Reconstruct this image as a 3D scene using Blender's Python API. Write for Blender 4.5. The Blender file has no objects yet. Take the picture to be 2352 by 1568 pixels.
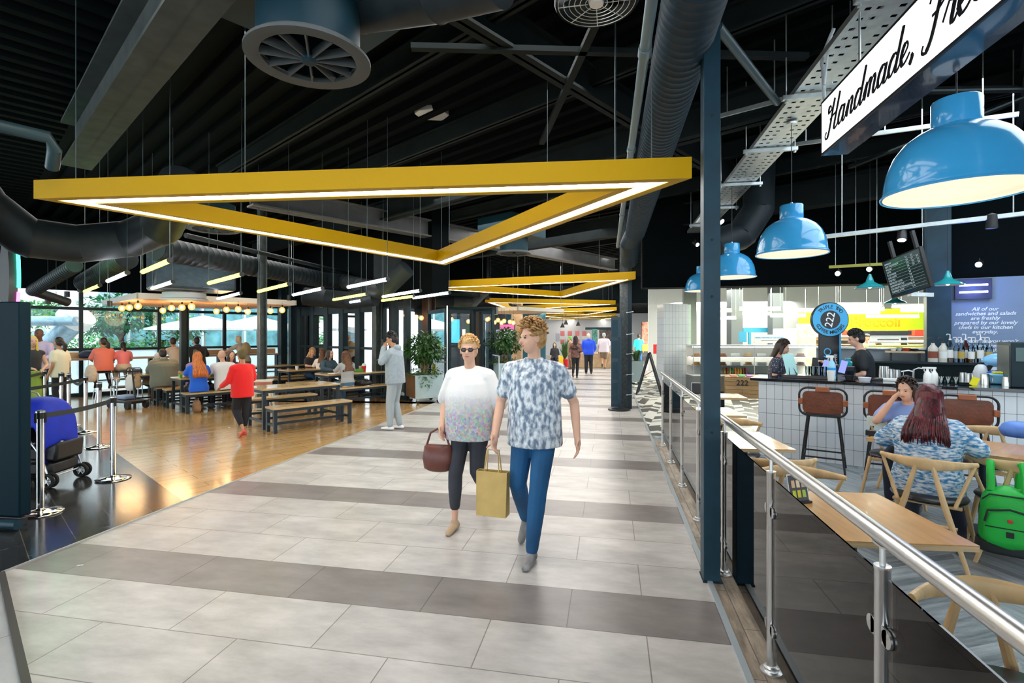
import bpy, bmesh, math, random
from mathutils import Vector, Matrix, Euler
random.seed(7)
PI = math.pi
C = bpy.context.scene.collection
# ---------------------------------------------------------------- camera, world, exposure
FPX, EYE = 1176.0, 1.70                      # focal length in pixels of a 2352 px wide frame, eye height
YAW = math.atan(224 / 1176)
SA, CA = math.sin(YAW), math.cos(YAW)
cam = bpy.data.objects.new('camera', bpy.data.cameras.new('camera'))
C.objects.link(cam)
cam.location = (0, 0, EYE)
cam.rotation_euler = (PI / 2, 0, YAW)
cam.data.sensor_width = 36
cam.data.lens = 36 * FPX / 2352
cam.data.shift_y = -(784 - 768) / 2352
cam.data.clip_start = 0.05
cam.data.clip_end = 300
sc = bpy.context.scene
sc.camera = cam
sc.view_settings.view_transform = 'Standard'
sc.view_settings.look = 'None'
sc.view_settings.exposure = 0.28
sc.view_settings.gamma = 1
sc.view_settings.use_curve_mapping = False
cy = sc.cycles
cy.max_bounces = 6; cy.diffuse_bounces = 3; cy.glossy_bounces = 3; cy.transmission_bounces = 3; cy.transparent_max_bounces = 10
cy.caustics_reflective = False; cy.caustics_refractive = False; cy.sample_clamp_indirect = 5
cy.use_adaptive_sampling = True; cy.adaptive_threshold = 0.1; cy.adaptive_min_samples = 12
w = bpy.data.worlds.new('overcast_sky'); sc.world = w; w.use_nodes = True
nt = w.node_tree
bg = nt.nodes['Background']
bg.inputs[0].default_value = (0.80, 0.93, 1.0, 1)
bg.inputs[1].default_value = 2.6
def area_light(name, loc, rot, sx, sy, power, col=(1, 1, 1), spread=None):
    l = bpy.data.lights.new(name, 'AREA'); l.shape = 'RECTANGLE'; l.size = sx; l.size_y = sy; l.energy = power; l.color = col
    if spread: l.spread = spread
    o = bpy.data.objects.new(name, l); C.objects.link(o); o.location = loc; o.rotation_euler = rot
    return o
def point_light(name, loc, power, col=(1, .8, .55), r=.05):
    l = bpy.data.lights.new(name, 'POINT'); l.energy = power; l.color = col; l.shadow_soft_size = r
    o = bpy.data.objects.new(name, l); C.objects.link(o); o.location = loc
    return o
# added overhead fills standing in for daylight and fittings, no fixtures modelled
area_light('hall_fill', (-1.8, 3.0, 4.35), (0, 0, 0), 3.2, 5.0, 150, (1, .98, .96))
area_light('hall_fill', (-1.8, 12.0, 4.35), (0, 0, 0), 3.2, 8.0, 240, (1, .98, .96))
area_light('hall_fill', (-1.8, 24.0, 4.35), (0, 0, 0), 3.6, 12.0, 480, (1, .99, .98))
area_light('cafe_fill', (4.6, 5.6, 4.3), (0, 0, 0), 4.2, 5.0, 230, (.80, .92, 1))
area_light('dining_fill', (-9.0, 9.5, 4.2), (0, 0, 0), 4.0, 6.0, 200, (1, .97, .92))
area_light('kitchen_fill', (6.8, 17.2, 3.2), (0, 0, 0), 7.0, 6.0, 1100, (1, 1, .84))
area_light('shop_fill', (-1.5, 38.0, 3.6), (0, 0, 0), 12, 8, 2200, (1, 1, 1))
# ---------------------------------------------------------------- measuring helpers
def P2(u, d):
    x = (u - 1176) / FPX * d
    return (-SA * d + CA * x, CA * d + SA * x)
def F(u, v, z=0.0):                          # the point of the level plane z seen at pixel (u, v)
    return P2(u, (EYE - z) * FPX / (v - 768))
def D(u, v, d):
    X, Y = P2(u, d)
    return (X, Y, EYE + (768 - v) / FPX * d)
def HZ(v, d): return EYE + (768 - v) / FPX * d
TH = math.radians(58.3)                      # the dining area is laid out on its own rotated grid
E1 = (math.cos(TH), math.sin(TH)); E2 = (-math.sin(TH), math.cos(TH))
def L(a, b): return (a * E1[0] + b * E2[0], a * E1[1] + b * E2[1])
def RB(u, b):                                # where the sight line through u crosses the grid line b
    x, y = P2(u, 1.0); k = b / (x * E2[0] + y * E2[1]); return (x * k, y * k)
def RA(u, a):
    x, y = P2(u, 1.0); k = a / (x * E1[0] + y * E1[1]); return (x * k, y * k)
def ab(p): return (p[0] * E1[0] + p[1] * E1[1], p[0] * E2[0] + p[1] * E2[1])
DEG = math.radians
# ---------------------------------------------------------------- materials
MATS = {}
def nodes(m):
    m.use_nodes = True
    t = m.node_tree
    return t, t.nodes['Principled BSDF'], t.nodes.new, t.links.new
def mat(name, col, rough=.5, metal=0, noise=0, nscale=8, bump=0, bscale=40, emit=None, es=0, stretch=None, spec=None, coat=0, col2=None, sheen=0):
    if name in MATS: return MATS[name]
    m = bpy.data.materials.new(name); t, p, N, K = nodes(m)
    p.inputs['Base Color'].default_value = (*col, 1)
    p.inputs['Roughness'].default_value = rough
    p.inputs['Metallic'].default_value = metal
    if spec is not None: p.inputs['Specular IOR Level'].default_value = spec
    if coat: p.inputs['Coat Weight'].default_value = coat
    if sheen: p.inputs['Sheen Weight'].default_value = sheen
    if emit: p.inputs['Emission Color'].default_value = (*emit, 1); p.inputs['Emission Strength'].default_value = es
    if noise or bump or col2:
        tc = N('ShaderNodeTexCoord'); mp = N('ShaderNodeMapping'); K(tc.outputs['Object'], mp.inputs[0])
        if stretch: mp.inputs['Scale'].default_value = stretch
        nz = N('ShaderNodeTexNoise'); nz.inputs['Scale'].default_value = nscale; nz.inputs['Detail'].default_value = 5
        K(mp.outputs[0], nz.inputs[0])
        if noise or col2:
            mx = N('ShaderNodeMix'); mx.data_type = 'RGBA'
            c2 = col2 if col2 else tuple(max(0, c * (1 - noise)) for c in col)
            c1 = col if col2 else tuple(min(1, c * (1 + noise)) for c in col)
            mx.inputs['A'].default_value = (*c1, 1); mx.inputs['B'].default_value = (*c2, 1)
            rp = N('ShaderNodeMapRange'); rp.inputs[1].default_value = .38 if col2 else .25; rp.inputs[2].default_value = .6 if col2 else .75
            K(nz.outputs[0], rp.inputs[0]); K(rp.outputs[0], mx.inputs['Factor']); K(mx.outputs['Result'], p.inputs['Base Color'])
        if bump:
            b2 = N('ShaderNodeTexNoise'); b2.inputs['Scale'].default_value = bscale; K(mp.outputs[0], b2.inputs[0])
            bp = N('ShaderNodeBump'); bp.inputs['Strength'].default_value = bump; bp.inputs['Distance'].default_value = .01
            K(b2.outputs[0], bp.inputs['Height']); K(bp.outputs[0], p.inputs['Normal'])
    MATS[name] = m
    return m
def emis(name, col, s):
    if name in MATS: return MATS[name]
    m = bpy.data.materials.new(name); m.use_nodes = True; t = m.node_tree
    t.nodes.remove(t.nodes['Principled BSDF'])
    e = t.nodes.new('ShaderNodeEmission'); e.inputs[0].default_value = (*col, 1); e.inputs[1].default_value = s
    t.links.new(e.outputs[0], t.nodes['Material Output'].inputs[0]); MATS[name] = m
    return m
def glass(name, tint, rough=0.0, refl=1.45, milky=0, milk=(1, 1, 1)):
    if name in MATS: return MATS[name]
    m = bpy.data.materials.new(name); m.use_nodes = True; t = m.node_tree; N = t.nodes.new; K = t.links.new
    t.nodes.remove(t.nodes['Principled BSDF'])
    tr = N('ShaderNodeBsdfTransparent'); tr.inputs[0].default_value = (*tint, 1)
    gl = N('ShaderNodeBsdfGlossy'); gl.inputs['Roughness'].default_value = rough
    fr = N('ShaderNodeFresnel'); fr.inputs[0].default_value = refl
    mx = N('ShaderNodeMixShader'); K(fr.outputs[0], mx.inputs[0]); K(gl.outputs[0], mx.inputs[2])
    if milky:
        df = N('ShaderNodeBsdfTranslucent'); df.inputs[0].default_value = (*milk, 1)
        m2 = N('ShaderNodeMixShader'); m2.inputs[0].default_value = milky; K(tr.outputs[0], m2.inputs[1]); K(df.outputs[0], m2.inputs[2]); K(m2.outputs[0], mx.inputs[1])
    else: K(tr.outputs[0], mx.inputs[1])
    K(mx.outputs[0], t.nodes['Material Output'].inputs[0]); MATS[name] = m
    return m
def brick_floor(name, rot, loc, bw, bh, off, c1, c2, cm, mortar, rough, rbump=0, band=None, streak=(1, 1, 1), var=.25, nsc=3, coat=0):
    m = bpy.data.materials.new(name); t, p, N, K = nodes(m)
    tc = N('ShaderNodeTexCoord'); mp = N('ShaderNodeMapping'); K(tc.outputs['Object'], mp.inputs[0])
    mp.inputs['Rotation'].default_value = (0, 0, rot); mp.inputs['Location'].default_value = loc
    br = N('ShaderNodeTexBrick'); K(mp.outputs[0], br.inputs[0])
    br.offset = off; br.inputs['Scale'].default_value = 1; br.inputs['Brick Width'].default_value = bw; br.inputs['Row Height'].default_value = bh
    br.inputs['Mortar Size'].default_value = mortar; br.inputs['Mortar Smooth'].default_value = .1
    br.inputs['Color1'].default_value = (*c1, 1); br.inputs['Color2'].default_value = (*c2, 1); br.inputs['Mortar'].default_value = (*cm, 1)
    mp2 = N('ShaderNodeMapping'); K(mp.outputs[0], mp2.inputs[0]); mp2.inputs['Scale'].default_value = streak
    nz = N('ShaderNodeTexNoise'); nz.inputs['Scale'].default_value = nsc; nz.inputs['Detail'].default_value = 8; nz.inputs['Roughness'].default_value = .65
    K(mp2.outputs[0], nz.inputs[0])
    rg = N('ShaderNodeMapRange'); rg.inputs[1].default_value = .3; rg.inputs[2].default_value = .7; rg.inputs[3].default_value = 1 - var; rg.inputs[4].default_value = 1 + var * .6
    K(nz.outputs[0], rg.inputs[0])
    mul = N('ShaderNodeVectorMath'); mul.operation = 'SCALE'; K(rg.outputs[0], mul.inputs['Scale'])
    src = br.outputs['Color']
    if band:
        y0, rh, every, fac = band
        sp = N('ShaderNodeSeparateXYZ'); K(tc.outputs['Object'], sp.inputs[0])
        def mth(op, a, b=None):
            n = N('ShaderNodeMath'); n.operation = op
            for i, q in enumerate((a, b)):
                if q is None: continue
                if isinstance(q, (int, float)): n.inputs[i].default_value = q
                else: K(q, n.inputs[i])
            return n.outputs[0]
        k = mth('FLOOR', mth('DIVIDE', mth('SUBTRACT', sp.outputs[1], y0), rh))
        r = mth('FLOORED_MODULO', k, every)
        isb = mth('LESS_THAN', r, .5)
        mb = N('ShaderNodeMix'); mb.data_type = 'RGBA'; mb.blend_type = 'MULTIPLY'
        K(isb, mb.inputs['Factor']); K(src, mb.inputs['A']); mb.inputs['B'].default_value = (*fac, 1)
        src = mb.outputs['Result']
    K(src, mul.inputs[0]); K(mul.outputs[0], p.inputs['Base Color'])
    r2 = N('ShaderNodeMapRange'); r2.inputs[3].default_value = rough * .85; r2.inputs[4].default_value = rough * 1.2; K(nz.outputs[0], r2.inputs[0]); K(r2.outputs[0], p.inputs['Roughness'])
    bp = N('ShaderNodeBump'); bp.inputs['Strength'].default_value = .25; bp.inputs['Distance'].default_value = .004; bp.invert = True
    K(br.outputs['Fac'], bp.inputs['Height']); K(bp.outputs[0], p.inputs['Normal'])
    if coat: p.inputs['Coat Weight'].default_value = coat; p.inputs['Coat Roughness'].default_value = .12
    return m
# ---------------------------------------------------------------- mesh collecting
class MB:
    def __init__(s): s.v = []; s.f = []
    def add(s, vs, fs):
        n = len(s.v); s.v += [tuple(q) for q in vs]; s.f += [tuple(i + n for i in q) for q in fs]; return s
    def box(s, x0, x1, y0, y1, z0, z1, M=None):
        vs = [Vector((x, y, z)) for z in (z0, z1) for y in (y0, y1) for x in (x0, x1)]
        if M is not None: vs = [M @ q for q in vs]
        return s.add(vs, [(0, 2, 3, 1), (4, 5, 7, 6), (0, 1, 5, 4), (2, 6, 7, 3), (0, 4, 6, 2), (1, 3, 7, 5)])
    def bar(s, p, q, w, h=None, up=(0, 0, 1)):             # square bar from p to q
        h = h or w; p = Vector(p); q = Vector(q); d = (q - p); ln = d.length
        if ln < 1e-6: return s
        d /= ln; u = Vector(up)
        if abs(d.dot(u)) > .98: u = Vector((1, 0, 0))
        r = d.cross(u).normalized(); u = r.cross(d)
        M = Matrix((r, d, u)).transposed().to_4x4(); M.translation = p
        return s.box(-w / 2, w / 2, 0, ln, -h / 2, h / 2, M)
    def ring(s, c, ax, ay, rx, ry, n):
        return [tuple(c[k] + ax[k] * rx * math.cos(2 * PI * i / n) + ay[k] * ry * math.sin(2 * PI * i / n) for k in range(3)) for i in range(n)]
    def skin(s, rings, cap=True, closed=False):
        n = len(rings[0]); b = len(s.v)
        for r in rings: s.v += [tuple(q) for q in r]
        m = len(rings)
        for j in range(m if closed else m - 1):
            for i in range(n):
                k = (j + 1) % m
                s.f.append((b + j * n + i, b + j * n + (i + 1) % n, b + k * n + (i + 1) % n, b + k * n + i))
        if cap and not closed:
            s.f.append(tuple(b + i for i in range(n))[::-1]); s.f.append(tuple(b + (m - 1) * n + i for i in range(n)))
        return s
    def tube(s, path, r, n=8, cap=True, closed=False):
        P = [Vector(p) for p in path]; m = len(P); R = r if isinstance(r, (list, tuple)) else [r] * m
        up = None; rings = []
        for i, p in enumerate(P):
            a = P[i - 1] if (i or closed) else p; c = P[(i + 1) % m] if (i < m - 1 or closed) else p
            t = (c - a).normalized() if (c - a).length > 1e-9 else Vector((0, 0, 1))
            if up is None:
                up = Vector((0, 0, 1)) if abs(t.z) < .9 else Vector((1, 0, 0))
            x = t.cross(up)
            x = x.normalized() if x.length > 1e-6 else t.orthogonal().normalized()
            y = x.cross(t).normalized(); up = y
            rings.append(s.ring(p, x, y, R[i], R[i], n))
        return s.skin(rings, cap, closed)
    def cyl(s, p, q, r, n=12, r2=None): return s.tube([p, q], [r, r if r2 is None else r2], n)
    def lathe(s, prof, c=(0, 0, 0), n=24, cap=False):
        rings = [[(c[0] + r * math.cos(2 * PI * i / n), c[1] + r * math.sin(2 * PI * i / n), c[2] + z) for i in range(n)] for r, z in prof]
        return s.skin(rings, cap)
    def ell(s, c, rx, ry, rz, n=12, m=8, R=None):
        vs = [];
        for j in range(m + 1):
            th = PI * j / m
            for i in range(n):
                q = Vector((rx * math.sin(th) * math.cos(2 * PI * i / n), ry * math.sin(th) * math.sin(2 * PI * i / n), rz * math.cos(th)))
                if R is not None: q = R @ q
                vs.append((c[0] + q[0], c[1] + q[1], c[2] + q[2]))
        fs = [(j * n + i, j * n + n + i, j * n + n + (i + 1) % n, j * n + (i + 1) % n) for j in range(m) for i in range(n)]
        return s.add(vs, fs)
    def cap(s, p, r0, q, r1, n=12):                          # tapered capsule
        p = Vector(p); q = Vector(q); d = q - p
        d = d.normalized() if d.length > 1e-6 else Vector((0, 0, 1))
        pts = []; rr = []
        for k in (90, 60, 30): a = DEG(k); pts.append(p - d * r0 * math.sin(a)); rr.append(max(r0 * math.cos(a), .0005))
        pts += [p, q]; rr += [r0, r1]
        for k in (30, 60, 90): a = DEG(k); pts.append(q + d * r1 * math.sin(a)); rr.append(max(r1 * math.cos(a), .0005))
        return s.tube(pts, rr, n)
    def prism(s, poly, z0, z1):
        n = len(poly)
        return s.add([(x, y, z0) for x, y in poly] + [(x, y, z1) for x, y in poly],
                     [tuple(range(n))[::-1], tuple(range(n, 2 * n))] + [(i, (i + 1) % n, n + (i + 1) % n, n + i) for i in range(n)])
    def build(s, name, m, parent=None, loc=None, rotz=None, bevel=0, smooth=35, mods=(), M=None):
        me = bpy.data.meshes.new(name)
        vs = s.v if M is None else [tuple(M @ Vector(q)) for q in s.v]
        me.from_pydata(vs, [], s.f); me.validate()
        bm = bmesh.new(); bm.from_mesh(me); bmesh.ops.remove_doubles(bm, verts=bm.verts, dist=1e-5)
        bmesh.ops.recalc_face_normals(bm, faces=bm.faces); bm.to_mesh(me); bm.free()
        if smooth:
            me.polygons.foreach_set('use_smooth', [True] * len(me.polygons)); me.set_sharp_from_angle(angle=DEG(smooth))
        o = bpy.data.objects.new(name, me); C.objects.link(o)
        me.materials.append(m)
        if parent: o.parent = parent
        if loc is not None: o.location = loc
        if rotz is not None: o.rotation_euler = (0, 0, rotz)
        if bevel:
            b = o.modifiers.new('bevel', 'BEVEL'); b.width = bevel; b.segments = 2; b.limit_method = 'ANGLE'; b.angle_limit = DEG(40); b.harden_normals = False
        for k, kw in mods:
            q = o.modifiers.new(k.lower(), k)
            for kk, vv in kw.items(): setattr(q, kk, vv)
        return o
def empty(name, loc, rz=0, scale=None):
    o = bpy.data.objects.new(name, None); C.objects.link(o); o.location = loc; o.rotation_euler = (0, 0, rz); o.empty_display_size = .1
    if scale: o.scale = (scale,) * 3
    return o
def tag(o, label=None, cat=None, group=None, kind=None):
    if label: o['label'] = label
    if cat: o['category'] = cat
    if group: o['group'] = group
    if kind: o['kind'] = kind
    return o
def thing(name, label, cat, loc=(0, 0, 0), rz=0, group=None): return tag(empty(name, loc, rz), label, cat, group)
def struct(o): o['kind'] = 'structure'; return o
def kids(o): return [c for c in bpy.data.objects if c.parent == o]
def copy_tree(o, parent=None):
    c = o.copy(); C.objects.link(c); c.parent = parent
    for k in kids(o): copy_tree(k, c)
    return c
def dup(o, loc, rz, label=None, group=None):
    c = copy_tree(o); c.location = loc; c.rotation_euler = (0, 0, rz)
    if label: c['label'] = label
    if group: c['group'] = group
    return c
def text(name, s, size, m, parent, M, ext=.002, shear=0, align='CENTER', spacing=1, bold=0, lines=1):
    cu = bpy.data.curves.new(name, 'FONT'); cu.body = s; cu.size = size; cu.extrude = ext; cu.shear = shear; cu.align_x = align; cu.align_y = 'CENTER'
    cu.space_character = spacing; cu.offset = bold; cu.space_line = lines; cu.resolution_u = 3
    o = bpy.data.objects.new(name, cu); C.objects.link(o); cu.materials.append(m)
    bpy.context.view_layer.update()
    me = bpy.data.meshes.new_from_object(o); C.objects.unlink(o); bpy.data.objects.remove(o); me.name = name
    o = bpy.data.objects.new(name, me); C.objects.link(o)
    if parent: o.parent = parent
    o.matrix_local = M
    return o
def frame(origin, x, y):                                     # a matrix from an origin and two in-plane directions
    x = Vector(x).normalized(); z = x.cross(Vector(y)).normalized(); y = z.cross(x)
    M = Matrix((x, y, z)).transposed().to_4x4(); M.translation = Vector(origin); return M
# ---------------------------------------------------------------- shared materials
black_steel = mat('black_steel', (.012, .026, .034), .5, 0, spec=.25, noise=.3, nscale=3)
blue_steel = mat('blue_black_steel', (.010, .040, .062), .45, 0, spec=.3, noise=.25, nscale=4)
deckm = mat('black_deck_paint', (.0022, .0042, .005), .8, spec=.06)
beamm = mat('dark_beam_paint', (.014, .019, .020), .7, spec=.1, noise=.25, nscale=3)
ductm = mat('black_duct_paint', (.014, .021, .025), .5, spec=.25, noise=.3, nscale=5)
ductb = mat('blue_black_duct_paint', (.014, .030, .042), .5, spec=.25, noise=.3, nscale=5)
galv = mat('galvanised_steel', (.62, .66, .66), .35, .8, noise=.15, nscale=12)
chrome = mat('brushed_stainless', (.70, .70, .70), .30, 1)
chrome2 = mat('polished_stainless', (.80, .79, .77), .1, 1)
white_p = mat('white_paint', (.85, .85, .84), .5)
woodlt = mat('light_oak', (.56, .36, .17), .35, noise=.25, nscale=4, stretch=(1, 9, 9), bump=.05)
black_p = mat('black_plastic', (.012, .012, .014), .4)
rubber = mat('black_rubber', (.01, .01, .01), .75)
# ---------------------------------------------------------------- floors
m_tile = brick_floor('grey_porcelain_tile', 0, (-.205, -2.98, 0), .90, .455, .5, (.50, .475, .45), (.56, .535, .51), (.23, .21, .19), .0035, .30, band=(2.98, .455, 4, (.45, .42, .42)), streak=(1, 2.4, 1), var=.3, nsc=2.2)
m_tile2 = brick_floor('grey_entrance_tile', DEG(31.5), (0, 0, 0), .90, .60, .5, (.46, .47, .47), (.50, .51, .51), (.22, .21, .2), .0035, .30, streak=(1, 2.2, 1), var=.2, nsc=2.4)
m_wood = brick_floor('honey_wood_planks', -TH, (0, -.02, 0), 1.2, .2, .37, (.56, .33, .12), (.66, .41, .17), (.20, .11, .04), .003, .22, streak=(.6, 8, 1), var=.22, nsc=3, coat=.7)
m_blk = brick_floor('black_slate_tile', -(TH + PI / 2), (0, 1.59, 0), .6, .3, .5, (.022, .024, .026), (.034, .034, .034), (.13, .12, .10), .003, .16, streak=(1, 3, 1), var=.4, nsc=4, coat=.2)
m_mall = brick_floor('pale_mall_tile', 0, (0, 0, 0), .9, .455, .5, (.60, .57, .54), (.64, .61, .58), (.35, .33, .3), .004, .25, var=.1)
def poly_floor(name, pts, m, z0=-.2, z1=0):
    return struct(MB().prism(pts, z0, z1).build(name, m, smooth=0))
poly_floor('floor_mall', [(-40, -6), (40, -6), (40, 75), (-40, 75)], m_mall, -.4, -.004)
poly_floor('floor_corridor', [(-4.25, 2.9), (.66, -.11), (.66, 60), (-4.25, 60)], m_tile, -.2, 0)
poly_floor('floor_entrance', [(-4.25, 2.9), (-4.25, -5), (.66, -5), (.66, -.11)], m_tile2)
p0, p1 = L(1.58, 9.35 - .0), L(1.58, 24)
poly_floor('floor_black', [(-4.25, -5), (-4.25, 4.49), p1, (-26, -5)], m_blk)
poly_floor('floor_dining', [(-4.25, 4.49), (-4.25, 12.35), L(7.95, 9.9), L(7.95, 18.4), L(1.58, 18.4)], m_wood)
def strip(name, p, q, w, h, m): return struct(MB().bar((p[0], p[1], h / 2 - .01), (q[0], q[1], h / 2 - .01), w, h).build(name, m, smooth=0))
trimm = mat('pale_floor_trim', (.50, .50, .48), .4, .3)
strip('trim_1', (-4.25, 2.9), (-4.25, 12.3), .012, .024, trimm)
strip('trim_2', (-4.25, 2.9), (.6, -.07), .035, .024, mat('dark_joint_strip', (.06, .055, .05), .45))
strip('trim_3', (.675, -1), (.675, 22), .035, .024, mat('blue_grey_trim', (.36, .41, .44), .4, .2))
strip('trim_4', (.885, .4), (.885, 8.5), .03, .024, mat('dark_blue_grey_trim', (.14, .17, .19), .4, .2))
# rustic boards under the balustrade
rust = brick_floor('rustic_board', PI / 2, (0, 0, 0), .9, .19, .5, (.30, .24, .18), (.40, .34, .28), (.1, .08, .06), .003, .5, streak=(3, 14, 1), var=.6, nsc=1.6)
poly_floor('floor_border', [(.69, -1), (.87, -1), (.87, 8.5), (.69, 8.5)], rust, -.2, .002)
# herringbone boards of the café and the patterned tiles behind
def chevron(name, c1, c2, cw, pw, rot, bw=False):
    m = bpy.data.materials.new(name); t, p, N, K = nodes(m)
    tc = N('ShaderNodeTexCoord'); mp = N('ShaderNodeMapping'); K(tc.outputs['Object'], mp.inputs[0]); mp.inputs['Rotation'].default_value = (0, 0, rot)
    sp = N('ShaderNodeSeparateXYZ'); K(mp.outputs[0], sp.inputs[0])
    def mth(op, a, b=None):
        n = N('ShaderNodeMath'); n.operation = op
        for i, q in enumerate((a, b)):
            if q is None: continue
            if isinstance(q, (int, float)): n.inputs[i].default_value = q
            else: K(q, n.inputs[i])
        return n.outputs[0]
    x, y = sp.outputs[0], sp.outputs[1]
    pp = mth('PINGPONG', x, cw)
    tt = mth('ADD', y, pp)
    idx = mth('FLOOR', mth('DIVIDE', tt, pw)); col = mth('FLOOR', mth('DIVIDE', x, cw))
    cb = N('ShaderNodeCombineXYZ'); K(idx, cb.inputs[0]); K(col, cb.inputs[1])
    wn = N('ShaderNodeTexWhiteNoise'); K(cb.outputs[0], wn.inputs[0])
    cb2 = N('ShaderNodeCombineXYZ'); K(mth('MULTIPLY', mth('SUBTRACT', y, pp), 1.6), cb2.inputs[0]); K(mth('MULTIPLY', tt, 14), cb2.inputs[1]); K(wn.outputs[0], cb2.inputs[2])
    nz = N('ShaderNodeTexNoise'); nz.inputs['Scale'].default_value = 1.6; nz.inputs['Detail'].default_value = 6; nz.inputs['Roughness'].default_value = .7; K(cb2.outputs[0], nz.inputs[0])
    v = mth('ADD', mth('MULTIPLY', wn.outputs[0], .9 if bw else .35), mth('MULTIPLY', nz.outputs[0], .15 if bw else 1.0))
    rg = N('ShaderNodeMapRange'); rg.inputs[1].default_value = .5 if bw else .4; rg.inputs[2].default_value = .56 if bw else .95; K(v, rg.inputs[0])
    mx = N('ShaderNodeMix'); mx.data_type = 'RGBA'; mx.inputs['A'].default_value = (*c1, 1); mx.inputs['B'].default_value = (*c2, 1)
    K(rg.outputs[0], mx.inputs['Factor']); K(mx.outputs['Result'], p.inputs['Base Color']); p.inputs['Roughness'].default_value = .38
    return m
m_cafe = chevron('grey_herringbone_board', (.085, .105, .12), (.40, .45, .47), .45, .11, DEG(20))
m_pat = chevron('black_and_white_patterned_tile', (.07, .075, .07), (.72, .72, .66), .2, .2, DEG(10), True)
poly_floor('floor_cafe', [(.9, -5), (14, -5), (14, 8.9), (.69, 8.9), (.69, 8.5), (.9, 8.5)], m_cafe)
poly_floor('floor_cafe_pattern', [(.69, 8.9), (14, 8.9), (14, 22), (.69, 22)], m_pat)
# ---------------------------------------------------------------- ceiling deck
def deck(name, a0, a1, b0, b1, along_b):
    mb = MB(); Z = 4.75; n = .30
    prof = []
    t0, t1 = (a0, a1) if along_b else (b0, b1)
    t = t0
    while t < t1:
        prof += [(t, Z), (t + .11, Z), (t + .14, Z + .09), (t + .27, Z + .09)]; t += n
    vs = []
    mx = lambda t: b1 if (not along_b or t < 8.1) else min(b1 if t < 12 else 28, (t * .525 + 4.7 + min(4, max(0, (t - 9) * 2))) / .851)
    for (t, z) in prof:
        for s in ((b0, mx(t)) if along_b else (a0, a1)):
            X, Y = L(t, s) if along_b else L(s, t); vs.append((X, Y, z))
    fs = [(2 * i, 2 * i + 1, 2 * i + 3, 2 * i + 2) for i in range(len(prof) - 1)]
    mb.add(vs, fs)
    return struct(mb.build(name, deckm, smooth=0, mods=[('SOLIDIFY', dict(thickness=.03, offset=1))]))
deck('ceiling_west', -9, 1.15, -8, 18.4, False)
deck('ceiling', 1.15, 40, -24, 18.4, True)
struct(MB().box(-7.2, -4.4, 15.2, 24.5, 3.0, 3.1).build('ceiling_lobby', deckm, smooth=0))
# lower soffit over the far corridor and dark soffit above the kitchen
struct(MB().box(-14, 12, 28, 60, 3.35, 3.5).build('ceiling_far', deckm, smooth=0))
struct(MB().box(-14, 14, 27.85, 28, 3.35, 4.9).build('wall_soffit_far', deckm, smooth=0))
struct(MB().prism([L(-9, -24), L(8.1, -24), L(8.1, 18.4), L(-9, 18.4)], 4.9, 5.0).prism([L(8.1, -24), L(44, -24), L(44, 26), L(26, 26.2), L(11, 16.8), L(9, 11.5), L(8.1, 10.6)], 4.9, 5.0).build('roof', deckm, smooth=0))  # extra black cap over the decks, added to stop sky leaking through
def ibeam(name, p, q, z, w=.33, h=.42, m=beamm):             # I-section between two plan points, underside at z
    mb = MB(); p = Vector((p[0], p[1], z)); q = Vector((q[0], q[1], z))
    mb.bar(p + Vector((0, 0, .015)), q + Vector((0, 0, .015)), w, .03); mb.bar(p + Vector((0, 0, h - .015)), q + Vector((0, 0, h - .015)), w, .03)
    mb.bar(p + Vector((0, 0, h / 2)), q + Vector((0, 0, h / 2)), .03, h)
    return struct(mb.build(name, m, smooth=0))
lite = mat('grey_beam_paint', (.10, .10, .10), .5, noise=.2, nscale=3)
ibeam('ceiling_beam', L(1.15, -6), L(1.15, 9.2), 4.0, .33, .6, mat('main_beam_paint', (.075, .083, .08), .7, spec=.1, noise=.2, nscale=5))
ibeam('ceiling_beam', L(3.6, 9.67), L(16, 9.67), 4.0, .3, .4, lite)
ibeam('ceiling_beam', L(6.4, 1), L(6.4, 17), 4.2, .25, .4)
ibeam('ceiling_beam', L(11.0, -12), L(11.0, 14), 4.1, .25, .5)
for b in (3.2, -.4, -4.2): ibeam('ceiling_beam', L(1.4, b), L(17, b), 4.3, .16, .35)
for a in (3.2, 4.8, 8.2, 9.6, 13.5): ibeam('ceiling_beam', L(a, -9), L(a, 10), 4.45, .11, .25)
# cross bracing rods
mb = MB()
for (a, b, c, d) in ((2.6, 1.2, 5.4, 4.4), (5.4, 1.2, 2.8, 3.8), (6.6, -2, 9.4, 1.5), (9.4, -2.4, 6.7, .8)):
    mb.bar((*L(a, b), 4.3), (*L(c, d), 4.3), .07, .05)
struct(mb.build('ceiling_brace', beamm, smooth=0))
# dark bulkheads
struct(MB().prism([L(7.6, 9.5), L(8.1, 9.5), L(8.1, 18.4), L(7.6, 18.4)], 2.62, 4.92).build('wall_dining_head', deckm, smooth=0))
struct(MB().prism([L(-2, 18.15), L(8.1, 18.15), L(8.1, 18.4), L(-2, 18.4)], 2.9, 4.92).build('wall_window_head', deckm, smooth=0))
struct(MB().box(.72, 12, 11.8, 12.3, 2.75, 4.75).build('wall_kitchen_head', deckm, smooth=0))
struct(MB().box(-8, -4.6, 19, 19.4, 3.0, 4.75).build('wall_far_head', deckm, smooth=0))
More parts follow.
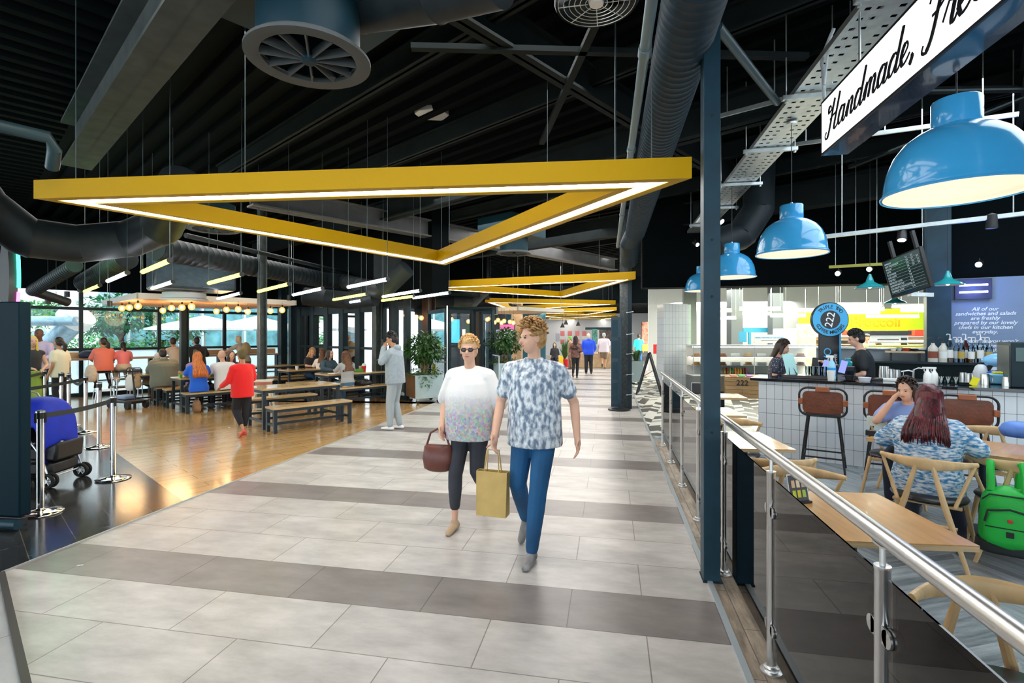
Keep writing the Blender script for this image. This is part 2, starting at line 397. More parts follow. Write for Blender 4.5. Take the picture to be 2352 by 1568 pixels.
# ---------------------------------------------------------------- columns
def column(x0, x1, y0, y1, z1, m, name='pillar', rz=0, label=None):
    return struct(MB().box(x0, x1, y0, y1, 0, z1).build(name, m, bevel=.004, smooth=0))
column(.635, .745, 3.70, 3.83, 4.7, blue_steel)
bolt = MB()
for z in (1.03, 1.96, 2.35, 3.2): bolt.ell((.69, 3.698, z), .009, .006, .009, 8, 5)
b_ = bolt.build('column_bolt', black_steel); b_.parent = bpy.data.objects['pillar']
struct(MB().box(.63, .76, 3.69, 3.84, 0, .012).build('pillar_base', black_steel)).parent = bpy.data.objects['pillar']
def rcol(p, w, z1, m, base=0):
    mb = MB(); h = w / 2; M = Matrix.Translation((p[0], p[1], 0)) @ Matrix.Rotation(TH, 4, 'Z')
    mb.box(-h, -h + .025, -h, h, 0, z1, M); mb.box(h - .025, h, -h, h, 0, z1, M); mb.box(-h, h, -.012, .012, 0, z1, M)   # H section
    return struct(mb.build('pillar', m, smooth=0))
grim = mat('worn_dark_steel', (.05, .065, .065), .5, noise=.5, nscale=9)
rcol(P2(602, 11.3), .155, 4.7, grim)
rcol(P2(423, 14.2), .19, 4.2, black_steel)
rcol(P2(866, 13.8), .18, 4.2, grim)
rcol(P2(650, 17.2), .22, 4.2, black_steel); rcol(P2(672, 16.8), .20, 4.2, black_steel)
rcol(P2(905, 14.4), .20, 4.2, black_steel); rcol(P2(935, 15), .16, 4.2, grim)
rcol(P2(985, 16.5), .3, 4.2, mat('brown_steel', (.12, .07, .045), .4))
# second corridor column with its dark panels
q = P2(1424, 11.9)
struct(MB().box(q[0] + .0, q[0] + .2, q[1], q[1] + .25, 0, 4.6).build('pillar', mat('dark_flaky_steel', (.065, .08, .085), .5, col2=(.03, .04, .045), nscale=18)))
# ---------------------------------------------------------------- glazing of the dining area
pane_m = glass('clear_glass', (.96, .99, .99))
frost_m = glass('frosted_glass', (.55, .75, .80), milky=.75, milk=(.80, .93, .95))
WN = [0]
def bay(p, q, z0, z1, rails, lowfrost=None, jamb=.07, dep=.10, m=black_steel, name='window'):
    WN[0] += 1
    mb = MB(); P = Vector((*p, 0)); Q = Vector((*q, 0)); d = (Q - P).normalized()
    for e in (P + d * jamb / 2, Q - d * jamb / 2): mb.bar(e + Vector((0, 0, z0)), e + Vector((0, 0, z1)), jamb, dep, up=(d.y, -d.x, 0))
    for z, h in rails: mb.bar(P + Vector((0, 0, z)), Q + Vector((0, 0, z)), dep * .8, h)
    fr = struct(mb.build('%s_%d' % (name, WN[0]), m, smooth=0))
    def pane(nm, a, b, mt):
        n = Vector((-d.y, d.x, 0)) * .004
        pb = MB().add([P + n + Vector((0, 0, a)), Q + n + Vector((0, 0, a)), Q + n + Vector((0, 0, b)), P + n + Vector((0, 0, b))], [(0, 1, 2, 3)])
        o = pb.build(nm, mt, fr, smooth=0); return o
    if lowfrost:
        pane('frosted_pane', z0, lowfrost, frost_m); pane('glass_pane', lowfrost, z1, pane_m)
    else: pane('glass_pane', z0, z1, pane_m)
    return fr
ua = [-1.2, .45, 2.37, 4.18, 5.98, 7.75]
for i in range(5):
    bay(L(ua[i], 18.2), L(ua[i + 1], 18.2), 0.0, 2.95, [(.04, .12), (1.29, .07), (2.41, .08), (.42, .03), (2.92, .06)], lowfrost=1.26, jamb=.045 if i else .1)
fb = [RA(u, 7.9) for u in (672, 690, 720, 753, 788, 826, 866)]
for i in range(6):
    bay(fb[i], fb[i + 1], 0, 2.62, [(.05, .1), (1.31, .07), (2.48, .3)], jamb=.13, dep=.16)
fb2 = [RA(u, 7.95) for u in (880, 905, 938)]
for i in range(2):
    bay(fb2[i], fb2[i + 1], 0, 2.62, [(.05, .1), (1.0, .05), (2.5, .12)], jamb=.09, dep=.12)
# glass entrance screens beyond the planters
door_m = mat('dark_door_frame', (.02, .03, .035), .35)
ds = [(-5.4, 16.6), (-4.75, 16.9), (-4.0, 17.3), (-3.45, 18.4)]
struct(MB().box(-6.4, -3.6, 16.2, 16.45, 2.35, 2.6).build('trim_5', door_m, smooth=0))
WN[0] = 0
P_, Q_ = P2(985, 15.2), P2(1026, 13.6)
bay(P_, Q_, 0, 2.4, [(.05, .1), (1.05, .04), (2.35, .1)], jamb=.06, name='door')
P_, Q_ = P2(1030, 15.4), P2(1085, 16.0)
bay(P_, Q_, 0, 2.45, [(.05, .1), (1.35, .05), (2.4, .1)], jamb=.07, name='door')
P_, Q_ = P2(1088, 16.2), P2(1133, 15.4)
bay(P_, Q_, 0, 2.5, [(.05, .06), (2.46, .08)], jamb=.035, name='door')
mb = MB(); q = P2(1027, 13.3); mb.cyl((*q, 0), (*q, 2.45), .02, 10); mb.cyl((*q, .98), (*P2(1000, 13.6), .98), .018, 8)
mb.lathe([(0, 0), (.06, 0), (.06, .01), (.02, .02)], (*q, 0), 16)
tag(mb.build('barrier_post', chrome), 'tall slim stainless post with dark crossbar beside the nearest leafy planter', 'post')
mb = MB(); q = P2(1146, 13.8); mb.cyl((*q, 0), (*q, 1.12), .015, 10); mb.cyl((*q, 1.12), (*P2(1132, 14.6), 1.12), .015, 8); mb.lathe([(0, 0), (.06, 0), (.06, .01), (.015, .02)], (*q, 0), 16)
tag(mb.build('gate_post', chrome), 'low stainless gate rail standing behind the white-topped woman', 'post')
# ---------------------------------------------------------------- outside
struct(MB().prism([L(7.97, 18.5), L(-12, 18.5), L(-12, 60), L(30, 60), L(30, 18.5)], -.3, -.02).build('ground_terrace', mat('pale_paving', (.62, .66, .66), .7, noise=.1), smooth=0))
leaf_a = mat('bright_leaf', (.10, .36, .12), .5, noise=.5, nscale=3); leaf_b = mat('blue_green_leaf', (.05, .24, .12), .55, noise=.5, nscale=3)
leaf_c = mat('dark_glossy_leaf', (.03, .10, .02), .32, noise=.6, nscale=5); leaf_d = mat('yellow_green_leaf', (.10, .22, .03), .35, noise=.6, nscale=5)
bark = mat('brown_bark', (.12, .07, .04), .8, noise=.4, nscale=12, bump=.4)
def leaves(mb, c, rx, ry, rz, n, ls, rnd, droop=.3, shell=.45, asp=.45):
    for i in range(n):
        while True:
            q = Vector((rnd.uniform(-1, 1), rnd.uniform(-1, 1), rnd.uniform(-1, 1)))
            if shell < q.length < 1: break
        p = Vector((c[0] + q.x * rx, c[1] + q.y * ry, c[2] + q.z * rz))
        d = Vector((q.x, q.y, q.z * .5 - droop + rnd.uniform(-.5, .5))) + Vector((rnd.uniform(-.6, .6), rnd.uniform(-.6, .6), 0))
        d.normalize(); s = d.cross(Vector((rnd.uniform(-.3, .3), rnd.uniform(-.3, .3), 1))).normalized(); nn = s.cross(d)
        l = ls * rnd.uniform(.7, 1.3); w = l * asp
        mb.add([p, p + d * l * .45 + s * w / 2 + nn * l * .06, p + d * l, p + d * l * .45 - s * w / 2 + nn * l * .06], [(0, 1, 2, 3)])
def outdoor_tree(label, cat, p, h, blobs, ls, n, m, seed, group=None, trunk=.12, name='leafy_tree'):
    r = random.Random(seed); t = thing(name, label, cat, (p[0], p[1], -.02), 0, group)
    mb = MB()
    for (x, y, z, a, b, c) in blobs: leaves(mb, (x, y, z), a, b, c, int(1.6 * n * a * b ** .5), ls, r)
    mb.build('foliage', m, t, smooth=0)
    tb = MB().tube([(0, 0, 0), (.05, .02, h * .4), (0, 0, h * .75)], [trunk, trunk * .8, trunk * .5], 8)
    for k in range(4): a = k * 1.7 + seed; tb.tube([(0.02, 0, h * .45), (math.cos(a) * .5, math.sin(a) * .5, h * .7)], [trunk * .5, trunk * .2], 6)
    tb.build('trunk', bark, t)
    return t
outdoor_tree('green tree outside the first wide window with a slim dark trunk', 'tree', P2(276, 21), 3.4, [(0, 0, 2.6, 1.7, 1.4, .75), (1.2, .3, 2.9, .9, .9, .5), (-1.2, 0, 2.2, .9, .9, .6)], .22, 420, leaf_b, 1)
outdoor_tree('low leafy shrub growing under the tree outside the window', 'shrub', P2(262, 20), 1.0, [(0, 0, .9, 1.2, .9, .55), (1.3, .3, 1.0, .9, .8, .5), (-1.1, .2, .8, .9, .8, .5)], .2, 420, leaf_a, 2, name='leafy_shrub')
outdoor_tree('bushy green shrub outside beside the sloping steel strut', 'shrub', P2(160, 19), 1.1, [(0, 0, .9, 1.3, .9, .75), (1.1, 0, 1.2, .7, .6, .5)], .2, 420, leaf_a, 3, name='leafy_shrub')
outdoor_tree('tall bush outside the window behind the queue barrier', 'shrub', P2(78, 21), 2.2, [(0, 0, 1.5, 1.9, 1.2, 1.0), (0, 0, 2.7, 1.9, 1.1, .35)], .22, 300, leaf_a, 4, name='leafy_shrub')
outdoor_tree('bright bush outside the window near the dark slim column', 'shrub', P2(372, 21), 2.0, [(0, 0, 1.3, 1.2, 1.0, 1.1), (.9, .3, 2.0, .7, .6, .5)], .2, 380, leaf_a, 5, name='leafy_shrub')
# sloping glazed strut and its collar outside the first window
gs = mat('blue_grey_steel', (.25, .40, .50), .35, .3, noise=.2)
t = thing('strut', 'thick blue-grey sloping steel strut outside the first window', 'strut', D(120, 840, 17.2), 0)
o0 = Vector(t.location)
MB().tube([Vector(D(98, 812, 17.2)) - o0, Vector(D(176, 732, 17.2)) - o0], .33, 20).build('brace', gs, t)
MB().bar(Vector(D(60, 800, 17.8)) - o0, Vector(D(100, 760, 17.8)) - o0, .25, .3).build('brace', gs, t)
MB().cyl(Vector(D(166, 738, 17.0)) - o0, Vector(D(184, 720, 17.0)) - o0, .5, 24).build('collar', white_p, t)
tag(MB().tube([D(20, 737, 16.6), D(175, 737, 16.6)], .16, 16).build('steel_pipe', gs), 'horizontal blue-grey pipe outside the first window', 'pipe')
# facade with glazed lower part and fence
fac = thing('glazed_building', 'pale building with tall blue-green windows outside behind the parasols', 'building', (*P2(560, 27), 0), TH)
MB().box(-6, 4, 0, .4, 3.3, 6.5).build('upper_wall', mat('pale_blue_wall', (.45, .58, .66), .6), fac, smooth=0)
MB().box(-6, 4, .3, .5, 0, 3.3).build('shopfront', mat('teal_glazing', (.20, .50, .55), .15, .1, noise=.5, nscale=2), fac, smooth=0)
for k in range(10): MB().box(-6 + k, -5.9 + k, -.05, .3, 0, 3.3).build('column', mat('white_column', (.7, .78, .8), .5), fac, smooth=0)
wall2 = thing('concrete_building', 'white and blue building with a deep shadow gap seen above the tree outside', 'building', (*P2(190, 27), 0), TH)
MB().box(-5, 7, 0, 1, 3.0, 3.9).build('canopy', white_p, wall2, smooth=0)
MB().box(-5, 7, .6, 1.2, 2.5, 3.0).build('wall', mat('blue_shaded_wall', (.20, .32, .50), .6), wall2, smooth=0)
fm = mat('white_fence_paint', (.8, .85, .85), .6)
def fence(p, q, n, label):
    t = thing('picket_fence', label, 'fence', (p[0], p[1], 0)); P = Vector((0, 0, 0)); Q = Vector((q[0] - p[0], q[1] - p[1], 0))
    mb = MB(); mb.bar(P + Vector((0, 0, .5)), Q + Vector((0, 0, .5)), .03, .05); mb.build('rail', fm, t, smooth=0)
    mb = MB()
    for i in range(n): c = P.lerp(Q, i / (n - 1)); mb.bar(c, c + Vector((0, 0, 1.08)), .07, .02)
    tag(mb.build('pickets', fm, t, smooth=0), kind='stuff')
fence(P2(345, 23), P2(700, 25.5), 70, 'low white picket fence outside the windows in front of the glazed building')
cloth = mat('white_parasol_canvas', (.85, .88, .88), .8)
def parasol(label, p, r, z):
    t = thing('parasol', label, 'parasol', (p[0], p[1], 0), 0)
    MB().lathe([(.02, z + .55), (r * .5, z + .30), (r, z), (r, z - .08), (r * .5, z + .24), (.02, z + .5)], n=8).build('canopy', cloth, t, smooth=0)
    MB().cyl((0, 0, -.02), (0, 0, z + .55), .03, 10).build('pole', fm, t)
    MB().lathe([(0, 0), (.3, 0), (.3, .06), (0, .08)], n=16).build('base', fm, t)
parasol('wide white parasol outside between the slim column and the next mullion', P2(470, 21.5), 2.1, 1.95)
parasol('white parasol outside behind the worn steel column', P2(590, 23.5), 2.0, 2.0)
parasol('white parasol outside, seen through the folding glass doors', P2(735, 22.5), 2.1, 1.95)
# bar along the window
t = thing('window_bar', 'long wooden bar table running below the dining area windows', 'table', (*L(1.5, 17.65), 0), TH)
MB().box(-1.5, 6.2, -.25, .3, 1.02, 1.07).build('tabletop', mat('pale_bar_top', (.42, .27, .17), .3), t, bevel=.004)
for k in range(5): MB().box(-1.3 + k * 1.8, -1.22 + k * 1.8, -.1, .1, 0, 1.02).build('leg', black_steel, t, smooth=0)
for a, w_ in ((-.4, 1.2), (2.9, 1.6), (5.0, 1.0)):
    MB().box(a, a + w_, .27, .3, 1.07, 1.22).build('upstand', woodlt, t, smooth=0)
# ---------------------------------------------------------------- ducts
dr_m = mat('dull_rod_steel', (.09, .12, .13), .5, .4)
def ribbed(mb, path, r, pitch=.1, n=28, rib=.012):
    # tube with raised spiral-seam ribs along straight runs
    P = [Vector(p) for p in path]; pts = []; rr = []
    for i in range(len(P) - 1):
        a, b = P[i], P[i + 1]; ln = (b - a).length; k = max(1, int(ln / pitch))
        for j in range(k):
            t = j / k
            q = a.lerp(b, t); e = min(.012, ln / k * .2) / ln
            pts += [q, a.lerp(b, min(1, t + e)), a.lerp(b, min(1, t + 2 * e))]; rr += [r, r + rib, r]
    pts.append(P[-1]); rr.append(r)
    return mb.tube(pts, rr, n)
def duct(label, path, r, m=ductm, pitch=.1, rib=.008, hang=None):
    o = ribbed(MB(), path, r, pitch, 28, rib).build('air_duct', m, smooth=50); return tag(o, label, 'duct')
duct('long ribbed black round duct running along the corridor above the blue pendants', [(.51, -2, 3.76), (.51, 10.6, 3.76)], .19, ductb, .085)
duct('short round duct end dropping at the far end of the long ribbed duct', [(.51, 10.6, 3.76), (.42, 11.0, 3.62), (.42, 11.5, 3.3)], .19, ductb, .3)
duct('fat dark duct crossing from the wall and rising over the queue barrier', [D(-140, 330, 5.6), D(-40, 470, 5.9), D(60, 545, 6.2), D(180, 560, 6.6), D(300, 548, 6.9), D(370, 520, 6.6), D(420, 420, 6.0)], .24, ductm, .9, .006)
duct('long black spiral duct over the picnic tables, running away to the glass doors', [(-7.78, 7.6, 3.21), (-7.78, 12.9, 3.21)], .215, ductm, .16, .006)
duct('black duct bend rising from the far end of the spiral duct', [(-7.78, 12.9, 3.21), (-7.4, 13.4, 3.2), D(880, 668, 11.8), D(935, 615, 11.6)], .21, ductm, .5, .006)
duct('ribbed galvanised-look duct slanting down towards the window', [D(292, 594, 9.2), D(192, 650, 10.6)], .17, ductm, .09, .012)
duct('slim green-lit ribbed duct near the neon ring', [D(172, 610, 9.4), D(75, 668, 11.2)], .12, ductm, .12, .01)
duct('dark pipe sloping down from the slim green-lit duct', [D(75, 668, 11.2), D(155, 694, 12.0)], .10, ductm, .4, .004)
duct('thick black duct leading into the ceiling diffuser plenum', [D(820, 20, 3.9), D(1000, -10, 3.5), D(1150, -50, 3.2)], .17, ductm, .45, .008)
duct('angular black duct bend above the café pendants', [D(1640, 560, 8.5), D(1702, 540, 8.5), D(1742, 480, 8.5), D(1745, 340, 8.5)], .24, ductm, .6, .008)
duct('dark duct above the partition far behind the yellow lights', [D(900, 690, 17), D(1080, 690, 18), D(1110, 660, 18)], .30, ductm, .6, .008)
duct('broad grey duct crossing low behind the worn steel column', [D(700, 680, 12.6), D(800, 690, 12.6), D(862, 682, 12.4)], .22, ductm, .4, .008)
# grey pipe next to the long duct, pipes over the dining area
mb = MB().tube([(.24, 1.9, 4.7), (.24, 2.15, 3.62), (.235, 2.25, 3.55)], .035, 12)
mb.tube([(.235, 2.25, 3.55), (.17, 11, 3.55)], .035, 12)
for y in (2.4, 3.4, 5.2, 8): mb.cyl((.235 - (y - 2.25) * .0074, y, 3.55), (.235 - (y - 2.25) * .0074, y + .1, 3.55), .043, 12)
tag(mb.build('conduit_pipe', mat('blue_grey_pipe', (.12, .18, .21), .4, .2)), 'blue-grey pipe running beside the long ribbed duct', 'pipe')
tag(MB().tube([(-7.35, 7.8, 3.45), (-7.2, 13.5, 3.42)], .045, 10).build('conduit_pipe', ductm), 'slim grey pipe running above the long spiral duct', 'pipe')
mb = MB().tube([D(-60, 275, 3.9), D(110, 315, 4.2), D(125, 345, 4.25), D(120, 385, 4.35)], .05, 12)
tag(mb.build('conduit_pipe', mat('dark_teal_pipe', (.03, .06, .065), .4)), 'dark bent pipe under the big ceiling beam', 'pipe')
mb = MB().tube([D(1648, 60, 3.6), D(1785, 235, 5.0)], .035, 12)
tag(mb.build('conduit_pipe', mat('dark_teal_pipe', (.03, .06, .065), .4)), 'slanting dark blue pipe between long duct and cable tray', 'pipe')
# plenum + swirl diffuser
def diffuser(label, c, R, plen=True, big=True):
    t = thing('ceiling_diffuser', label, 'air diffuser', c, TH)
    n = 48 if big else 24
    MB().lathe([(R, .0), (R, .02), (R * .92, .05), (R * .82, .05), (R * .77, .03), (R * .76, .005), (R * .86, -.006), (R, 0)], n=n).build('rim', mat('grey_diffuser_paint', (.085, .095, .10), .6, spec=.15), t)
    MB().lathe([(R * .74, .04), (R * .82, .06), (R * .82, .42)], n=n).build('neck', mat('blue_diffuser_paint', (.008, .035, .052), .5, spec=.2), t)
    MB().lathe([(0, -.02), (R * .1, -.018), (R * .155, .01), (R * .13, .05), (0, .06)], n=20).build('hub', mat('blue_diffuser_paint', (.008, .035, .052), .5, spec=.2), t)
    for k in range(12):
        a = k * PI / 6; M = Matrix.Rotation(a, 4, 'Z') @ Matrix.Translation((0, 0, .03)) 
        MB().box(R * .12, R * .78, -.006, .006, -.03, .03, M).build('blade', mat('grey_diffuser_paint', (.085, .095, .10), .6, spec=.15), t, smooth=0)
    if plen:
        MB().prism([(-.62, -.5), (.62, -.5), (.62, .62), (-.62, .62)], .40, .85).build('plenum', mat('blue_diffuser_paint', (.008, .035, .052), .5, spec=.2), t, smooth=0)
    return t
diffuser('big round swirl diffuser with twelve blades near the front yellow triangle', D(710, 140, 3.7), .43)
diffuser('small round diffuser glimpsed above the second yellow triangle', D(1180, 583, 12.5), .42, True, False)
diffuser('round grey diffuser seen just under the edge of the front triangle light', D(490, 528, 8.5), .40, False, False)
q = D(905, 640, 13.2)
t = thing('duct_box', 'square dark duct box with a short round outlet beside the second triangle', 'duct', q)
MB().box(-.42, .42, -.3, .3, -.12, .75).build('body', ductm, t, smooth=0); MB().lathe([(.17, -.12), (.17, -.38), (.24, -.42), (.24, -.43)], n=20).build('outlet', ductm, t)
q = D(440, 628, 11.2)
t = thing('duct_box', 'large foil-wrapped dark duct housing above the white round diffuser', 'duct', q, TH - .1)
MB().box(-.75, .75, -.6, .6, -.38, .42).build('body', mat('wrapped_duct', (.04, .065, .085), .28, noise=.3, bump=.6, bscale=14), t, bevel=.05)
t = thing('drum_diffuser', 'round white drum diffuser hanging over the slatted wooden canopy', 'air diffuser', D(424, 690, 11.4))
MB().lathe([(0, 0), (.40, 0), (.46, .0), (.46, .03), (.42, .05), (.42, .16), (0, .16)], n=32).build('drum', white_p, t)
# axial fan at the top of the frame
t = thing('axial_fan', 'round caged ceiling fan at the top edge beside the long duct', 'fan', D(1370, 8, 3.75), 0)
mb = MB()
for r in (.08, .12, .16, .20, .24, .28): mb.tube([(r * math.cos(i * PI / 20), r * math.sin(i * PI / 20), 0) for i in range(40)], .003, 5, closed=True, cap=False)
for k in range(8): mb.bar((.06 * math.cos(k * PI / 4), .06 * math.sin(k * PI / 4), 0), (.28 * math.cos(k * PI / 4), .28 * math.sin(k * PI / 4), 0), .005)
mb.build('cage', galv, t)
MB().lathe([(0, -.01), (.05, -.01), (.06, .02), (0, .03)], n=20).build('hub', white_p, t)
MB().lathe([(.30, 0), (.31, .02), (.31, .2), (.29, .2), (.29, .02), (.30, 0)], n=32).build('rim', ductm, t)
for k in range(5):
    a = k * PI * .4; M = Matrix.Rotation(a, 4, 'Z') @ Matrix.Translation((0, 0, .08)) @ Matrix.Rotation(.5, 4, 'X'); MB().box(.05, .27, -.06, .06, -.003, .003, M).build('blade', black_steel, t, smooth=0)
# motion sensor
t = thing('wall_speaker', 'small white wedge-shaped detector hanging from the black ceiling', 'detector', D(992, 266, 7.2), .3)
MB().prism([(-.24, -.03), (-.17, -.15), (0, -.2), (.17, -.15), (.24, -.03), (.14, .16), (-.14, .16)], 0, .14).build('housing', mat('grey_white_plastic', (.6, .6, .62), .4), t, bevel=.01)
MB().box(-.02, .02, -.02, .02, .12, .5).build('bracket', black_steel, t)
# rods and hanging wires in the void
mb = MB()
rods = [(1413, 370, 560, 6), (1420, 640, 430, 10)]
def rod(label, u, v0, v1, d, r=.008, m=None):
    a = D(u, v0, d); b = D(u, v1, d); z1 = min(max(a[2], b[2]), 4.765); z0 = min(a[2], b[2])
    return tag(MB().cyl((a[0], a[1], z0), (a[0], a[1], z1), r, 6).build('hanger_rod', m or galv), label, 'rod')

rod('steel rod carrying the right corner of the front triangle', 1413, 0, 372, 4.6, .009, dr_m)
# perforated cable tray over the pendants
t = thing('cable_tray', 'long perforated galvanised cable tray running above the blue pendants', 'cable tray', (1.885, 0, 3.93))
n = 0; mb = MB(); w_ = .2
# punched deck: strips between rows of slots
ys = [-1.0 + .12 * k for k in range(116)]
for y in ys:
    mb.box(-w_, w_, y, y + .085, 0, .003)
    for x0, x1 in ((-.2, -.165), (-.125, -.09), (-.05, .05), (.09, .125), (.165, .2)): mb.box(x0, x1, y + .085, y + .12, 0, .003)
mb.build('deck', galv, t, smooth=0)
MB().box(-.205, -.2, -1, 12.9, 0, .05).box(.2, .205, -1, 12.9, 0, .05).build('side_flange', galv, t, smooth=0)
for k in range(9):
    y = .9 + k * 1.42
    b = thing('strut_bracket', 'galvanised bracket under the cable tray, with its hanger rods', 'bracket', (1.885, y, 3.9), 0, 'brackets under the long cable tray')
    MB().box(-.3, .3, -.02, .02, -.02, .02).build('channel', galv, b, smooth=0)
    for s in (-1, 1): MB().cyl((s * .27, 0, -.03), (s * .27, 0, .84), .006, 6).build('hanger', galv, b)
    MB().cyl((-.27, 0, -.045), (-.27, 0, -.02), .014, 6).cyl((.27, 0, -.045), (.27, 0, -.02), .014, 6).build('nut', galv, b)
mb = MB().tube([(1.80, 4.6, 4.2), (1.74, 4.7, 4.0), (1.70, 4.55, 3.85), (1.69, 4.5, 3.6), (1.70, 4.4, 3.45)], .014, 8)
mb.tube([(2.1, 3.9, 4.12), (1.9, 4.2, 4.05), (1.72, 4.5, 3.98), (1.69, 4.5, 3.7)], .010, 8)
tag(mb.build('cable', mat('white_cable', (.7, .75, .78), .4)), 'pale grey cables dropping from the tray to the lit sign', 'cable')
# lighting tracks over the café
def track(label, p, q, m=galv, w=.05):
    t = thing('lighting_track', label, 'track', p); Q = Vector(q) - Vector(p)
    MB().bar((0, 0, 0), Q, w, .045).build('rail', m, t, smooth=0)
    for k in (.12, .5, .88):
        c = Q * k; MB().cyl(c, c + Vector((0, 0, 4.765 - p[2] - c.z)), .006, 6).build('hanger', galv, t)
    return t
track('pale perforated lighting track crossing the café behind the second blue pendant', D(1880, 545, 6.4), D(2400, 485, 5.4))
track('second pale lighting track above the menu board', D(2085, 600, 9.0), D(2400, 575, 8.0))
track('short yellow-lit track with two bright spotlights', D(1905, 613, 9.2), D(2030, 606, 8.6), mat('yellow_track', (.5, .48, .08), .4))
track('thin rail high above the second blue pendant', D(1640, 270, 6), D(1960, 185, 4.6), galv, .025)
track('thin rail crossing behind the lit sign', D(1800, 335, 6.6), D(2340, 262, 5.0), galv, .025)
def spot(label, c, aim, lit=True, s=1.0, group=None):
    t = thing('spotlight', label, 'spotlight', c, 0, group); a = Vector(aim).normalized(); p = Vector((0, 0, -.03 * s))
    MB().tube([p - a * .07 * s, p - a * .06 * s, p + a * .07 * s, p + a * .075 * s], [.02 * s, .042 * s, .05 * s, .046 * s], 16).build('can', black_p, t)
    MB().cyl((0, 0, .05 * s), (0, 0, -.03 * s), .008, 6).build('stem', black_p, t)
    if lit: MB().cyl(p + a * .072 * s, p + a * .079 * s, .04 * s, 16).build('lamp', emis('spot_glow', (.9, .97, 1), 14), t)
    return t
spot('bright spotlight at the near end of the yellow-lit track', D(1926, 622, 9.0), (-.5, -.8, -.3))
spot('bright spotlight above the small teal pendant by the menu board', D(1998, 612, 8.8), (-.5, -.8, -.3))
spot('bright white spotlight above the blue grey text wall', D(2250, 600, 7.8), (-.6, -.7, -.35))
spot('cylindrical grey track light hanging from the pale track', D(2278, 500, 5.6), (0, 0, -1), False, 1.1)
spot('small spotlight beside the wide front column under the cable tray', D(1650, 500, 8), (.5, -.5, -.5))
spot('black spotlight bracket light at the far end of the cable tray', D(1597, 556, 11), (.4, -.6, -.4))
spot('black spotlight hanging under the pale track, aimed down', D(2072, 532, 6.0), (-.2, -.3, -1))
# ---------------------------------------------------------------- triangle lights
yel = mat('yellow_paint', (.55, .31, .0), .5, spec=.2)
led = emis('warm_white_led', (1.0, .95, .86), 13)
def triangle(label, pts, z, hgt=.165, bw=.30, lw=.088, group='yellow triangle ring lights over the corridor'):
    cx = sum(p[0] for p in pts) / 3; cy = sum(p[1] for p in pts) / 3
    t = thing('triangle_light', label, 'ceiling light', (cx, cy, z), 0, group)
    P = [Vector((p[0] - cx, p[1] - cy, 0)) for p in pts]
    if (P[1] - P[0]).cross(P[2] - P[0]).z < 0: P = [P[0], P[2], P[1]]
    def inset(dist):
        out = []
        for i in range(3):
            a, b, c = P[i - 1], P[i], P[(i + 1) % 3]
            d1 = (b - a).normalized(); d2 = (c - b).normalized()
            n1 = Vector((-d1.y, d1.x, 0)); n2 = Vector((-d2.y, d2.x, 0)); k = (n1 + n2); k = k / (1 + n1.dot(n2))
            out.append(b + k * dist)
        return out
    O_, I_ = inset(0), inset(bw); g0, g1 = inset(bw / 2 - lw * .75), inset(bw / 2 + lw * .75)
    def rg(ring, z): return [(q.x, q.y, z) for q in ring]
    mb = MB()
    rings = [rg(O_, 0), rg(O_, hgt), rg(I_, hgt), rg(I_, 0), rg(g1, 0), rg(g1, .012), rg(g0, .012), rg(g0, 0)]
    b = len(mb.v)
    for r in rings: mb.v += r
    m = len(rings)
    for j in range(m):
        for i in range(3): k = (j + 1) % m; mb.f.append((j * 3 + i, j * 3 + (i + 1) % 3, k * 3 + (i + 1) % 3, k * 3 + i))
    mb.build('frame', yel, t, smooth=0)
    A, B = inset(bw / 2 - lw * .7), inset(bw / 2 + lw * .7)
    mb = MB(); rr = [rg(A, .004), rg(A, .011), rg(B, .011), rg(B, .004)]
    for r in rr: mb.v += r
    for j in range(4):
        for i in range(3): k = (j + 1) % 4; mb.f.append((j * 3 + i, j * 3 + (i + 1) % 3, k * 3 + (i + 1) % 3, k * 3 + i))
    mb.build('light_strip', led, t, smooth=0)
    for i in range(3):
        q = I_[i].lerp(O_[i], .5); q2 = q.lerp(I_[(i + 1) % 3].lerp(O_[(i + 1) % 3], .5), .32)
        for c in (q, q2): MB().cyl((c.x, c.y, hgt), (c.x, c.y, 4.765 - z), .004, 5).build('cable', dr_m, t)
    return t
z = 2.9
triangle('front and largest-looking yellow triangle ring light hanging over the corridor', [F(77, 456, z), F(1589, 409, z), F(1022, 609, z)], z)
triangle('second yellow triangle light along the corridor', [F(953, 662, z), F(1460, 640.5, z), F(1298, 683.5, z)], z)
triangle('third yellow triangle light along the corridor, its point towards the planters', [F(1114, 694, z), F(1414, 699, z), F(1174, 712.5, z)], z)
triangle('fourth yellow triangle light, partly behind the third', [(-4.9, 27.4), (.35, 26.0), (-1.3, 31.4)], z)
triangle('fifth yellow triangle light, far along the corridor', [(-4.9, 32.6), (.4, 33.6), (-3.2, 37.6)], z)
triangle('farthest yellow triangle light at the end of the corridor', [(-4.9, 39), (.6, 38.4), (-1.2, 43)], z)
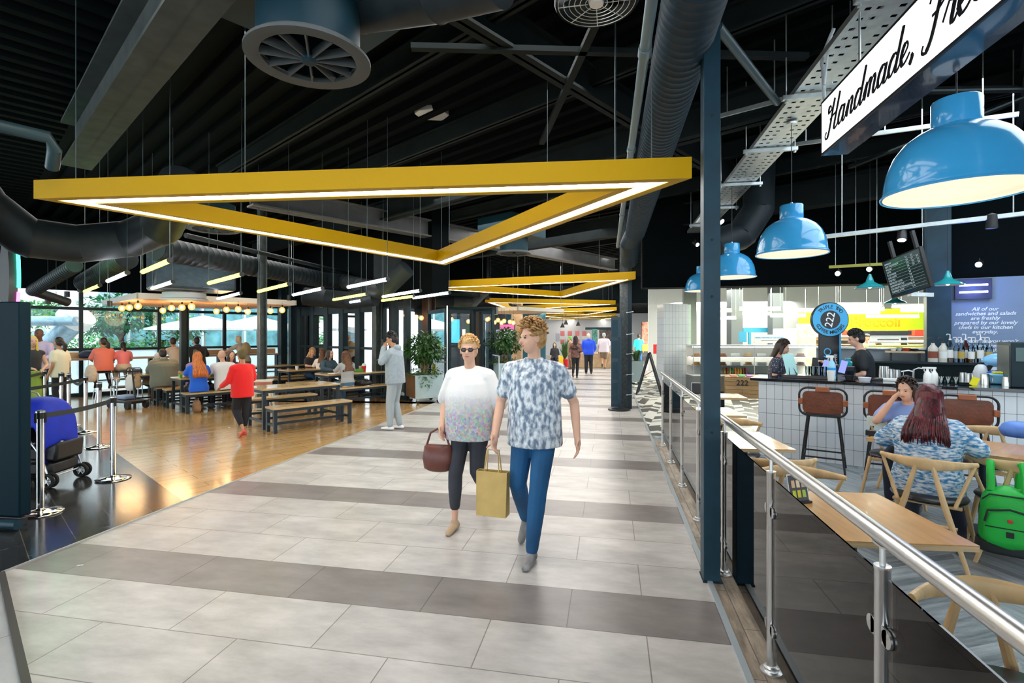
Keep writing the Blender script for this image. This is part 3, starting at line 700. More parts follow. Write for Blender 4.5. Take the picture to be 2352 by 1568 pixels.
# ---------------------------------------------------------------- neon tubes over the dining area
tube_y = emis('yellow_tube', (1.0, .88, .06), 9); tube_w = emis('cool_white_tube', (.86, .90, 1.0), 11)
def stick(label, a, b, m, z=2.48, group=None):
    p, q = F(*a, z), F(*b, z); c = ((p[0] + q[0]) / 2, (p[1] + q[1]) / 2, z)
    t = thing('tube_light', label, 'tube light', c, 0, group); A = Vector((*p, z)) - Vector(c); B = Vector((*q, z)) - Vector(c)
    MB().cyl(A, B, .026, 10).build('tube', m, t)
    MB().cyl(A - (B - A) * .012, A, .032, 10).cyl(B, B + (B - A) * .012, .032, 10).build('end_cap', black_p, t)
    for s in (A, B): MB().cyl(s + Vector((0, 0, .02)), s + Vector((0, 0, 4.765 - z)), .004, 5).build('cable', dr_m, t)
LY = ['yellow tube light nearest to the fat duct, highest of the yellow tubes', 'yellow tube light in front of the foil-wrapped duct housing', 'yellow tube light in front of the worn steel column top', 'small yellow tube light near the first window mullion', 'yellow tube light under the duct bend above the folding doors', 'yellow tube light beside the corner of the second triangle']
for lb, a, b in zip(LY, [(328, 624), (480, 650), (594, 669), (195, 669), (766, 688), (878, 690)], [(390, 598), (555, 630), (663, 652), (229, 655), (842, 675), (950, 680)]): stick(lb, a, b, tube_y)
LW = ['white tube light between the fat duct and the small yellow tube', 'white tube light just above the corner of the slatted canopy', 'white tube light over the hanging bulbs by the worn steel column', 'white tube light right of the worn steel column, below the spiral duct', 'long white tube light below the grey pipe, brightest of the whites', 'lowest white tube light above the folding glass doors', 'white tube light beside the square duct box', 'white tube light ending under the second triangle']
for lb, a, b in zip(LW, [(248, 645), (350, 662), (500, 686), (674, 677), (800, 659), (764, 700), (880, 681), (950, 684)], [(292, 626), (397, 647), (553, 673), (740, 662), (890, 641), (830, 690), (965, 667), (1032, 672)]): stick(lb, a, b, tube_w)
# ---------------------------------------------------------------- slatted canopies with bulbs
def canopy(label, a0, a1, b0, b1, z, h=.13, name='slatted_canopy'):
    t = thing(name, label, 'canopy', (*L(a0, b0), z), TH); A, B = a1 - a0, b1 - b0
    wm = mat('canopy_white_edge', (.72, .68, .58), .5)
    MB().box(0, A, 0, .03, 0, h).box(0, A, B - .03, B, 0, h).box(0, .03, 0, B, 0, h).box(A - .03, A, 0, B, 0, h).build('edge_board', wm, t, smooth=0)
    mb = MB(); n = int(B / .16)
    for k in range(n): mb.box(.03, A - .03, .05 + k * B / n, .05 + k * B / n + .09, .01, .05)
    mb.build('slats', mat('canopy_slats', (.72, .42, .20), .5), t, smooth=0)
    MB().box(.03, A - .03, .03, B - .03, .1, .12).build('backing', mat('canopy_backing', (.12, .06, .03), .6), t, smooth=0)
    for x, y in ((.1, .1), (A - .1, .1), (A - .1, B - .1), (.1, B - .1)): MB().cyl((x, y, h), (x, y, 4.765 - z), .005, 5).build('rod', galv, t)
    return t
canopy('slatted wooden canopy with a pale edge, hung over the tables by the window', 2.75, 6.35, 13.8, 17.7, 2.5)
bulb_e = emis('amber_filament', (1.0, .50, .12), 45); bulb_g = emis('amber_lit_glass', (1.0, .50, .13), 1.7)
_t = bulb_g.node_tree; _e = [n for n in _t.nodes if n.type == 'EMISSION'][0]; _tr = _t.nodes.new('ShaderNodeBsdfTransparent'); _m = _t.nodes.new('ShaderNodeMixShader'); _m.inputs[0].default_value = .55
_t.links.new(_tr.outputs[0], _m.inputs[1]); _t.links.new(_e.outputs[0], _m.inputs[2]); _t.links.new(_m.outputs[0], _t.nodes['Material Output'].inputs[0])
BG = 'globe filament bulbs under the canopy by the window'
def bulb_proto(loc, ztop, label, group, k=1.0):
    t = thing('globe_bulb', label, 'light bulb', loc, 0, group)
    MB().ell((0, 0, 0), .075 * k, .075 * k, .08 * k, 14, 10).build('globe', bulb_g, t)
    MB().ell((0, 0, 0), .034 * k, .034 * k, .042 * k, 10, 8).build('filament', bulb_e, t)
    MB().cyl((0, 0, .07 * k), (0, 0, .13 * k), .022 * k, 10).build('socket', black_p, t)
    MB().cyl((0, 0, .13 * k), (0, 0, ztop), .004, 5).build('cord', black_p, t)
    return t
bl = [(280, 708, 13.0), (297, 706, 12.4), (317, 703, 11.9), (374, 713, 13.4), (394, 707, 12.7), (418, 706, 12.2), (440, 704, 11.8), (497, 715, 13.6), (520, 711, 13.0), (547, 710, 12.6), (569, 716, 13.4), (621, 714, 13.8), (648, 712, 13.2)]
b0 = None
for (u, v, d) in bl:
    q = D(u, v, d)
    b0 = bulb_proto(q, 2.52 - q[2], 'glowing amber globe bulb hanging below the canopy by the window', BG)
for p in (P2(300, 12.4), P2(410, 12.6), P2(530, 13.2)): point_light('bulb_glow', (*p, 2.28), 22, (1, .68, .36), .3)
# far canopy and its bulbs
canopy('second slatted canopy with pale edge, far behind the planters', 13.3, 16.0, 11.9, 14.6, 2.55)
for i, (u, v) in enumerate([(1037, 733), (1076, 738), (1112, 738), (1136, 740), (1144, 735), (1152, 741), (1158, 737), (1171, 739), (1179, 741), (968, 730), (956, 728)]):
    d = 17.5 if u > 1030 else 16.2
    q = D(u, v, d); bulb_proto(q, (2.57 if u > 1030 else 3.02) - q[2], 'tiny amber globe bulb glowing far behind the glass doors and planters', 'far globe bulbs behind the glass doors')
point_light('far_bulb_glow', D(1120, 736, 17.5), 20)
# black downlights near the window head
dl0 = None
for i, (u, v) in enumerate([(110, 698), (129, 690), (154, 682), (184, 671), (252, 704), (537, 686), (665, 690), (738, 706)]):
    q = D(u, v, 12.6 if i < 5 else 13.5)
    if dl0 is None:
        dl0 = thing('downlight', 'black cylinder downlight hanging near the window heads', 'spotlight', q, 0, 'black cylinder downlights of the dining area')
        MB().lathe([(.045, 0), (.055, 0), (.055, .14), (0, .14)], n=14).build('can', black_p, dl0)
        MB().lathe([(0, .01), (.045, .005)], n=14).build('lamp', emis('downlight_glow', (1, .7, .35), 8), dl0)
        MB().cyl((0, 0, .14), (0, 0, 1.5), .005, 5).build('stem', black_p, dl0)
    else: dup(dl0, q, 0)
# ---------------------------------------------------------------- blue pendants
pb = mat('sky_blue_enamel', (.05, .36, .70), .18, coat=.6)
def pendant(label, loc, R, ztop, m=pb, group=None, watt=6):
    t = thing('pendant_lamp', label, 'pendant lamp', loc, 0, group); k = R / .33
    out = [(.333, 0), (.336, .012), (.327, .03), (.323, .07), (.308, .15), (.278, .225), (.235, .285), (.18, .328), (.135, .35), (.108, .36)]
    inn = [(r - .006, z_ - .006 if i else z_) for i, (r, z_) in enumerate(out[1:])]
    prof = [(r * k, z_ * k) for r, z_ in out]
    MB().lathe(prof, n=64).build('shade', m, t, smooth=60)
    MB().lathe([((r - .006) * k, (z_ - .006) * k if i > 1 else z_ * k + .002) for i, (r, z_) in enumerate(out)], n=48).build('lining', mat('cream_lining', (.82, .58, .50), .7), t, smooth=60)
    MB().lathe([(.338 * k, -.004 * k), (.342 * k, .004 * k), (.338 * k, .012 * k), (.33 * k, .004 * k), (.338 * k, -.004 * k)], n=64).build('rim', m, t)
    MB().lathe([(.108 * k, .345 * k), (.110 * k, .36 * k), (.110 * k, .495 * k), (.104 * k, .503 * k), (.0, .504 * k)], n=40).build('neck', m, t, smooth=40)
    MB().lathe([(0, .504 * k), (.016 * k, .504 * k), (.014 * k, .53 * k), (0, .54 * k)], n=16).build('gland', chrome, t)
    MB().cyl((0, 0, .53 * k), (0, 0, ztop), .004, 6).build('cord', black_p, t)
    MB().ell((0, 0, .13 * k), .045 * k, .045 * k, .06 * k, 14, 10).build('bulb', emis('warm_bulb', (1, .78, .55), 3), t)
    point_light('pendant_glow', (loc[0], loc[1], loc[2] + .05), watt, (1, .84, .70), .06)
    return t
for lb, y, zz in (('nearest and largest-looking blue dome pendant, under the lit sign', None, 0), ('second blue dome pendant, beside the perforated cable tray', 1, 0), ('third blue dome pendant, just behind the tall front column', 2, 0), ('fourth blue dome pendant, half hidden by the tall front column', 3, 0)):
    i = 0 if y is None else y
    d = (2.81, 5.36, 7.8, 10.6)[i]; u = (2197, 1818, 1681, 1612)[i]; zr = (2.475, 2.54, 2.57, 2.60)[i]
    p = P2(u, d); pendant(lb, (p[0], p[1], zr), .335, 3.93 - zr if i else .72)
# canopy rose on the tray
p = P2(1818, 5.36); tag(MB().lathe([(0, -.03), (.05, -.028), (.055, -.01), (.012, 0)], (p[0], p[1], 3.925), 20).build('ceiling_rose', galv), 'small steel ceiling rose under the tray above the second pendant', 'ceiling rose')
# small teal pendants
teal = mat('teal_enamel', (.03, .36, .40), .2, coat=.5)
def small_pendant(label, u, v, d, R=.2):
    c = D(u, v, d); t = thing('small_pendant_lamp', label, 'pendant lamp', c, 0, None)
    MB().lathe([(R, 0), (R * 1.02, .01), (R * .9, .035), (R * .55, .07), (R * .3, .10), (R * .22, .15), (R * .13, .20), (R * .1, .22), (0, .225)], n=32).build('shade', teal, t, smooth=50)
    MB().lathe([(R * .98, .004), (R * .85, .028), (R * .5, .06), (0, .08)], n=32).build('lining', white_p, t)
    MB().ell((0, 0, .03), .03, .03, .035, 10, 8).build('bulb', emis('warm_bulb', (1, .78, .55), 3), t)
    MB().cyl((0, 0, .22), (0, 0, 4.765 - c[2]), .004, 5).build('cord', black_p, t)
small_pendant('small teal pendant lamp just before the hanging menu board', 1998, 662, 8.1)
small_pendant('small teal pendant lamp on the dark column, the upper one of the pair', 2177, 655, 7.8)
small_pendant('small teal pendant lamp on the dark column, the lower one of the pair', 2179, 691, 9.6)
small_pendant('small teal pendant lamp directly below the hanging menu board', 2056, 697, 11.0)
small_pendant('small teal pendant lamp in front of the blue-grey text wall', 2318, 685, 9.0)
# ---------------------------------------------------------------- picnic tables and benches
top_m = mat('honey_table_top', (.58, .40, .20), .22, noise=.2, nscale=5, stretch=(1, 10, 10), coat=.3)
leg_m = mat('dark_blue_steel', (.015, .03, .045), .4)
def bench(label, a, b, ln, w_, h, cat='bench', name='picnic_bench', group=None, leg=.055, low=.12):
    x, y = L(a, b); t = thing(name, label, cat, (x, y, 0), TH, group)
    MB().box(0, ln, 0, w_, h - .035, h).build('seat' if cat == 'bench' else 'tabletop', top_m, t, bevel=.003)
    mb = MB().box(.01, ln - .01, .01, .045, h - .085, h - .035).box(.01, ln - .01, w_ - .045, w_ - .01, h - .085, h - .035)
    mb.box(.01, .05, .01, w_ - .01, h - .085, h - .035).box(ln - .05, ln - .01, .01, w_ - .01, h - .085, h - .035).build('frame', leg_m, t, smooth=0)
    for x0 in (.01, ln - .01 - leg):
        for y0 in (.01, w_ - .01 - leg): MB().box(x0, x0 + leg, y0, y0 + leg, 0, h - .085).build('leg', leg_m, t, smooth=0)
    mb = MB().box(.01 + leg, ln - .01 - leg, w_ / 2 - .02, w_ / 2 + .02, low, low + .04)
    for x0 in (.015, ln - .055): mb.box(x0, x0 + .04, .01 + leg, w_ - .01 - leg, low, low + .04)
    mb.build('stretcher', leg_m, t, smooth=0)
    return t
bench('empty wooden picnic table in front of the worn steel column', 3.72, 9.42, 1.5, .73, .73, 'table', 'picnic_table')
bench('empty bench nearest to the corridor, in front of the empty table', 3.70, 8.90, 1.48, .37, .44)
bench('empty bench behind the empty picnic table', 3.75, 10.42, 1.5, .35, .44)
bench('bench with the ginger-haired woman in blue sitting on it', 3.35, 12.50, 1.75, .36, .44)
bench('picnic table where the ginger-haired woman and bald man sit', 3.38, 12.98, 1.75, .72, .73, 'table', 'picnic_table')
bench('bench on the window side of the ginger-haired woman’s table', 3.30, 13.78, 1.6, .33, .44)
bench('bench with the broad man in the grey-green jumper sitting on it', 3.25, 14.40, 1.7, .34, .44)
bench('picnic table in front of the broad man in the grey-green jumper', 2.9, 14.9, 1.7, .7, .73, 'table', 'picnic_table')
bench('long picnic table where the two long-haired young women face each other', 6.12, 11.60, 1.62, .72, .73, 'table', 'picnic_table')
bench('bench under the curly-haired woman with the black bag on it', 6.12, 11.08, 1.62, .36, .44)
bench('bench behind the table of the two long-haired young women', 6.05, 12.45, 1.6, .34, .44)
bench('picnic table of the blonde woman in black, by the folding doors', 6.1, 13.75, 1.7, .7, .73, 'table', 'picnic_table')
bench('bench with the denim-jacket woman’s back to it, before the blonde woman’s table', 5.95, 13.25, 1.55, .33, .44)
bench('bench between the blonde woman’s table and the farthest table', 6.0, 14.65, 1.6, .34, .44)
bench('farthest picnic table near the corner columns', 6.1, 16.2, 1.6, .7, .73, 'table', 'picnic_table')
bench('bench in front of the farthest picnic table', 6.05, 15.65, 1.6, .34, .44)
# metal-framed seats near the window
def bistro(label, p, rz, h=.45):
    t = thing('metal_chair', label, 'chair', (*p, 0), rz)
    MB().box(-.21, .21, -.2, .2, h - .03, h).build('seat', black_p, t, bevel=.01)
    MB().tube([(-.2, -.2, h + .12), (-.19, -.22, h + .36), (-.15, -.22, h + .41), (.15, -.22, h + .41), (.19, -.22, h + .36), (.2, -.2, h + .12), (-.2, -.2, h + .12)], .012, 8).build('back_frame', leg_m, t)
    MB().box(-.18, .18, -.225, -.205, h + .14, h + .38).build('backrest', mat('dark_grey_mesh', (.04, .045, .05), .6), t, bevel=.01)
    for x in (-.19, .19):
        for y in (-.19, .19): MB().cyl((x, y, 0), (x * .95, y, h), .012, 8).build('leg', chrome, t)
    for x in (-.24, .24): MB().tube([(x, .15, h - .02), (x, .15, h + .2), (x, -.2, h + .22)], .01, 6).build('armrest', chrome, t)
    return t
bistro('dark metal-framed chair with the two bags hung behind it', P2(281, 12.4), TH + PI / 2)
bistro('dark metal chair beside the elderly person in stripes', P2(322, 13.1), TH - .8)
def barstool(label, p, rz, h=.72):
    t = thing('tall_stool', label, 'stool', (*p, 0), rz)
    MB().lathe([(0, h - .03), (.18, h - .03), (.18, h), (0, h)], n=20).build('seat', leg_m, t)
    for x in (-1, 1):
        for y in (-1, 1): MB().cyl((x * .2, y * .2, 0), (x * .12, y * .12, h - .03), .012, 8).build('leg', chrome, t)
    MB().tube([(-.17, -.17, .25), (.17, -.17, .25), (.17, .17, .25), (-.17, .17, .25)], .009, 6, closed=True, cap=False).build('footrest', chrome, t)
    return t
barstool('tall stool under the woman in coral at the window bar', RB(238, 17.0), TH)
barstool('tall stool under the girl in pink at the window bar', RB(284, 17.0), TH)
barstool('tall stool under the dark-haired person in black at the window bar', RB(452, 17.0), TH)
barstool('tall stool hidden by the slim dark column at the window bar', RB(404, 17.05), TH)
# clutter on tables
paper = mat('white_paper', (.85, .85, .83), .6); gbox = mat('green_card', (.10, .35, .04), .6); redc = mat('red_card', (.70, .02, .02), .5)
def box_thing(name, label, cat, c, s, m, rz=0, group=None, extra=None):
    o = MB().box(-s[0] / 2, s[0] / 2, -s[1] / 2, s[1] / 2, 0, s[2]).build(name, m, None, c, rz, bevel=min(s) * .08)
    return tag(o, label, cat, group)
def on(u, b, z): p = RB(u, b); return (p[0], p[1], z)
box_thing('food_carton', 'green food carton beside the ginger-haired woman', 'carton', on(422, 13.2, .731), (.18, .14, .08), gbox, TH)
box_thing('food_carton', 'small green carton between the ginger-haired woman and the bald man', 'carton', on(487, 13.1, .731), (.1, .1, .1), gbox, TH)
box_thing('paper_tray', 'white paper tray left of the ginger-haired woman', 'tray', on(410, 13.25, .731), (.26, .2, .02), paper, TH)
box_thing('food_carton', 'green carton on the table beside the curly-haired woman', 'carton', on(824, 12.0, .731), (.2, .14, .07), gbox, TH)
box_thing('paper_tray', 'white paper laid between the two long-haired young women', 'paper', on(773, 11.85, .731), (.34, .24, .012), paper, TH + .2)
t = thing('drink_cup', 'red and white paper cup on the curly-haired woman’s table', 'cup', on(836, 12.05, .731))
MB().lathe([(0, 0), (.045, 0), (.06, .14), (0, .14)], n=16).build('cup', redc, t); MB().lathe([(.062, .14), (.062, .15), (.04, .2), (0, .21)], n=16).build('lid', paper, t)
t = thing('drink_cup', 'tan paper cup next to the red and white cup', 'cup', on(829, 12.2, .731))
MB().lathe([(0, 0), (.045, 0), (.055, .13), (0, .13)], n=16).build('cup', mat('tan_card', (.6, .4, .25), .6), t)
t = thing('drink_cup', 'small white cup standing alone on the blonde woman’s table', 'cup', on(682, 13.9, .731))
MB().lathe([(0, 0), (.035, 0), (.045, .1), (.04, .1), (.03, .01)], n=14).build('cup', paper, t)
# bags
def blob_bag(label, c, rx, ry, rz, m, handle=None, cat='bag', name='shoulder_bag', rot=0, lumps=0):
    t = thing(name, label, cat, c, rot); mb = MB()
    mb.ell((0, 0, rz * .9), rx, ry, rz, 16, 12)
    for v_i in range(len(mb.v)):
        x, y, z = mb.v[v_i]; k = 1.0 + .25 * max(0, (rz * .9 - z) / rz); z = max(z, 0.0)
        mb.v[v_i] = (x * k * (1 + .05 * math.sin(9 * z / rz)), y * k, z)
    mb.build('body', m, t, smooth=60)
    if handle: MB().tube([(-rx * .6, 0, rz * 1.4), (-rx * .4, 0, rz * 1.8 + handle), (rx * .4, 0, rz * 1.8 + handle), (rx * .6, 0, rz * 1.4)], .008, 6).build('handle', m, t)
    return t
beige = mat('beige_fabric', (.70, .58, .44), .7, noise=.15, nscale=20); tan = mat('tan_leather', (.42, .27, .13), .6, noise=.3, nscale=14)
q = RB(209, 16.6); blob_bag('beige shoulder bag hanging at the side of the woman in coral', (q[0], q[1], .50), .17, .09, .23, beige, .15)
q = P2(298, 12.2); blob_bag('white tote bag hung behind the dark metal-framed chair', (q[0], q[1], .36), .12, .05, .2, paper, .15, name='tote_bag')
q = P2(316, 12.2); blob_bag('tan bag hung beside the white tote bag', (q[0], q[1], .42), .10, .05, .16, tan, .12, name='tote_bag')
q = RB(452, 12.62); blob_bag('small brown leather bag on the floor under the ginger-haired woman’s bench', (q[0], q[1], 0.0), .10, .07, .15, mat('brown_leather', (.35, .19, .10), .5, noise=.3, nscale=14), .04, name='handbag')
q = RB(835, 11.25); blob_bag('black leather bag lying on the curly-haired woman’s bench', (q[0], q[1], .445), .22, .13, .085, mat('black_leather', (.012, .012, .014), .3), .02, name='handbag')
q = RB(203, 17.6); blob_bag('dark jacket and bag heaped on the window bar beside the woman in coral', (q[0], q[1], 1.07), .26, .15, .11, mat('navy_fabric', (.02, .03, .07), .6, noise=.6, nscale=18), 0, name='backpack')
# white high chair and white A-frame by the column
t = thing('high_chair', 'white and pink wooden high chair in front of the worn steel column', 'chair', P2(603, 10.7) + (0,), .5)
hw = mat('cream_wood', (.78, .72, .58), .5)
for x in (-.16, .16):
    for y in (-.17, .17): MB().bar((x * 1.35, y * 1.3, 0), (x * .8, y * .7, .62), .03).build('leg', hw, t, smooth=0)
MB().box(-.17, .17, -.14, .14, .48, .51).build('seat', hw, t); MB().box(-.17, .17, .12, .14, .5, .74).build('backrest', mat('pink_panel', (.8, .3, .25), .5), t)
MB().box(-.19, .19, -.16, .16, .72, .75).build('rim', hw, t)
MB().bar((-.2, -.2, .12), (.2, -.2, .12), .03).bar((-.2, .2, .12), (.2, .2, .12), .03).build('crossbar', hw, t, smooth=0)
# red-and-white high chair set behind the bald man
t = thing('toddler_chair', 'red and white slatted child chair behind the bald man', 'chair', P2(560, 11.9) + (0,), .9)
for k in range(5): MB().box(-.2 + k * .09, -.15 + k * .09, -.02, .02, .1, .7).build('slat', redc if k % 2 else paper, t, smooth=0)
MB().box(-.22, .22, -.2, .2, .06, .1).build('base', redc, t)
# mobility scooter
t = thing('mobility_scooter', 'low black mobility scooter base with blue deck beside the window benches', 'scooter', P2(293, 11.9) + (0,), -.25)
MB().box(-.42, .42, -.17, .17, .12, .2).build('chassis', black_p, t, bevel=.03); MB().box(-.2, .12, -.14, .14, .2, .30).build('deck', mat('silver_blue_plastic', (.25, .35, .55), .25), t, bevel=.03)
for x in (-.33, .36):
    for s in (-.19, .19): MB().cyl((x, s - .03, .09), (x, s + .03, .09), .09, 18).build('wheel', rubber, t)
MB().tube([(.3, 0, .2), (.24, 0, .55), (.18, 0, .85)], .018, 8).build('tiller', black_p, t); MB().bar((.18, -.2, .85), (.18, .2, .85), .03).build('handlebar', black_p, t)
# ---------------------------------------------------------------- queue barrier posts and belts
def bpost(label, p, g='stainless queue barrier posts'):
    t = thing('barrier_post', label, 'barrier post', (p[0], p[1], 0), random.uniform(0, 6))
    MB().lathe([(.0, 0), (.172, 0), (.176, .008), (.172, .014), (.10, .026), (.036, .04), (.03, .05)], n=40).build('base', chrome2, t, smooth=50)
    MB().lathe([(.03, .04), (.03, .93), (.031, .93)], n=24).build('pole', chrome2, t)
    MB().lathe([(.034, .90), (.034, .955), (.035, .975), (.0, .985)], n=24).build('head', black_p, t)
    MB().lathe([(.0355, .957), (.0355, .972)], n=24).build('band', chrome, t)
    for s in range(2): MB().box(-.012, .012, .03, .044, .86, .955, Matrix.Rotation(s * PI + .4, 4, 'Z')).build('clip', black_p, t)
    return t
BP = [(F(93, 1178), 'queue barrier post right beside the dark kiosk, in front of the blue-covered pushchair'), (F(260, 1100), 'queue barrier post standing alone at the wood floor edge, end of the nearest belt'),
      (F(228, 1027), 'second queue barrier post behind the lone post at the floor edge'), (F(197, 993), 'third queue barrier post from the corridor, where the long belt ends'), (F(158, 978), 'queue barrier post on the wood edge behind the pushchair handle'),
      (F(141, 853, .99), 'queue barrier post in front of the woman in the white tee'), (F(102, 849, .99), 'farthest queue barrier post, next to the woman in green')]
BPP = [p for p, _ in BP]
for p, lb in BP: bpost(lb, p)
def belt(label, p, q, z=.93, sag=.0):
    mb = MB(); n = 14; P = Vector((p[0], p[1], z)); Q = Vector((q[0], q[1], z)); d = (Q - P).normalized(); P += d * .035; Q -= d * .035
    nrm = Vector((-d.y, d.x, 0)) * .0015; vs = []
    for i in range(n + 1):
        c = P.lerp(Q, i / n); c.z -= sag * 4 * (i / n) * (1 - i / n)
        for s, zz in ((-1, -.025), (1, -.025), (1, .025), (-1, .025)): vs.append(c + nrm * s + Vector((0, 0, zz)))
    fs = [(4 * i + k, 4 * i + (k + 1) % 4, 4 * i + 4 + (k + 1) % 4, 4 * i + 4 + k) for i in range(n) for k in range(4)]
    mb.add(vs, fs); return tag(mb.build('barrier_belt', mat('black_webbing', (.025, .03, .032), .75), smooth=0), label, 'belt')
belt('black retractable belt in front, over the pushchair, sloping between two posts', BPP[0], BPP[1], .925, .02)
belt('long black belt running from behind the kiosk to the third post', (-7.9, 4.9), BPP[3], .93, .03)
belt('sagging dark belt between the post behind the pushchair and the third post', BPP[4], BPP[3], .93, .12)
belt('short black belt behind the kiosk to the farthest post', (-9.6, 6.6), BPP[6][:2], .93)
# ---------------------------------------------------------------- kiosk totem and neon sign at the edge of the frame
t = thing('menu_totem', 'tall dark blue upright screen totem seen edge-on beside the queue barrier', 'kiosk', (-5.24, 3.64, 0), 0)
M = Matrix.Rotation(DEG(3), 4, 'Z')
MB().box(-.19, .16, -.05, .05, .10, 1.99, M).build('body', mat('dark_petrol_plastic', (.003, .018, .028), .55, spec=.12), t, bevel=.012)
MB().box(-.26, -.19, -.05, .05, .10, 1.99, M).build('side', mat('dark_maroon_gloss', (.05, .02, .03), .2, coat=.5), t, bevel=.008)
MB().box(-.30, .19, -.06, -.0, 0.02, .10, M).build('foot', black_p, t, bevel=.01)
MB().cyl(M @ Vector((-.30, -.09, .05)), M @ Vector((.20, -.09, .05)), .042, 20).build('foot_tube', blue_steel, t)
struct(MB().box(-7.3, -6.62, 4.0, 4.4, 0, 4.2).build('wall_west', mat('rough_brown_wall', (.16, .10, .07), .8, noise=.5, nscale=18, bump=.6), smooth=0))
t = thing('neon_ring', 'teal and magenta neon ring sign seen edge-on at the left border', 'neon sign', D(30, 640, 6.6))
R_ = .55; c0 = Vector((0, 0, 0))
def arc(a0, a1, r, sq=.16): return [(sq * r * math.cos(a0 + (a1 - a0) * i / 24), 0, r * math.sin(a0 + (a1 - a0) * i / 24)) for i in range(25)]
MB().tube(arc(-.2, 1.35, .58), .02, 8).build('teal_tube', emis('teal_neon', (.05, .95, .60), 5), t)
MB().tube(arc(-1.2, -.3, .58), .018, 8).build('magenta_tube', emis('magenta_neon', (.9, .12, .55), 5), t)
MB().lathe([(0, 0), (.5, 0), (.5, .1), (0, .1)], n=32).build('backing', black_p, t, M=Matrix.Scale(.16, 4, (1, 0, 0)) @ Matrix.Rotation(PI / 2, 4, 'X'))
point_light('neon_spill', D(90, 600, 8.6), 14, (.1, 1, .3), .1)
point_light('neon_spill', D(150, 585, 8.8), 5, (.2, 1, .2), .1)
# ---------------------------------------------------------------- pushchair with the blue cover
t = thing('pushchair', 'black pushchair draped with a royal blue cover behind the nearest barrier post', 'pushchair', (*F(98, 1108), 0), DEG(14))
blue = mat('royal_blue_cloth', (.005, .03, .55), .65, noise=.25, nscale=6, bump=.3, bscale=5)
tube_m = mat('silver_tube', (.6, .62, .65), .3, .9)
def wheel(p, r, w, par):
    x, y, z = p
    MB().tube([(x + (r - .018) * math.cos(i * PI / 12), y, z + (r - .018) * math.sin(i * PI / 12)) for i in range(24)], .018, 8, closed=True, cap=False).build('tyre', rubber, par)
    mb = MB().cyl((x, y - w, z), (x, y + w, z), .02, 12)
    for k in range(6): mb.bar((x, y, z), (x + (r - .02) * math.cos(k * PI / 3), y, z + (r - .02) * math.sin(k * PI / 3)), .008)
    mb.build('wheel', tube_m, par)
for y in (-.24, .24):
    for dy in (-.03, .03): wheel((.26, y + dy, .085), .085, .012, t); wheel((-.30, y + dy, .085), .085, .012, t)
for y in (-.24, .24):
    MB().tube([(.26, y, .1), (.18, y, .35), (-.10, y, .75), (-.26, y, 1.0), (-.36, y, 1.03)], .011, 8).build('frame_tube', tube_m, t)
    MB().tube([(-.30, y, .1), (0, y, .45), (.12, y, .5)], .011, 8).build('frame_tube', tube_m, t)
MB().tube([(-.3, -.24, .1), (-.3, .24, .1)], .009, 8).tube([(.26, -.24, .12), (.26, .24, .12)], .009, 8).build('axle', tube_m, t)
mb = MB(); prof = [(.30, .28), (.32, .50), (.14, .42), (.02, .45), (-.16, .92), (-.22, .90), (-.12, .30)]
mb.add([(x, -.2, z) for x, z in prof] + [(x, .2, z) for x, z in prof], [tuple(range(7))[::-1], tuple(range(7, 14))] + [(i, (i + 1) % 7, 7 + (i + 1) % 7, 7 + i) for i in range(7)])
mb.build('seat', black_p, t, bevel=.03)
MB().box(-.25, .25, -.2, .2, .13, .27).build('basket', black_p, t, bevel=.03)
mb = MB(); rings = []
for k in range(14):
    s = k / 13; a = s * PI * .95
    cx = .06 - .30 * math.cos(a) * (1 - .25 * s); cz = .62 + .36 * math.sin(a) if a < PI / 2 + .3 else .62 + .36 * math.sin(a) - .25 * (s - .6)
    rings.append((cx, cz))
pts = [(.20, .40), (.205, .56), (.20, .72), (.19, .86), (.15, .965), (.02, .99), (-.12, .985), (-.24, .95), (-.30, .75), (-.31, .52)]
ny = 9; vs = []
for i, (x, z) in enumerate(pts):
    for j in range(ny):
        y = -.27 + .54 * j / (ny - 1); e = abs(j - 4) / 4
        drop = .16 * e ** 3
        vs.append((x * (1 - .08 * e ** 2), y, z - drop - (.10 * (i == 0) * math.sin(j * 1.1))))
# side skirts
mb.add(vs, [(i * ny + j, i * ny + j + 1, (i + 1) * ny + j + 1, (i + 1) * ny + j) for i in range(len(pts) - 1) for j in range(ny - 1)])
for s in (0, ny - 1):
    base = len(mb.v); sk = []
    for i, (x, z) in enumerate(pts):
        q = vs[i * ny + s]; sk += [q, (q[0] * .98, q[1] * 1.03, q[2] - (.18 + .10 * math.sin(i * 1.3)))]
    mb.add(sk, [(2 * i, 2 * i + 1, 2 * i + 3, 2 * i + 2) for i in range(len(pts) - 1)])
mb.build('cover', blue, t, smooth=80, mods=[('SUBSURF', dict(levels=2, render_levels=2)), ('SOLIDIFY', dict(thickness=.008))])
# small litter on the floors
for p, lb in ((F(183, 1299), 'tiny white scrap on the dark tile band'), (F(526, 982), 'white scrap of paper on the wooden floor near the boy')):
    tag(MB().prism([(-.018, -.005), (.018, -.007), (.02, .006), (-.012, .007)], 0, .004).build('paper_scrap', paper, None, (*p, .001), .6, smooth=0), lb, 'litter')
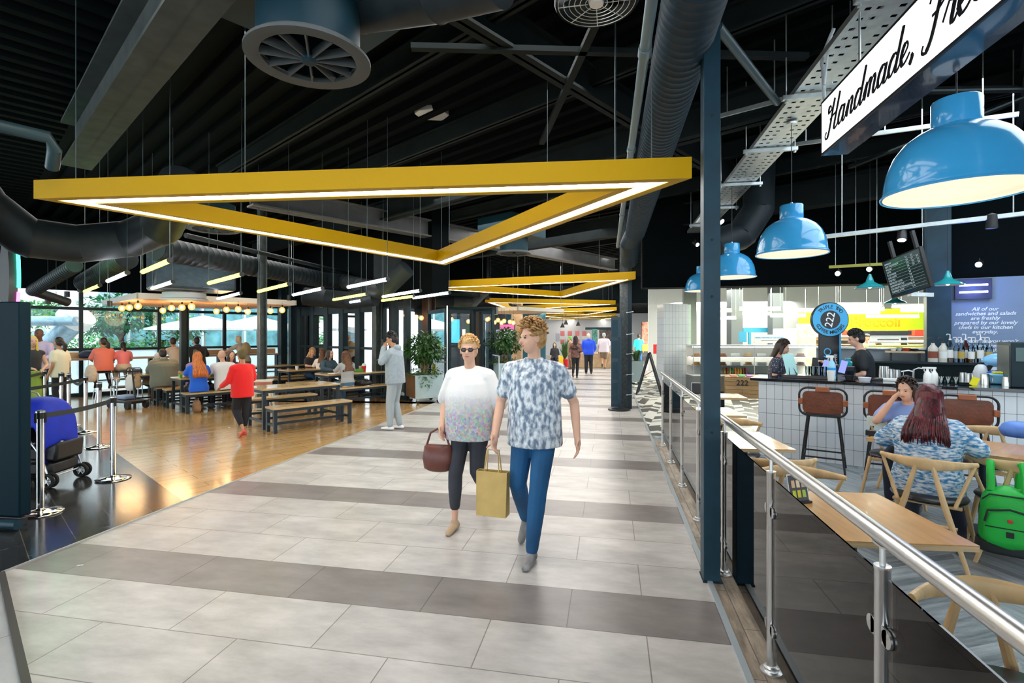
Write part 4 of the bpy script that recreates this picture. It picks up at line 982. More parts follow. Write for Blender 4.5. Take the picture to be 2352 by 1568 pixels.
# ---------------------------------------------------------------- planters
def planter(label, p, rz, w_, h, m, plant, seed, side=None):
    t = thing('planter', label, 'planter', (*p, 0), rz); r = random.Random(seed); h0 = .13
    mb = MB().box(-w_ / 2, w_ / 2, -w_ / 2, w_ / 2, h0, h)
    mb.build('box', m, t, bevel=.006)
    if side: MB().box(-w_ / 2 - .004, -w_ / 2, -w_ / 2 + .004, w_ / 2 - .004, h0 + .004, h - .004).build('side_panel', side, t, smooth=0)
    MB().box(-w_ / 2 + .03, w_ / 2 - .03, -w_ / 2 + .03, w_ / 2 - .03, h - .03, h + .006).build('soil', mat('dark_soil', (.03, .02, .012), .9, bump=.6), t)
    for x in (-1, 1):
        for y in (-1, 1):
            cx, cy = x * (w_ / 2 - .09), y * (w_ / 2 - .09)
            b = MB().box(cx - .03, cx + .03, cy - .02, cy + .02, .06, h0).build('caster', galv, t)
            MB().cyl((cx, cy - .014, .045), (cx, cy + .014, .045), .045, 16).build('wheel', rubber, b)
    if plant == 'bush':
        st = MB()
        for k in range(5): a = k * 1.3; st.tube([(.06 * math.cos(a), .06 * math.sin(a), h), (.10 * math.cos(a + .6), .10 * math.sin(a + .6), h + .2), (.13 * math.cos(a), .13 * math.sin(a), h + .5)], [.018, .015, .01], 6)
        st.build('stem', mat('pale_brown_stem', (.35, .22, .10), .7), t)
        mb = MB(); leaves(mb, (0, 0, h + .62), w_ * .68, w_ * .68, .36, 1100, .12, r, .35, .2); leaves(mb, (.12, .05, h + .85), w_ * .35, w_ * .35, .2, 240, .12, r, .3, .2)
        mb.build('foliage', leaf_c, t, smooth=0)
        mb = MB(); leaves(mb, (0, 0, h + .68), w_ * .7, w_ * .7, .38, 200, .11, r, .1, .7); mb.build('new_leaves', leaf_d, t, smooth=0)
        mb = MB(); leaves(mb, (0, 0, h + .03), w_ * .62, w_ * .62, .13, 420, .09, r, .4, .3); leaves(mb, (-.12, -w_ / 2, h - .12), .2, .06, .16, 60, .08, r, .6, .1)
        mb.build('trailing_ivy', mat('ivy_leaf', (.04, .13, .03), .45, noise=.4, nscale=9), t, smooth=0)
    else:
        mb = MB()
        for k in range(60):
            a = r.uniform(0, 6.28); ln = r.uniform(.35, .6); d = Vector((math.cos(a), math.sin(a), 0)); s = Vector((-d.y, d.x, 0)); w2 = .022
            p0 = Vector((d.x * .06, d.y * .06, h)); lean = r.uniform(.25, .9)
            p1 = p0 + d * ln * .35 * lean + Vector((0, 0, ln * .6)); p2 = p0 + d * ln * .9 * lean + Vector((0, 0, ln * (.95 - .55 * lean)))
            mb.add([p0 - s * w2 * .6, p0 + s * w2 * .6, p1 + s * w2, p1 - s * w2, p2], [(0, 1, 2, 3), (3, 2, 4)])
        mb.build('foliage', leaf_c, t, smooth=0)
    return t
steelp = mat('pale_steel_panel', (.42, .55, .58), .28, .35, noise=.1, nscale=3); copp = mat('bronze_panel', (.26, .14, .07), .3, .4, noise=.1)
pl = P2(975, 12.95)
planter('steel planter on casters with a bushy green plant beside the man in the grey hoodie', (pl[0], pl[1]), DEG(40), .72, .70, steelp, 'bush', 11, copp)
pl = P2(1160, 15.6)
planter('leafy planter partly hidden behind the two walkers in front', (pl[0], pl[1]), DEG(40), .8, .85, steelp, 'bush', 12)
pl = P2(1461, 17.5)
planter('grey box planter with spiky leaves just behind the corridor column', (pl[0], pl[1]), DEG(10), .42, .80, mat('grey_planter_paint', (.22, .28, .30), .5), 'spiky', 13)
# ---------------------------------------------------------------- corridor column group
q = P2(1424, 11.75)
t = thing('poster_stand', 'dark blue panelled stand with a round base against the corridor column', 'stand', (q[0] - .07, q[1] - .1, 0), 0)
MB().box(-.13, .10, -.03, .03, .05, 2.1).build('panel', mat('deep_blue_panel', (.006, .03, .055), .35), t, bevel=.004)
for k in range(4): MB().box(-.11, .02, -.034, -.03, .2 + k * .48, .6 + k * .48).build('holder', blue_steel, t, bevel=.003)
MB().lathe([(0, 0), (.25, 0), (.25, .03), (.05, .05), (0, .05)], (.05, -.12, 0), 32).build('base', black_p, t)
MB().cyl((.05, -.12, .04), (.05, -.12, 1.62), .012, 10).ell((.05, -.12, 1.62), .02, .02, .02, 8, 6).build('pole', blue_steel, t)
q2 = P2(1446, 11.75)
t = thing('cable_rail', 'narrow black rail with four little steel brackets on the corridor column', 'rail', (q2[0], q2[1], 0))
MB().box(-.035, .05, -.05, .05, 0, 4.5).build('rail', black_steel, t, smooth=0)
for z in (.32, .78, 1.25, 1.7, 2.2): MB().cyl((-.06, -.07, z), (.07, -.07, z + .02), .008, 8).ell((-.06, -.07, z), .016, .016, .016, 8, 6).ell((.07, -.07, z + .02), .016, .016, .016, 8, 6).build('bracket', galv, t)
# sandwich board
t = thing('sandwich_board', 'black folding sandwich board standing open between column and balustrade end', 'sign', (*P2(1490, 14.4), 0), DEG(-8))
for s in (-1, 1):
    MB().bar((-.34 * s, 0, 0), (0, 0, 1.18), .05, .04, up=(0, 1, 0)).build('side_rail', black_p, t, smooth=0)
    MB().bar((-.34 * s, .55, 0), (0, .55, 1.18), .05, .04, up=(0, 1, 0)).build('side_rail', black_p, t, smooth=0)
    MB().add([(-.27 * s, .03, .25), (-.27 * s, .52, .25), (-.01 * s, .52, 1.14), (-.01 * s, .03, 1.14)], [(0, 1, 2, 3)]).build('panel', mat('chalk_black', (.02, .02, .022), .6), t, smooth=0, mods=[('SOLIDIFY', dict(thickness=.012))])
MB().bar((-.18, 0, .5), (.18, 0, .72), .015).build('stay', black_p, t)
# far shop front
wm_ = mat('shop_white_wall', (.86, .88, .90), .5)
struct(MB().box(-6.5, 4.5, 41, 41.3, 0, 4.4).build('wall_far', wm_, smooth=0))
struct(MB().box(-6.8, -3.55, 28.6, 28.9, 0, 3.4).build('wall_far_west', mat('dark_teal_panel', (.02, .10, .13), .4), smooth=0))
struct(MB().box(-4.7, -4.2, 24.5, 24.9, 0, 3.4).build('pillar', mat('rough_stone_brown', (.38, .24, .13), .8, noise=.35, nscale=7, bump=.5), smooth=0))
pinkm = mat('pink_poster_paper', (.82, .25, .25), .5)
for i, (u0, u1) in enumerate([(1287, 1297), (1304, 1314), (1321, 1331), (1337, 1347)]):
    a, b = D(u0, 760, 39.5), D(u1, 790, 39.5)
    t = thing('hanging_poster', 'pink poster panel in the bright far shop, %s from the stone pillar' % ('first', 'second', 'third', 'fourth')[i], 'poster', ((a[0] + b[0]) / 2, a[1], b[2]), 0)
    w_ = (b[0] - a[0]); h_ = a[2] - b[2]; MB().box(-w_ / 2, w_ / 2, -.01, .01, 0, h_).build('sheet', pinkm, t, smooth=0)
    MB().box(-w_ / 2, w_ / 2, -.016, -.011, h_ * .35, h_ * .62).build('caption_band', paper, t, smooth=0)
for i, (u, v) in enumerate([(1292, 752), (1300, 745), (1328, 748)]):
    c = D(u, v, 30); t = thing('cone_pendant', 'small dark cone pendant hanging before the bright shop, %s' % ('lowest one', 'beside the lowest one', 'the one apart from the others')[i], 'pendant lamp', c)
    MB().lathe([(.14, 0), (.03, .25), (0, .25)], n=16).build('shade', black_p, t); MB().cyl((0, 0, .25), (0, 0, 3.4 - c[2]), .01, 5).build('cord', black_p, t)
box_thing('shop_sign', 'dark teal fascia strip of the bright far shop', 'sign', D(1385, 757, 38), (2.6, .1, .18), mat('dark_teal_panel', (.02, .10, .13), .4))
box_thing('display_shelf', 'dark product shelf at the far shop beside the strolling couple', 'shelf', D(1393, 783, 36), (1.0, .4, .8), mat('mixed_goods', (.15, .12, .11), .6, noise=.9, nscale=9))
box_thing('display_shelf', 'low cardboard-brown counter behind the woman in black', 'counter', (*P2(1365, 26), 0), (2.6, .6, .78), mat('brown_counter', (.38, .26, .14), .5, noise=.2), .15)
box_thing('display_shelf', 'tall green and black goods shelf in the far shop', 'shelf', D(1366, 790, 34), (.35, .4, 1.0), mat('green_goods', (.10, .30, .25), .6, noise=.8, nscale=9))
t = thing('wet_floor_sign', 'yellow wet floor sign near the far café chairs', 'sign', (*P2(1287, 26), 0), .3)
for s in (-1, 1): MB().add([(-.16, .16 * s, 0), (.16, .16 * s, 0), (.11, .01 * s, .62), (-.11, .01 * s, .62)], [(0, 1, 2, 3)]).build('panel', mat('wet_sign_yellow', (.85, .6, .0), .5), t, smooth=0, mods=[('SOLIDIFY', dict(thickness=.01))])
t = thing('far_planter', 'dark spiky plant in a red pot near the far café chairs', 'planter', (*P2(1297, 27), 0))
MB().lathe([(0, 0), (.2, 0), (.26, .4), (0, .4)], n=16).build('pot', redc, t)
mb = MB(); r = random.Random(5)
for k in range(40):
    a = r.uniform(0, 6.28); p0 = Vector((0, 0, .4)); p1 = Vector((math.cos(a) * r.uniform(.1, .35), math.sin(a) * .2, r.uniform(1.0, 1.6))); s = Vector((.03, 0, 0)); mb.add([p0 - s, p0 + s, (p0 + p1) / 2 + s * 1.6, p1], [(0, 1, 2, 3)])
mb.build('foliage', leaf_c, t, smooth=0)
box_thing('menu_board', 'small dark tilted board standing over the far café seats', 'board', D(1281, 784, 26.5), (.22, .03, .42), mat('grey_board', (.25, .25, .28), .5), .3)
# right-hand far shop behind the sandwich board
struct(MB().box(3.2, 10, 30.0, 30.3, 0, 4.2).build('wall_far_east', wm_, smooth=0))
struct(MB().box(3.0, 3.5, 22.0, 22.4, 0, 4.2).build('pillar', mat('grey_green_column', (.20, .23, .20), .6), smooth=0))
area_light('shop_fill', (5.5, 27, 3.2), (0, 0, 0), 5, 5, 1500)  # added fill lamp over the far shop, no fitting modelled
pur = mat('purple_lettering', (.25, .15, .60), .5)
text('wall_lettering', 'SMOOTHIES', .26, pur, None, Matrix.Translation(D(1500, 755, 33.0)) @ Matrix.Rotation(PI / 2, 4, 'X'), .01)
tag(bpy.data.objects['wall_lettering'], 'purple lettering on the far white shop wall', 'lettering')
box_thing('shelf_unit', 'tall brown goods shelf at the far white shop', 'shelf', D(1481, 800, 29), (.36, .4, 1.5), mat('mixed_goods2', (.35, .14, .08), .6, noise=.9, nscale=7))
box_thing('crate_stack', 'orange crate below the tall brown goods shelf', 'crate', D(1483, 806, 27.5), (.42, .4, .36), mat('orange_crate', (.85, .35, .05), .5))
box_thing('red_bag', 'red pointed carton standing on the grey counter by the tiled pillar', 'carton', D(1505, 812, 19.8), (.14, .12, .36), redc)
box_thing('grey_counter', 'grey counter block beside the white tiled pillar', 'counter', (*P2(1518, 17.8), 0), (.26, .4, 1.32), mat('grey_counter_paint', (.38, .40, .40), .5))
# lit shop windows seen through the glass doors
for lb, u0, u1, v0, v1, d, col, s in (('pale blue lit panel behind the glass door', 1000, 1022, 736, 783, 20, (.30, .75, .95), 1.4), ('wide blue lit panel with a curved reflection behind the doors', 1030, 1057, 733, 787, 20, (.10, .55, .85), 1.3),
        ('narrow colourful lit poster between the door frames', 1062, 1075, 756, 792, 21, (.85, .85, .55), 1.5), ('pink lit shop panel between planters and stone pillar', 1148, 1182, 745, 757, 24, (.9, .15, .4), 1.2), ('white lit shop panel over the second planter', 1155, 1178, 757, 785, 23, (.75, .9, 1.0), 1.6), ('slim white lit strip panel by the green neon', 1118, 1127, 742, 778, 22, (1, .9, 1), 1.4), ('lilac lit shop panel by the second planter', 1140, 1152, 757, 778, 24, (.6, .5, .8), 1.2)):
    a, b = D(u0, v1, d), D(u1, v0, d); w_ = b[0] - a[0]
    t = thing('light_box', lb, 'lit panel', ((a[0] + b[0]) / 2, a[1], a[2]), 0)
    MB().box(-w_ / 2, w_ / 2, -.02, 0, 0, b[2] - a[2]).build('screen', emis('lit_' + lb[:14], col, s), t, smooth=0); MB().box(-w_ / 2 - .03, w_ / 2 + .03, .0, .05, -.03, b[2] - a[2] + .03).build('frame', black_p, t, smooth=0)
c = D(1098, 775, 19.0); t = thing('green_neon_arc', 'glowing green neon arc behind the white-topped woman', 'neon sign', c)
MB().tube([(.42 * math.cos(a), 0, .42 * math.sin(a)) for a in [PI * .42 - i * PI * .5 / 16 for i in range(17)]], .03, 8).build('tube', emis('green_neon', (.1, 1, .15), 4), t)
MB().box(-.5, .45, .05, .1, -.6, .6).build('backing', mat('dark_green_panel', (.01, .05, .01), .5), t)
point_light('green_glow', (c[0], c[1] - .4, c[2]), 8, (.1, 1, .1), .1)
struct(MB().box(-9.5, -5.0, 24.5, 24.8, 0, 3.3).build('wall_north', mat('dark_interior_wall', (.03, .035, .04), .6), smooth=0))
# curved escalator handrails
t = thing('escalator', 'escalator balustrade with a curved pale rail behind the first planter', 'escalator', P2(930, 15.2) + (0,), DEG(-40))
MB().tube([(-.9, 0, .55), (-.3, 0, 1.0), (.0, 0, 1.08), (.25, 0, .98), (.36, 0, .75), (.36, 0, .4)], .03, 10).build('handrail', mat('pale_handrail', (.65, .68, .7), .3), t)
MB().prism([(-.9, -.02), (.3, -.02), (.3, .02), (-.9, .02)], 0, .9).build('balustrade_glass', glass('grey_glass', (.5, .55, .58)), t)
MB().box(-1.4, .4, -.06, .06, 0, .25).build('skirt', black_p, t)
t = thing('stored_chairs', 'yellow chair seen behind the first planter', 'chair', P2(1007, 14.6) + (0,), .4)
MB().box(-.18, .18, -.18, .18, .44, .47).build('seat', mat('chair_yellow', (.75, .6, .02), .5), t); MB().box(-.18, .18, .16, .18, .47, .85).build('backrest', mat('chair_yellow', (.75, .6, .02), .5), t)
for x in (-.16, .16):
    for y in (-.16, .16): MB().cyl((x, y, 0), (x, y, .44), .012, 6).build('leg', black_p, t)
# ---------------------------------------------------------------- balustrade
t = thing('handrail', 'long brushed stainless handrail on the balustrade between corridor and café', 'handrail', (.8, 8.25, 1.10))
MB().tube([(0, 0, 0), (0, -9.1, 0)], .0255, 24).build('rail', chrome, t); MB().ell((0, 0, 0), .026, .008, .026, 16, 8).build('end_cap', chrome, t)
smoke = glass('smoked_glass', (.50, .475, .465), 0, 1.5)
PY = [.637, 1.707, 2.777, 3.847, 4.917, 5.987, 7.057, 8.127]
PL = [None, 'balustrade post nearest to the camera at the lower edge of the picture', 'balustrade post with its round floor flange in the foreground', 'balustrade post standing right behind the tall front column', 'balustrade post just past the tall front column, towards the far end', 'fifth balustrade post, before the small round-cornered menu card', 'second-last balustrade post at the far end', 'last balustrade post at the far end of the handrail']
for i, y in enumerate(PY):
    t = thing('balustrade_post', PL[i] or 'balustrade post below the frame beside the camera', 'post', (.8, y, 0), 0, 'stainless balustrade posts')
    MB().lathe([(0, 0), (.052, 0), (.052, .012), (.035, .016), (.035, .03), (.022, .034)], n=32).build('base_flange', chrome, t, smooth=40)
    MB().lathe([(.0215, .03), (.0215, 1.0), (.023, 1.002), (.023, 1.012), (.0, 1.014)], n=28).build('tube', chrome, t, smooth=40)
    MB().lathe([(.0085, 1.01), (.0085, 1.075)], n=14).build('pin', chrome, t); MB().box(-.016, .016, -.03, .03, 1.071, 1.077).build('saddle', chrome, t)
    for z in (.225, .815):
        for s in (-1, 1):
            if (i == len(PY) - 1 and s == 1): continue
            c = MB(); c.cyl((-.012, s * .045, z), (-.006, s * .045, z), .026, 20).cyl((.006, s * .045, z), (.012, s * .045, z), .026, 20)
            c.box(-.012, -.006, min(s * .012, s * .045), max(s * .012, s * .045), z - .026, z + .026).box(.006, .012, min(s * .012, s * .045), max(s * .012, s * .045), z - .026, z + .026)
            k = c.build('glass_clamp', chrome, t); MB().cyl((-.0059, s * .045, z), (.0059, s * .045, z), .0275, 20).build('gasket', rubber, k)
GL = ['smoked glass balustrade panel running out of the lower right of the frame', 'smoked glass panel between the nearest post and the foreground flange post', 'smoked glass panel beside the tall front column on the camera side', 'smoked glass panel right behind the tall front column', 'smoked glass panel next past the column', 'smoked glass panel third from the far end of the balustrade', 'smoked glass panel at the far end of the balustrade']
for i in range(7):
    tag(MB().box(.7965, .8035, PY[i] + .035, PY[i + 1] - .035, .11, .985).build('glass_panel', smoke, smooth=0), GL[i], 'glass panel')
# ---------------------------------------------------------------- café tables
cafe_top = mat('warm_beech_top', (.62, .33, .11), .25, noise=.18, nscale=3, stretch=(8, 1, 8), coat=.35)
edge_m = mat('pale_ply_edge', (.66, .47, .26), .4, noise=.2, nscale=6, stretch=(1, 1, 20))
def cafe_table(label, cx, cy, lx, ly, rz=0, z=.74):
    t = thing('cafe_table', label, 'table', (cx, cy, 0), rz)
    MB().box(-lx / 2, lx / 2, -ly / 2, ly / 2, z - .006, z).build('tabletop', cafe_top, t, smooth=0)
    MB().box(-lx / 2, lx / 2, -ly / 2, ly / 2, z - .03, z - .006).build('edge', edge_m, t, smooth=0)
    MB().cyl((0, 0, .02), (0, 0, z - .03), .03, 16).build('pedestal', black_steel, t); MB().box(-.2, .2, -.2, .2, 0, .015).build('foot', black_steel, t, bevel=.003)
    return t
cafe_table('beech café table in the foreground behind the handrail, with a menu card on it', 1.27, 3.04, .70, .78, DEG(5))
cafe_table('yellow-lit café table just right of the tall front column', 1.21, 5.0, .56, .78, DEG(6))
cafe_table('small café table farthest along the balustrade', 1.26, 6.78, .62, .68, DEG(5))
cafe_table('café table cut off at the lower right corner of the frame', 1.42, 1.22, .70, .74, DEG(2))
an = math.radians(-42); tx = Vector((math.cos(an), math.sin(an), 0)); ty = Vector((-math.sin(an), math.cos(an), 0)); c0 = Vector((2.34, 5.29, 0)) + tx * .75 + ty * .36
cafe_table('long table where the two women sit, reaching to the right border', c0.x, c0.y, 1.5, .72, an)
# menu cards
card = mat('black_menu_card', (.02, .02, .025), .4); wcard = mat('white_card', (.85, .85, .85), .5)
def menu_card(label, p, z, rz, h=.15, w_=.12, pics=True):
    t = thing('menu_card', label, 'menu card', (p[0], p[1], z), rz)
    M = Matrix.Rotation(-.22, 4, 'X')
    MB().box(-w_ / 2, w_ / 2, -.002, .002, 0, h, M).build('card', wcard, t, smooth=0); MB().box(-w_ / 2 + .006, w_ / 2 - .006, -.004, -.002, .006, h - .006, M).build('print', card, t, smooth=0)
    if pics:
        for i in range(3):
            for j in range(2):
                col = ((.75, .5, .3), (.8, .7, .5), (.6, .4, .3), (.6, .7, .05), (.7, .6, .02), (.4, .65, .1))[i + 3 * j]
                MB().box(-.045 + i * .033, -.022 + i * .033, -.006, -.004, .085 - j * .055, .125 - j * .055, M).build('drink_picture', mat('drink_%d%d' % (i, j), col, .5), t, smooth=0)
    MB().box(-w_ / 2, w_ / 2, -.02, .05, 0, .012).build('holder', black_p, t, smooth=0)
p = F(1838, 1155, .74); menu_card('black drinks menu card with pictures of cups, on the foreground beech table', p, .741, DEG(25), .16, .13)
p = F(1612, 965, .80); menu_card('small white and blue card stand on a table beyond the balustrade', P2(1600, 8.3), .74, 0, .18, .15, False)
cafe_table('café table hidden behind the column, carrying the white and blue card', 1.75, 8.55, .6, .6, 0)
# ---------------------------------------------------------------- wooden café chairs
ash = mat('pale_ash_wood', (.68, .45, .22), .4, noise=.22, nscale=5, stretch=(1, 6, 1))
def cafe_chair(label, p, face):
    t = thing('wooden_cafe_chair', label, 'chair', (p[0], p[1], 0), face - PI / 2)    # faces +y locally
    n = 18; pts = []
    for i in range(n + 1):
        s = -1 + 2 * i / n; pts.append((s * .29, -.27 + .17 * s * s, .735 + .012 * s * s))
    rings = []
    for i, q in enumerate(pts):
        s = -1 + 2 * i / n; hh = .046 - .030 * abs(s) ** 1.5; tt = .014; dx = Vector((1, .34 * s * 2, 0)).normalized(); nn = Vector((-dx.y, dx.x, 0))
        rings.append(MB().ring(Vector(q), nn, Vector((0, 0, 1)), tt, hh, 12))
    MB().skin(rings).build('backrest', ash, t, smooth=60)
    MB().lathe([(0, .425), (.15, .425), (.235, .435), (.245, .452), (.235, .468), (.12, .476), (0, .474)], n=40).build('seat', mat('black_leather_seat', (.012, .012, .014), .32), t, smooth=60)
    MB().tube([(-.2, -.14, .415), (-.17, .2, .415), (.17, .2, .415), (.2, -.14, .415)], .014, 8, closed=True, cap=False).build('seat_frame', ash, t)
    for s in (-1, 1):
        MB().tube([(s * .05, -.265, .72), (s * .12, -.27, .44), (s * .25, -.30, 0)], [.015, .021, .014], 10).build('leg', ash, t)
        MB().tube([(s * .20, .16, .43), (s * .27, .24, 0)], [.019, .013], 10).build('leg', ash, t)
        MB().tube([(s * .275, -.12, .735), (s * .17, -.19, .43)], [.012, .013], 8).build('spindle', ash, t)
    MB().tube([(-.19, -.275, .30), (.19, -.275, .30)], .011, 8).build('stretcher', ash, t)
    return t
cafe_chair('wooden café chair with the woman in the blue marled jumper on it', (2.45, 4.54), DEG(56))
cafe_chair('wooden café chair under the woman in the light blue t-shirt', (2.93, 5.95), DEG(-128))
cafe_chair('empty wooden café chair behind the menu card on the foreground table', (1.25, 3.66), DEG(-92))
cafe_chair('big empty wooden café chair behind the glass at the lower right', (1.36, 1.98), DEG(-92))
cafe_chair('wooden café chair with the bright green backpack hung on it', (3.05, 4.56), DEG(62))
cafe_chair('wooden café chair tucked behind the yellow-lit table, far side', (1.3, 5.75), DEG(-92))
cafe_chair('wooden café chair on the camera side of the yellow-lit table, seen through glass', (1.25, 4.35), DEG(92))
cafe_chair('wooden café chair with a blue coat over it at the right border', (3.62, 5.75), DEG(-130))
# ---------------------------------------------------------------- bar stools
lea = mat('cognac_leather', (.17, .042, .014), .38, noise=.35, nscale=7, bump=.25, bscale=30)
def rrect(w_, h_, r, n=6):
    out = []
    for cx, cz, a0 in ((w_ / 2 - r, h_ / 2 - r, 0), (-w_ / 2 + r, h_ / 2 - r, PI / 2), (-w_ / 2 + r, -h_ / 2 + r, PI), (w_ / 2 - r, -h_ / 2 + r, 1.5 * PI)):
        for i in range(n + 1): a = a0 + PI / 2 * i / n; out.append((cx + r * math.cos(a), cz + r * math.sin(a)))
    return out
def leather_stool(label, p, face):
    t = thing('leather_bar_stool', label, 'bar stool', (p[0], p[1], 0), face - PI / 2)
    fr = [(x, -.20 - .02 * (z > 0), .87 + z) for x, z in rrect(.50, .34, .09)]
    MB().tube(fr, .0125, 10, closed=True, cap=False).build('back_frame', black_p, t)
    o = rrect(.43, .27, .06); n = len(o); vs = [(x, -.205 - .03 * (1 - (x / .215) ** 2), .865 + z) for x, z in o] + [(x, -.188 - .03 * (1 - (x / .215) ** 2), .865 + z) for x, z in o]
    MB().add(vs, [tuple(range(n)), tuple(range(n, 2 * n))[::-1]] + [(i, (i + 1) % n, n + (i + 1) % n, n + i) for i in range(n)]).build('backrest', lea, t, smooth=30, bevel=.004)
    for x, z, sx, sz in ((0, 1.025, .075, .03), (-.235, .87, .025, .035), (.235, .87, .025, .035)):
        MB().box(x - sx, x + sx, -.245, -.185, z - sz, z + sz).build('strap', mat('light_cognac_leather', (.33, .09, .025), .4, noise=.2, nscale=9), t, bevel=.008)
    MB().box(-.19, .19, -.17, .18, .70, .735).build('seat', lea, t, bevel=.015)
    MB().tube([(-.21, -.19, .71), (.21, -.19, .71), (.21, .19, .71), (-.21, .19, .71)], .0125, 8, closed=True, cap=False).build('seat_frame', black_p, t)
    for s in (-1, 1):
        MB().tube([(s * .16, -.19, .70), (s * .235, -.24, 0)], .0125, 10).build('leg', black_p, t); MB().tube([(s * .16, .18, .70), (s * .235, .23, 0)], .0125, 10).build('leg', black_p, t)
    MB().tube([(-.215, -.225, .19), (.215, -.225, .19), (.215, .215, .19), (-.215, .215, .19)], .0105, 8, closed=True, cap=False).build('footrest', black_p, t)
    return t
leather_stool('cognac leather bar stool standing alone at the far part of the tiled bar', (2.65, 7.08), DEG(67))
leather_stool('cognac leather bar stool half hidden behind the woman in light blue', (3.27, 6.82), DEG(67))
leather_stool('cognac leather bar stool nearest to the right border, behind the red-haired woman', (3.86, 6.52), DEG(67))
# ---------------------------------------------------------------- tiled bar
CO = Vector((2.07, 7.77, 0)); CX = Vector((math.cos(DEG(-23)), math.sin(DEG(-23)), 0)); CY = Vector((-CX.y, CX.x, 0)); CR = DEG(-23)
def RC(u, y):                                                # on the bar's own grid: sight line through u at depth y behind the front
    a, b = P2(u, 1.0); N_ = CY; k = (N_.x * CO.x + N_.y * CO.y + y) / (N_.x * a + N_.y * b); return (a * k, b * k)
def rcx(u, y): p = RC(u, y); return (Vector((p[0], p[1], 0)) - CO).dot(CX)
def tiles(name, w_, h_, c1, cm, rough=.12, rot=0, var=.04):
    m = bpy.data.materials.new(name); t_, p, N, K = nodes(m)
    tc = N('ShaderNodeTexCoord'); sp = N('ShaderNodeSeparateXYZ'); K(tc.outputs['Object'], sp.inputs[0])
    cb = N('ShaderNodeCombineXYZ'); ad = N('ShaderNodeMath'); ad.operation = 'ADD'; K(sp.outputs[0], ad.inputs[0]); K(sp.outputs[1], ad.inputs[1])
    K(ad.outputs[0], cb.inputs[0]); K(sp.outputs[2], cb.inputs[1])
    br = N('ShaderNodeTexBrick'); br.offset = 0; K(cb.outputs[0], br.inputs[0]); br.inputs['Scale'].default_value = 1
    br.inputs['Brick Width'].default_value = w_; br.inputs['Row Height'].default_value = h_; br.inputs['Mortar Size'].default_value = .0022; br.inputs['Mortar Smooth'].default_value = .1
    br.inputs['Color1'].default_value = (*c1, 1); br.inputs['Color2'].default_value = (*[x * (1 - var) for x in c1], 1); br.inputs['Mortar'].default_value = (*cm, 1)
    K(br.outputs['Color'], p.inputs['Base Color']); p.inputs['Roughness'].default_value = rough
    bp = N('ShaderNodeBump'); bp.inputs['Strength'].default_value = .4; bp.inputs['Distance'].default_value = .004; bp.invert = True; K(br.outputs['Fac'], bp.inputs['Height']); K(bp.outputs[0], p.inputs['Normal'])
    return m
wt = tiles('white_wall_tile', .102, .2, (.78, .82, .86), (.06, .09, .11))
granite = mat('black_speckled_granite', (.008, .012, .016), .08, noise=.9, nscale=90, coat=.5)
t = thing('tiled_bar', 'long bar faced with upright white tiles under a black speckled worktop', 'bar counter', CO, CR)
MB().box(0, 4.6, 0, .12, 0, 1.05).build('tiled_front', wt, t, smooth=0)
MB().box(0, .12, .12, .62, 0, 1.05).build('tiled_end', wt, t, smooth=0)
MB().box(.12, 4.6, .12, .60, .1, 1.04).build('cabinet', black_p, t, smooth=0)
MB().box(-.10, 4.6, -.06, .70, 1.05, 1.088).build('worktop', granite, t, bevel=.003)
ZT = 1.089
# back bar
t = thing('back_bar', 'dark back counter with steel top and raised shelf behind the bar', 'counter', CO, CR)
MB().box(1.0, 4.9, 1.65, 2.2, 0, .98).build('cabinet', mat('black_cabinet', (.012, .014, .016), .35), t, smooth=0)
MB().box(.98, 4.9, 1.62, 2.22, .98, 1.01).build('worktop', chrome, t, bevel=.003)
MB().box(1.0, 4.9, 2.02, 2.3, 1.25, 1.28).build('shelf', black_steel, t, smooth=0)
MB().box(1.0, 4.9, 2.3, 2.34, 1.0, 1.28).build('back_panel', black_steel, t, smooth=0)
# pass wall and opening to the kitchen
gw = mat('grey_blue_wall', (.22, .26, .30), .5)
def cwall(name, x0, x1, y0, y1, z0, z1, m): o = MB().box(x0, x1, y0, y1, z0, z1).build(name, m, None, CO, CR, smooth=0); return struct(o)
xa = rcx(2126, 2.9); xb = rcx(2182, 2.9)
cwall('wall_pass', rcx(1875, 2.9), xa, 2.9, 3.0, 0, 1.45, gw)
cwall('trim_6', rcx(1875, 2.9), xa, 2.85, 3.05, 1.45, 1.48, galv)
cwall('pillar', xa, xb, 2.75, 3.2, 0, 4.6, blue_steel)
tw = mat('slate_blue_text_wall', (.17, .24, .36), .45)
cwall('wall_text', xb, xb + 3.4, 2.9, 3.0, 0, 2.6, tw); cwall('wall_text_head', xb, xb + 5, 3.02, 3.12, 0, 4.75, deckm)  # black wall added behind, blocks the sky above the text wall
CYn = frame((0, 0, 0), (1, 0, 0), (0, 0, 1))
def wtext(name, s, size, u, v, y, m, label=None, cat='lettering', shear=.25, bold=0, depth=None, **k):
    p = RC(u, y); d = -SA * p[0] + CA * p[1]; z = HZ(v, d)
    M = Matrix.Translation((p[0], p[1], z)) @ Matrix.Rotation(CR, 4, 'Z') @ Matrix.Rotation(PI / 2, 4, 'X')
    o = text(name, s, size, m, None, M, .002, shear, bold=bold, **k)
    if label: tag(o, label, cat)
    return o
white_ink = mat('white_lettering', (.85, .88, .9), .5)
wtext('wall_lettering', "All of our\nsandwiches and salads\nare freshly\nprepared by our lovely\nchefs in our kitchen\neveryday.\n \nWe promise you won't\nget them fresher\nfrom the shop\nnext door", .080, 2262, 762, 2.895, white_ink, 'white slanted handwriting-style text painted on the blue-grey wall', bold=.0012, lines=.9)
MB().box(0, 0, 0, 0, 0, 0)
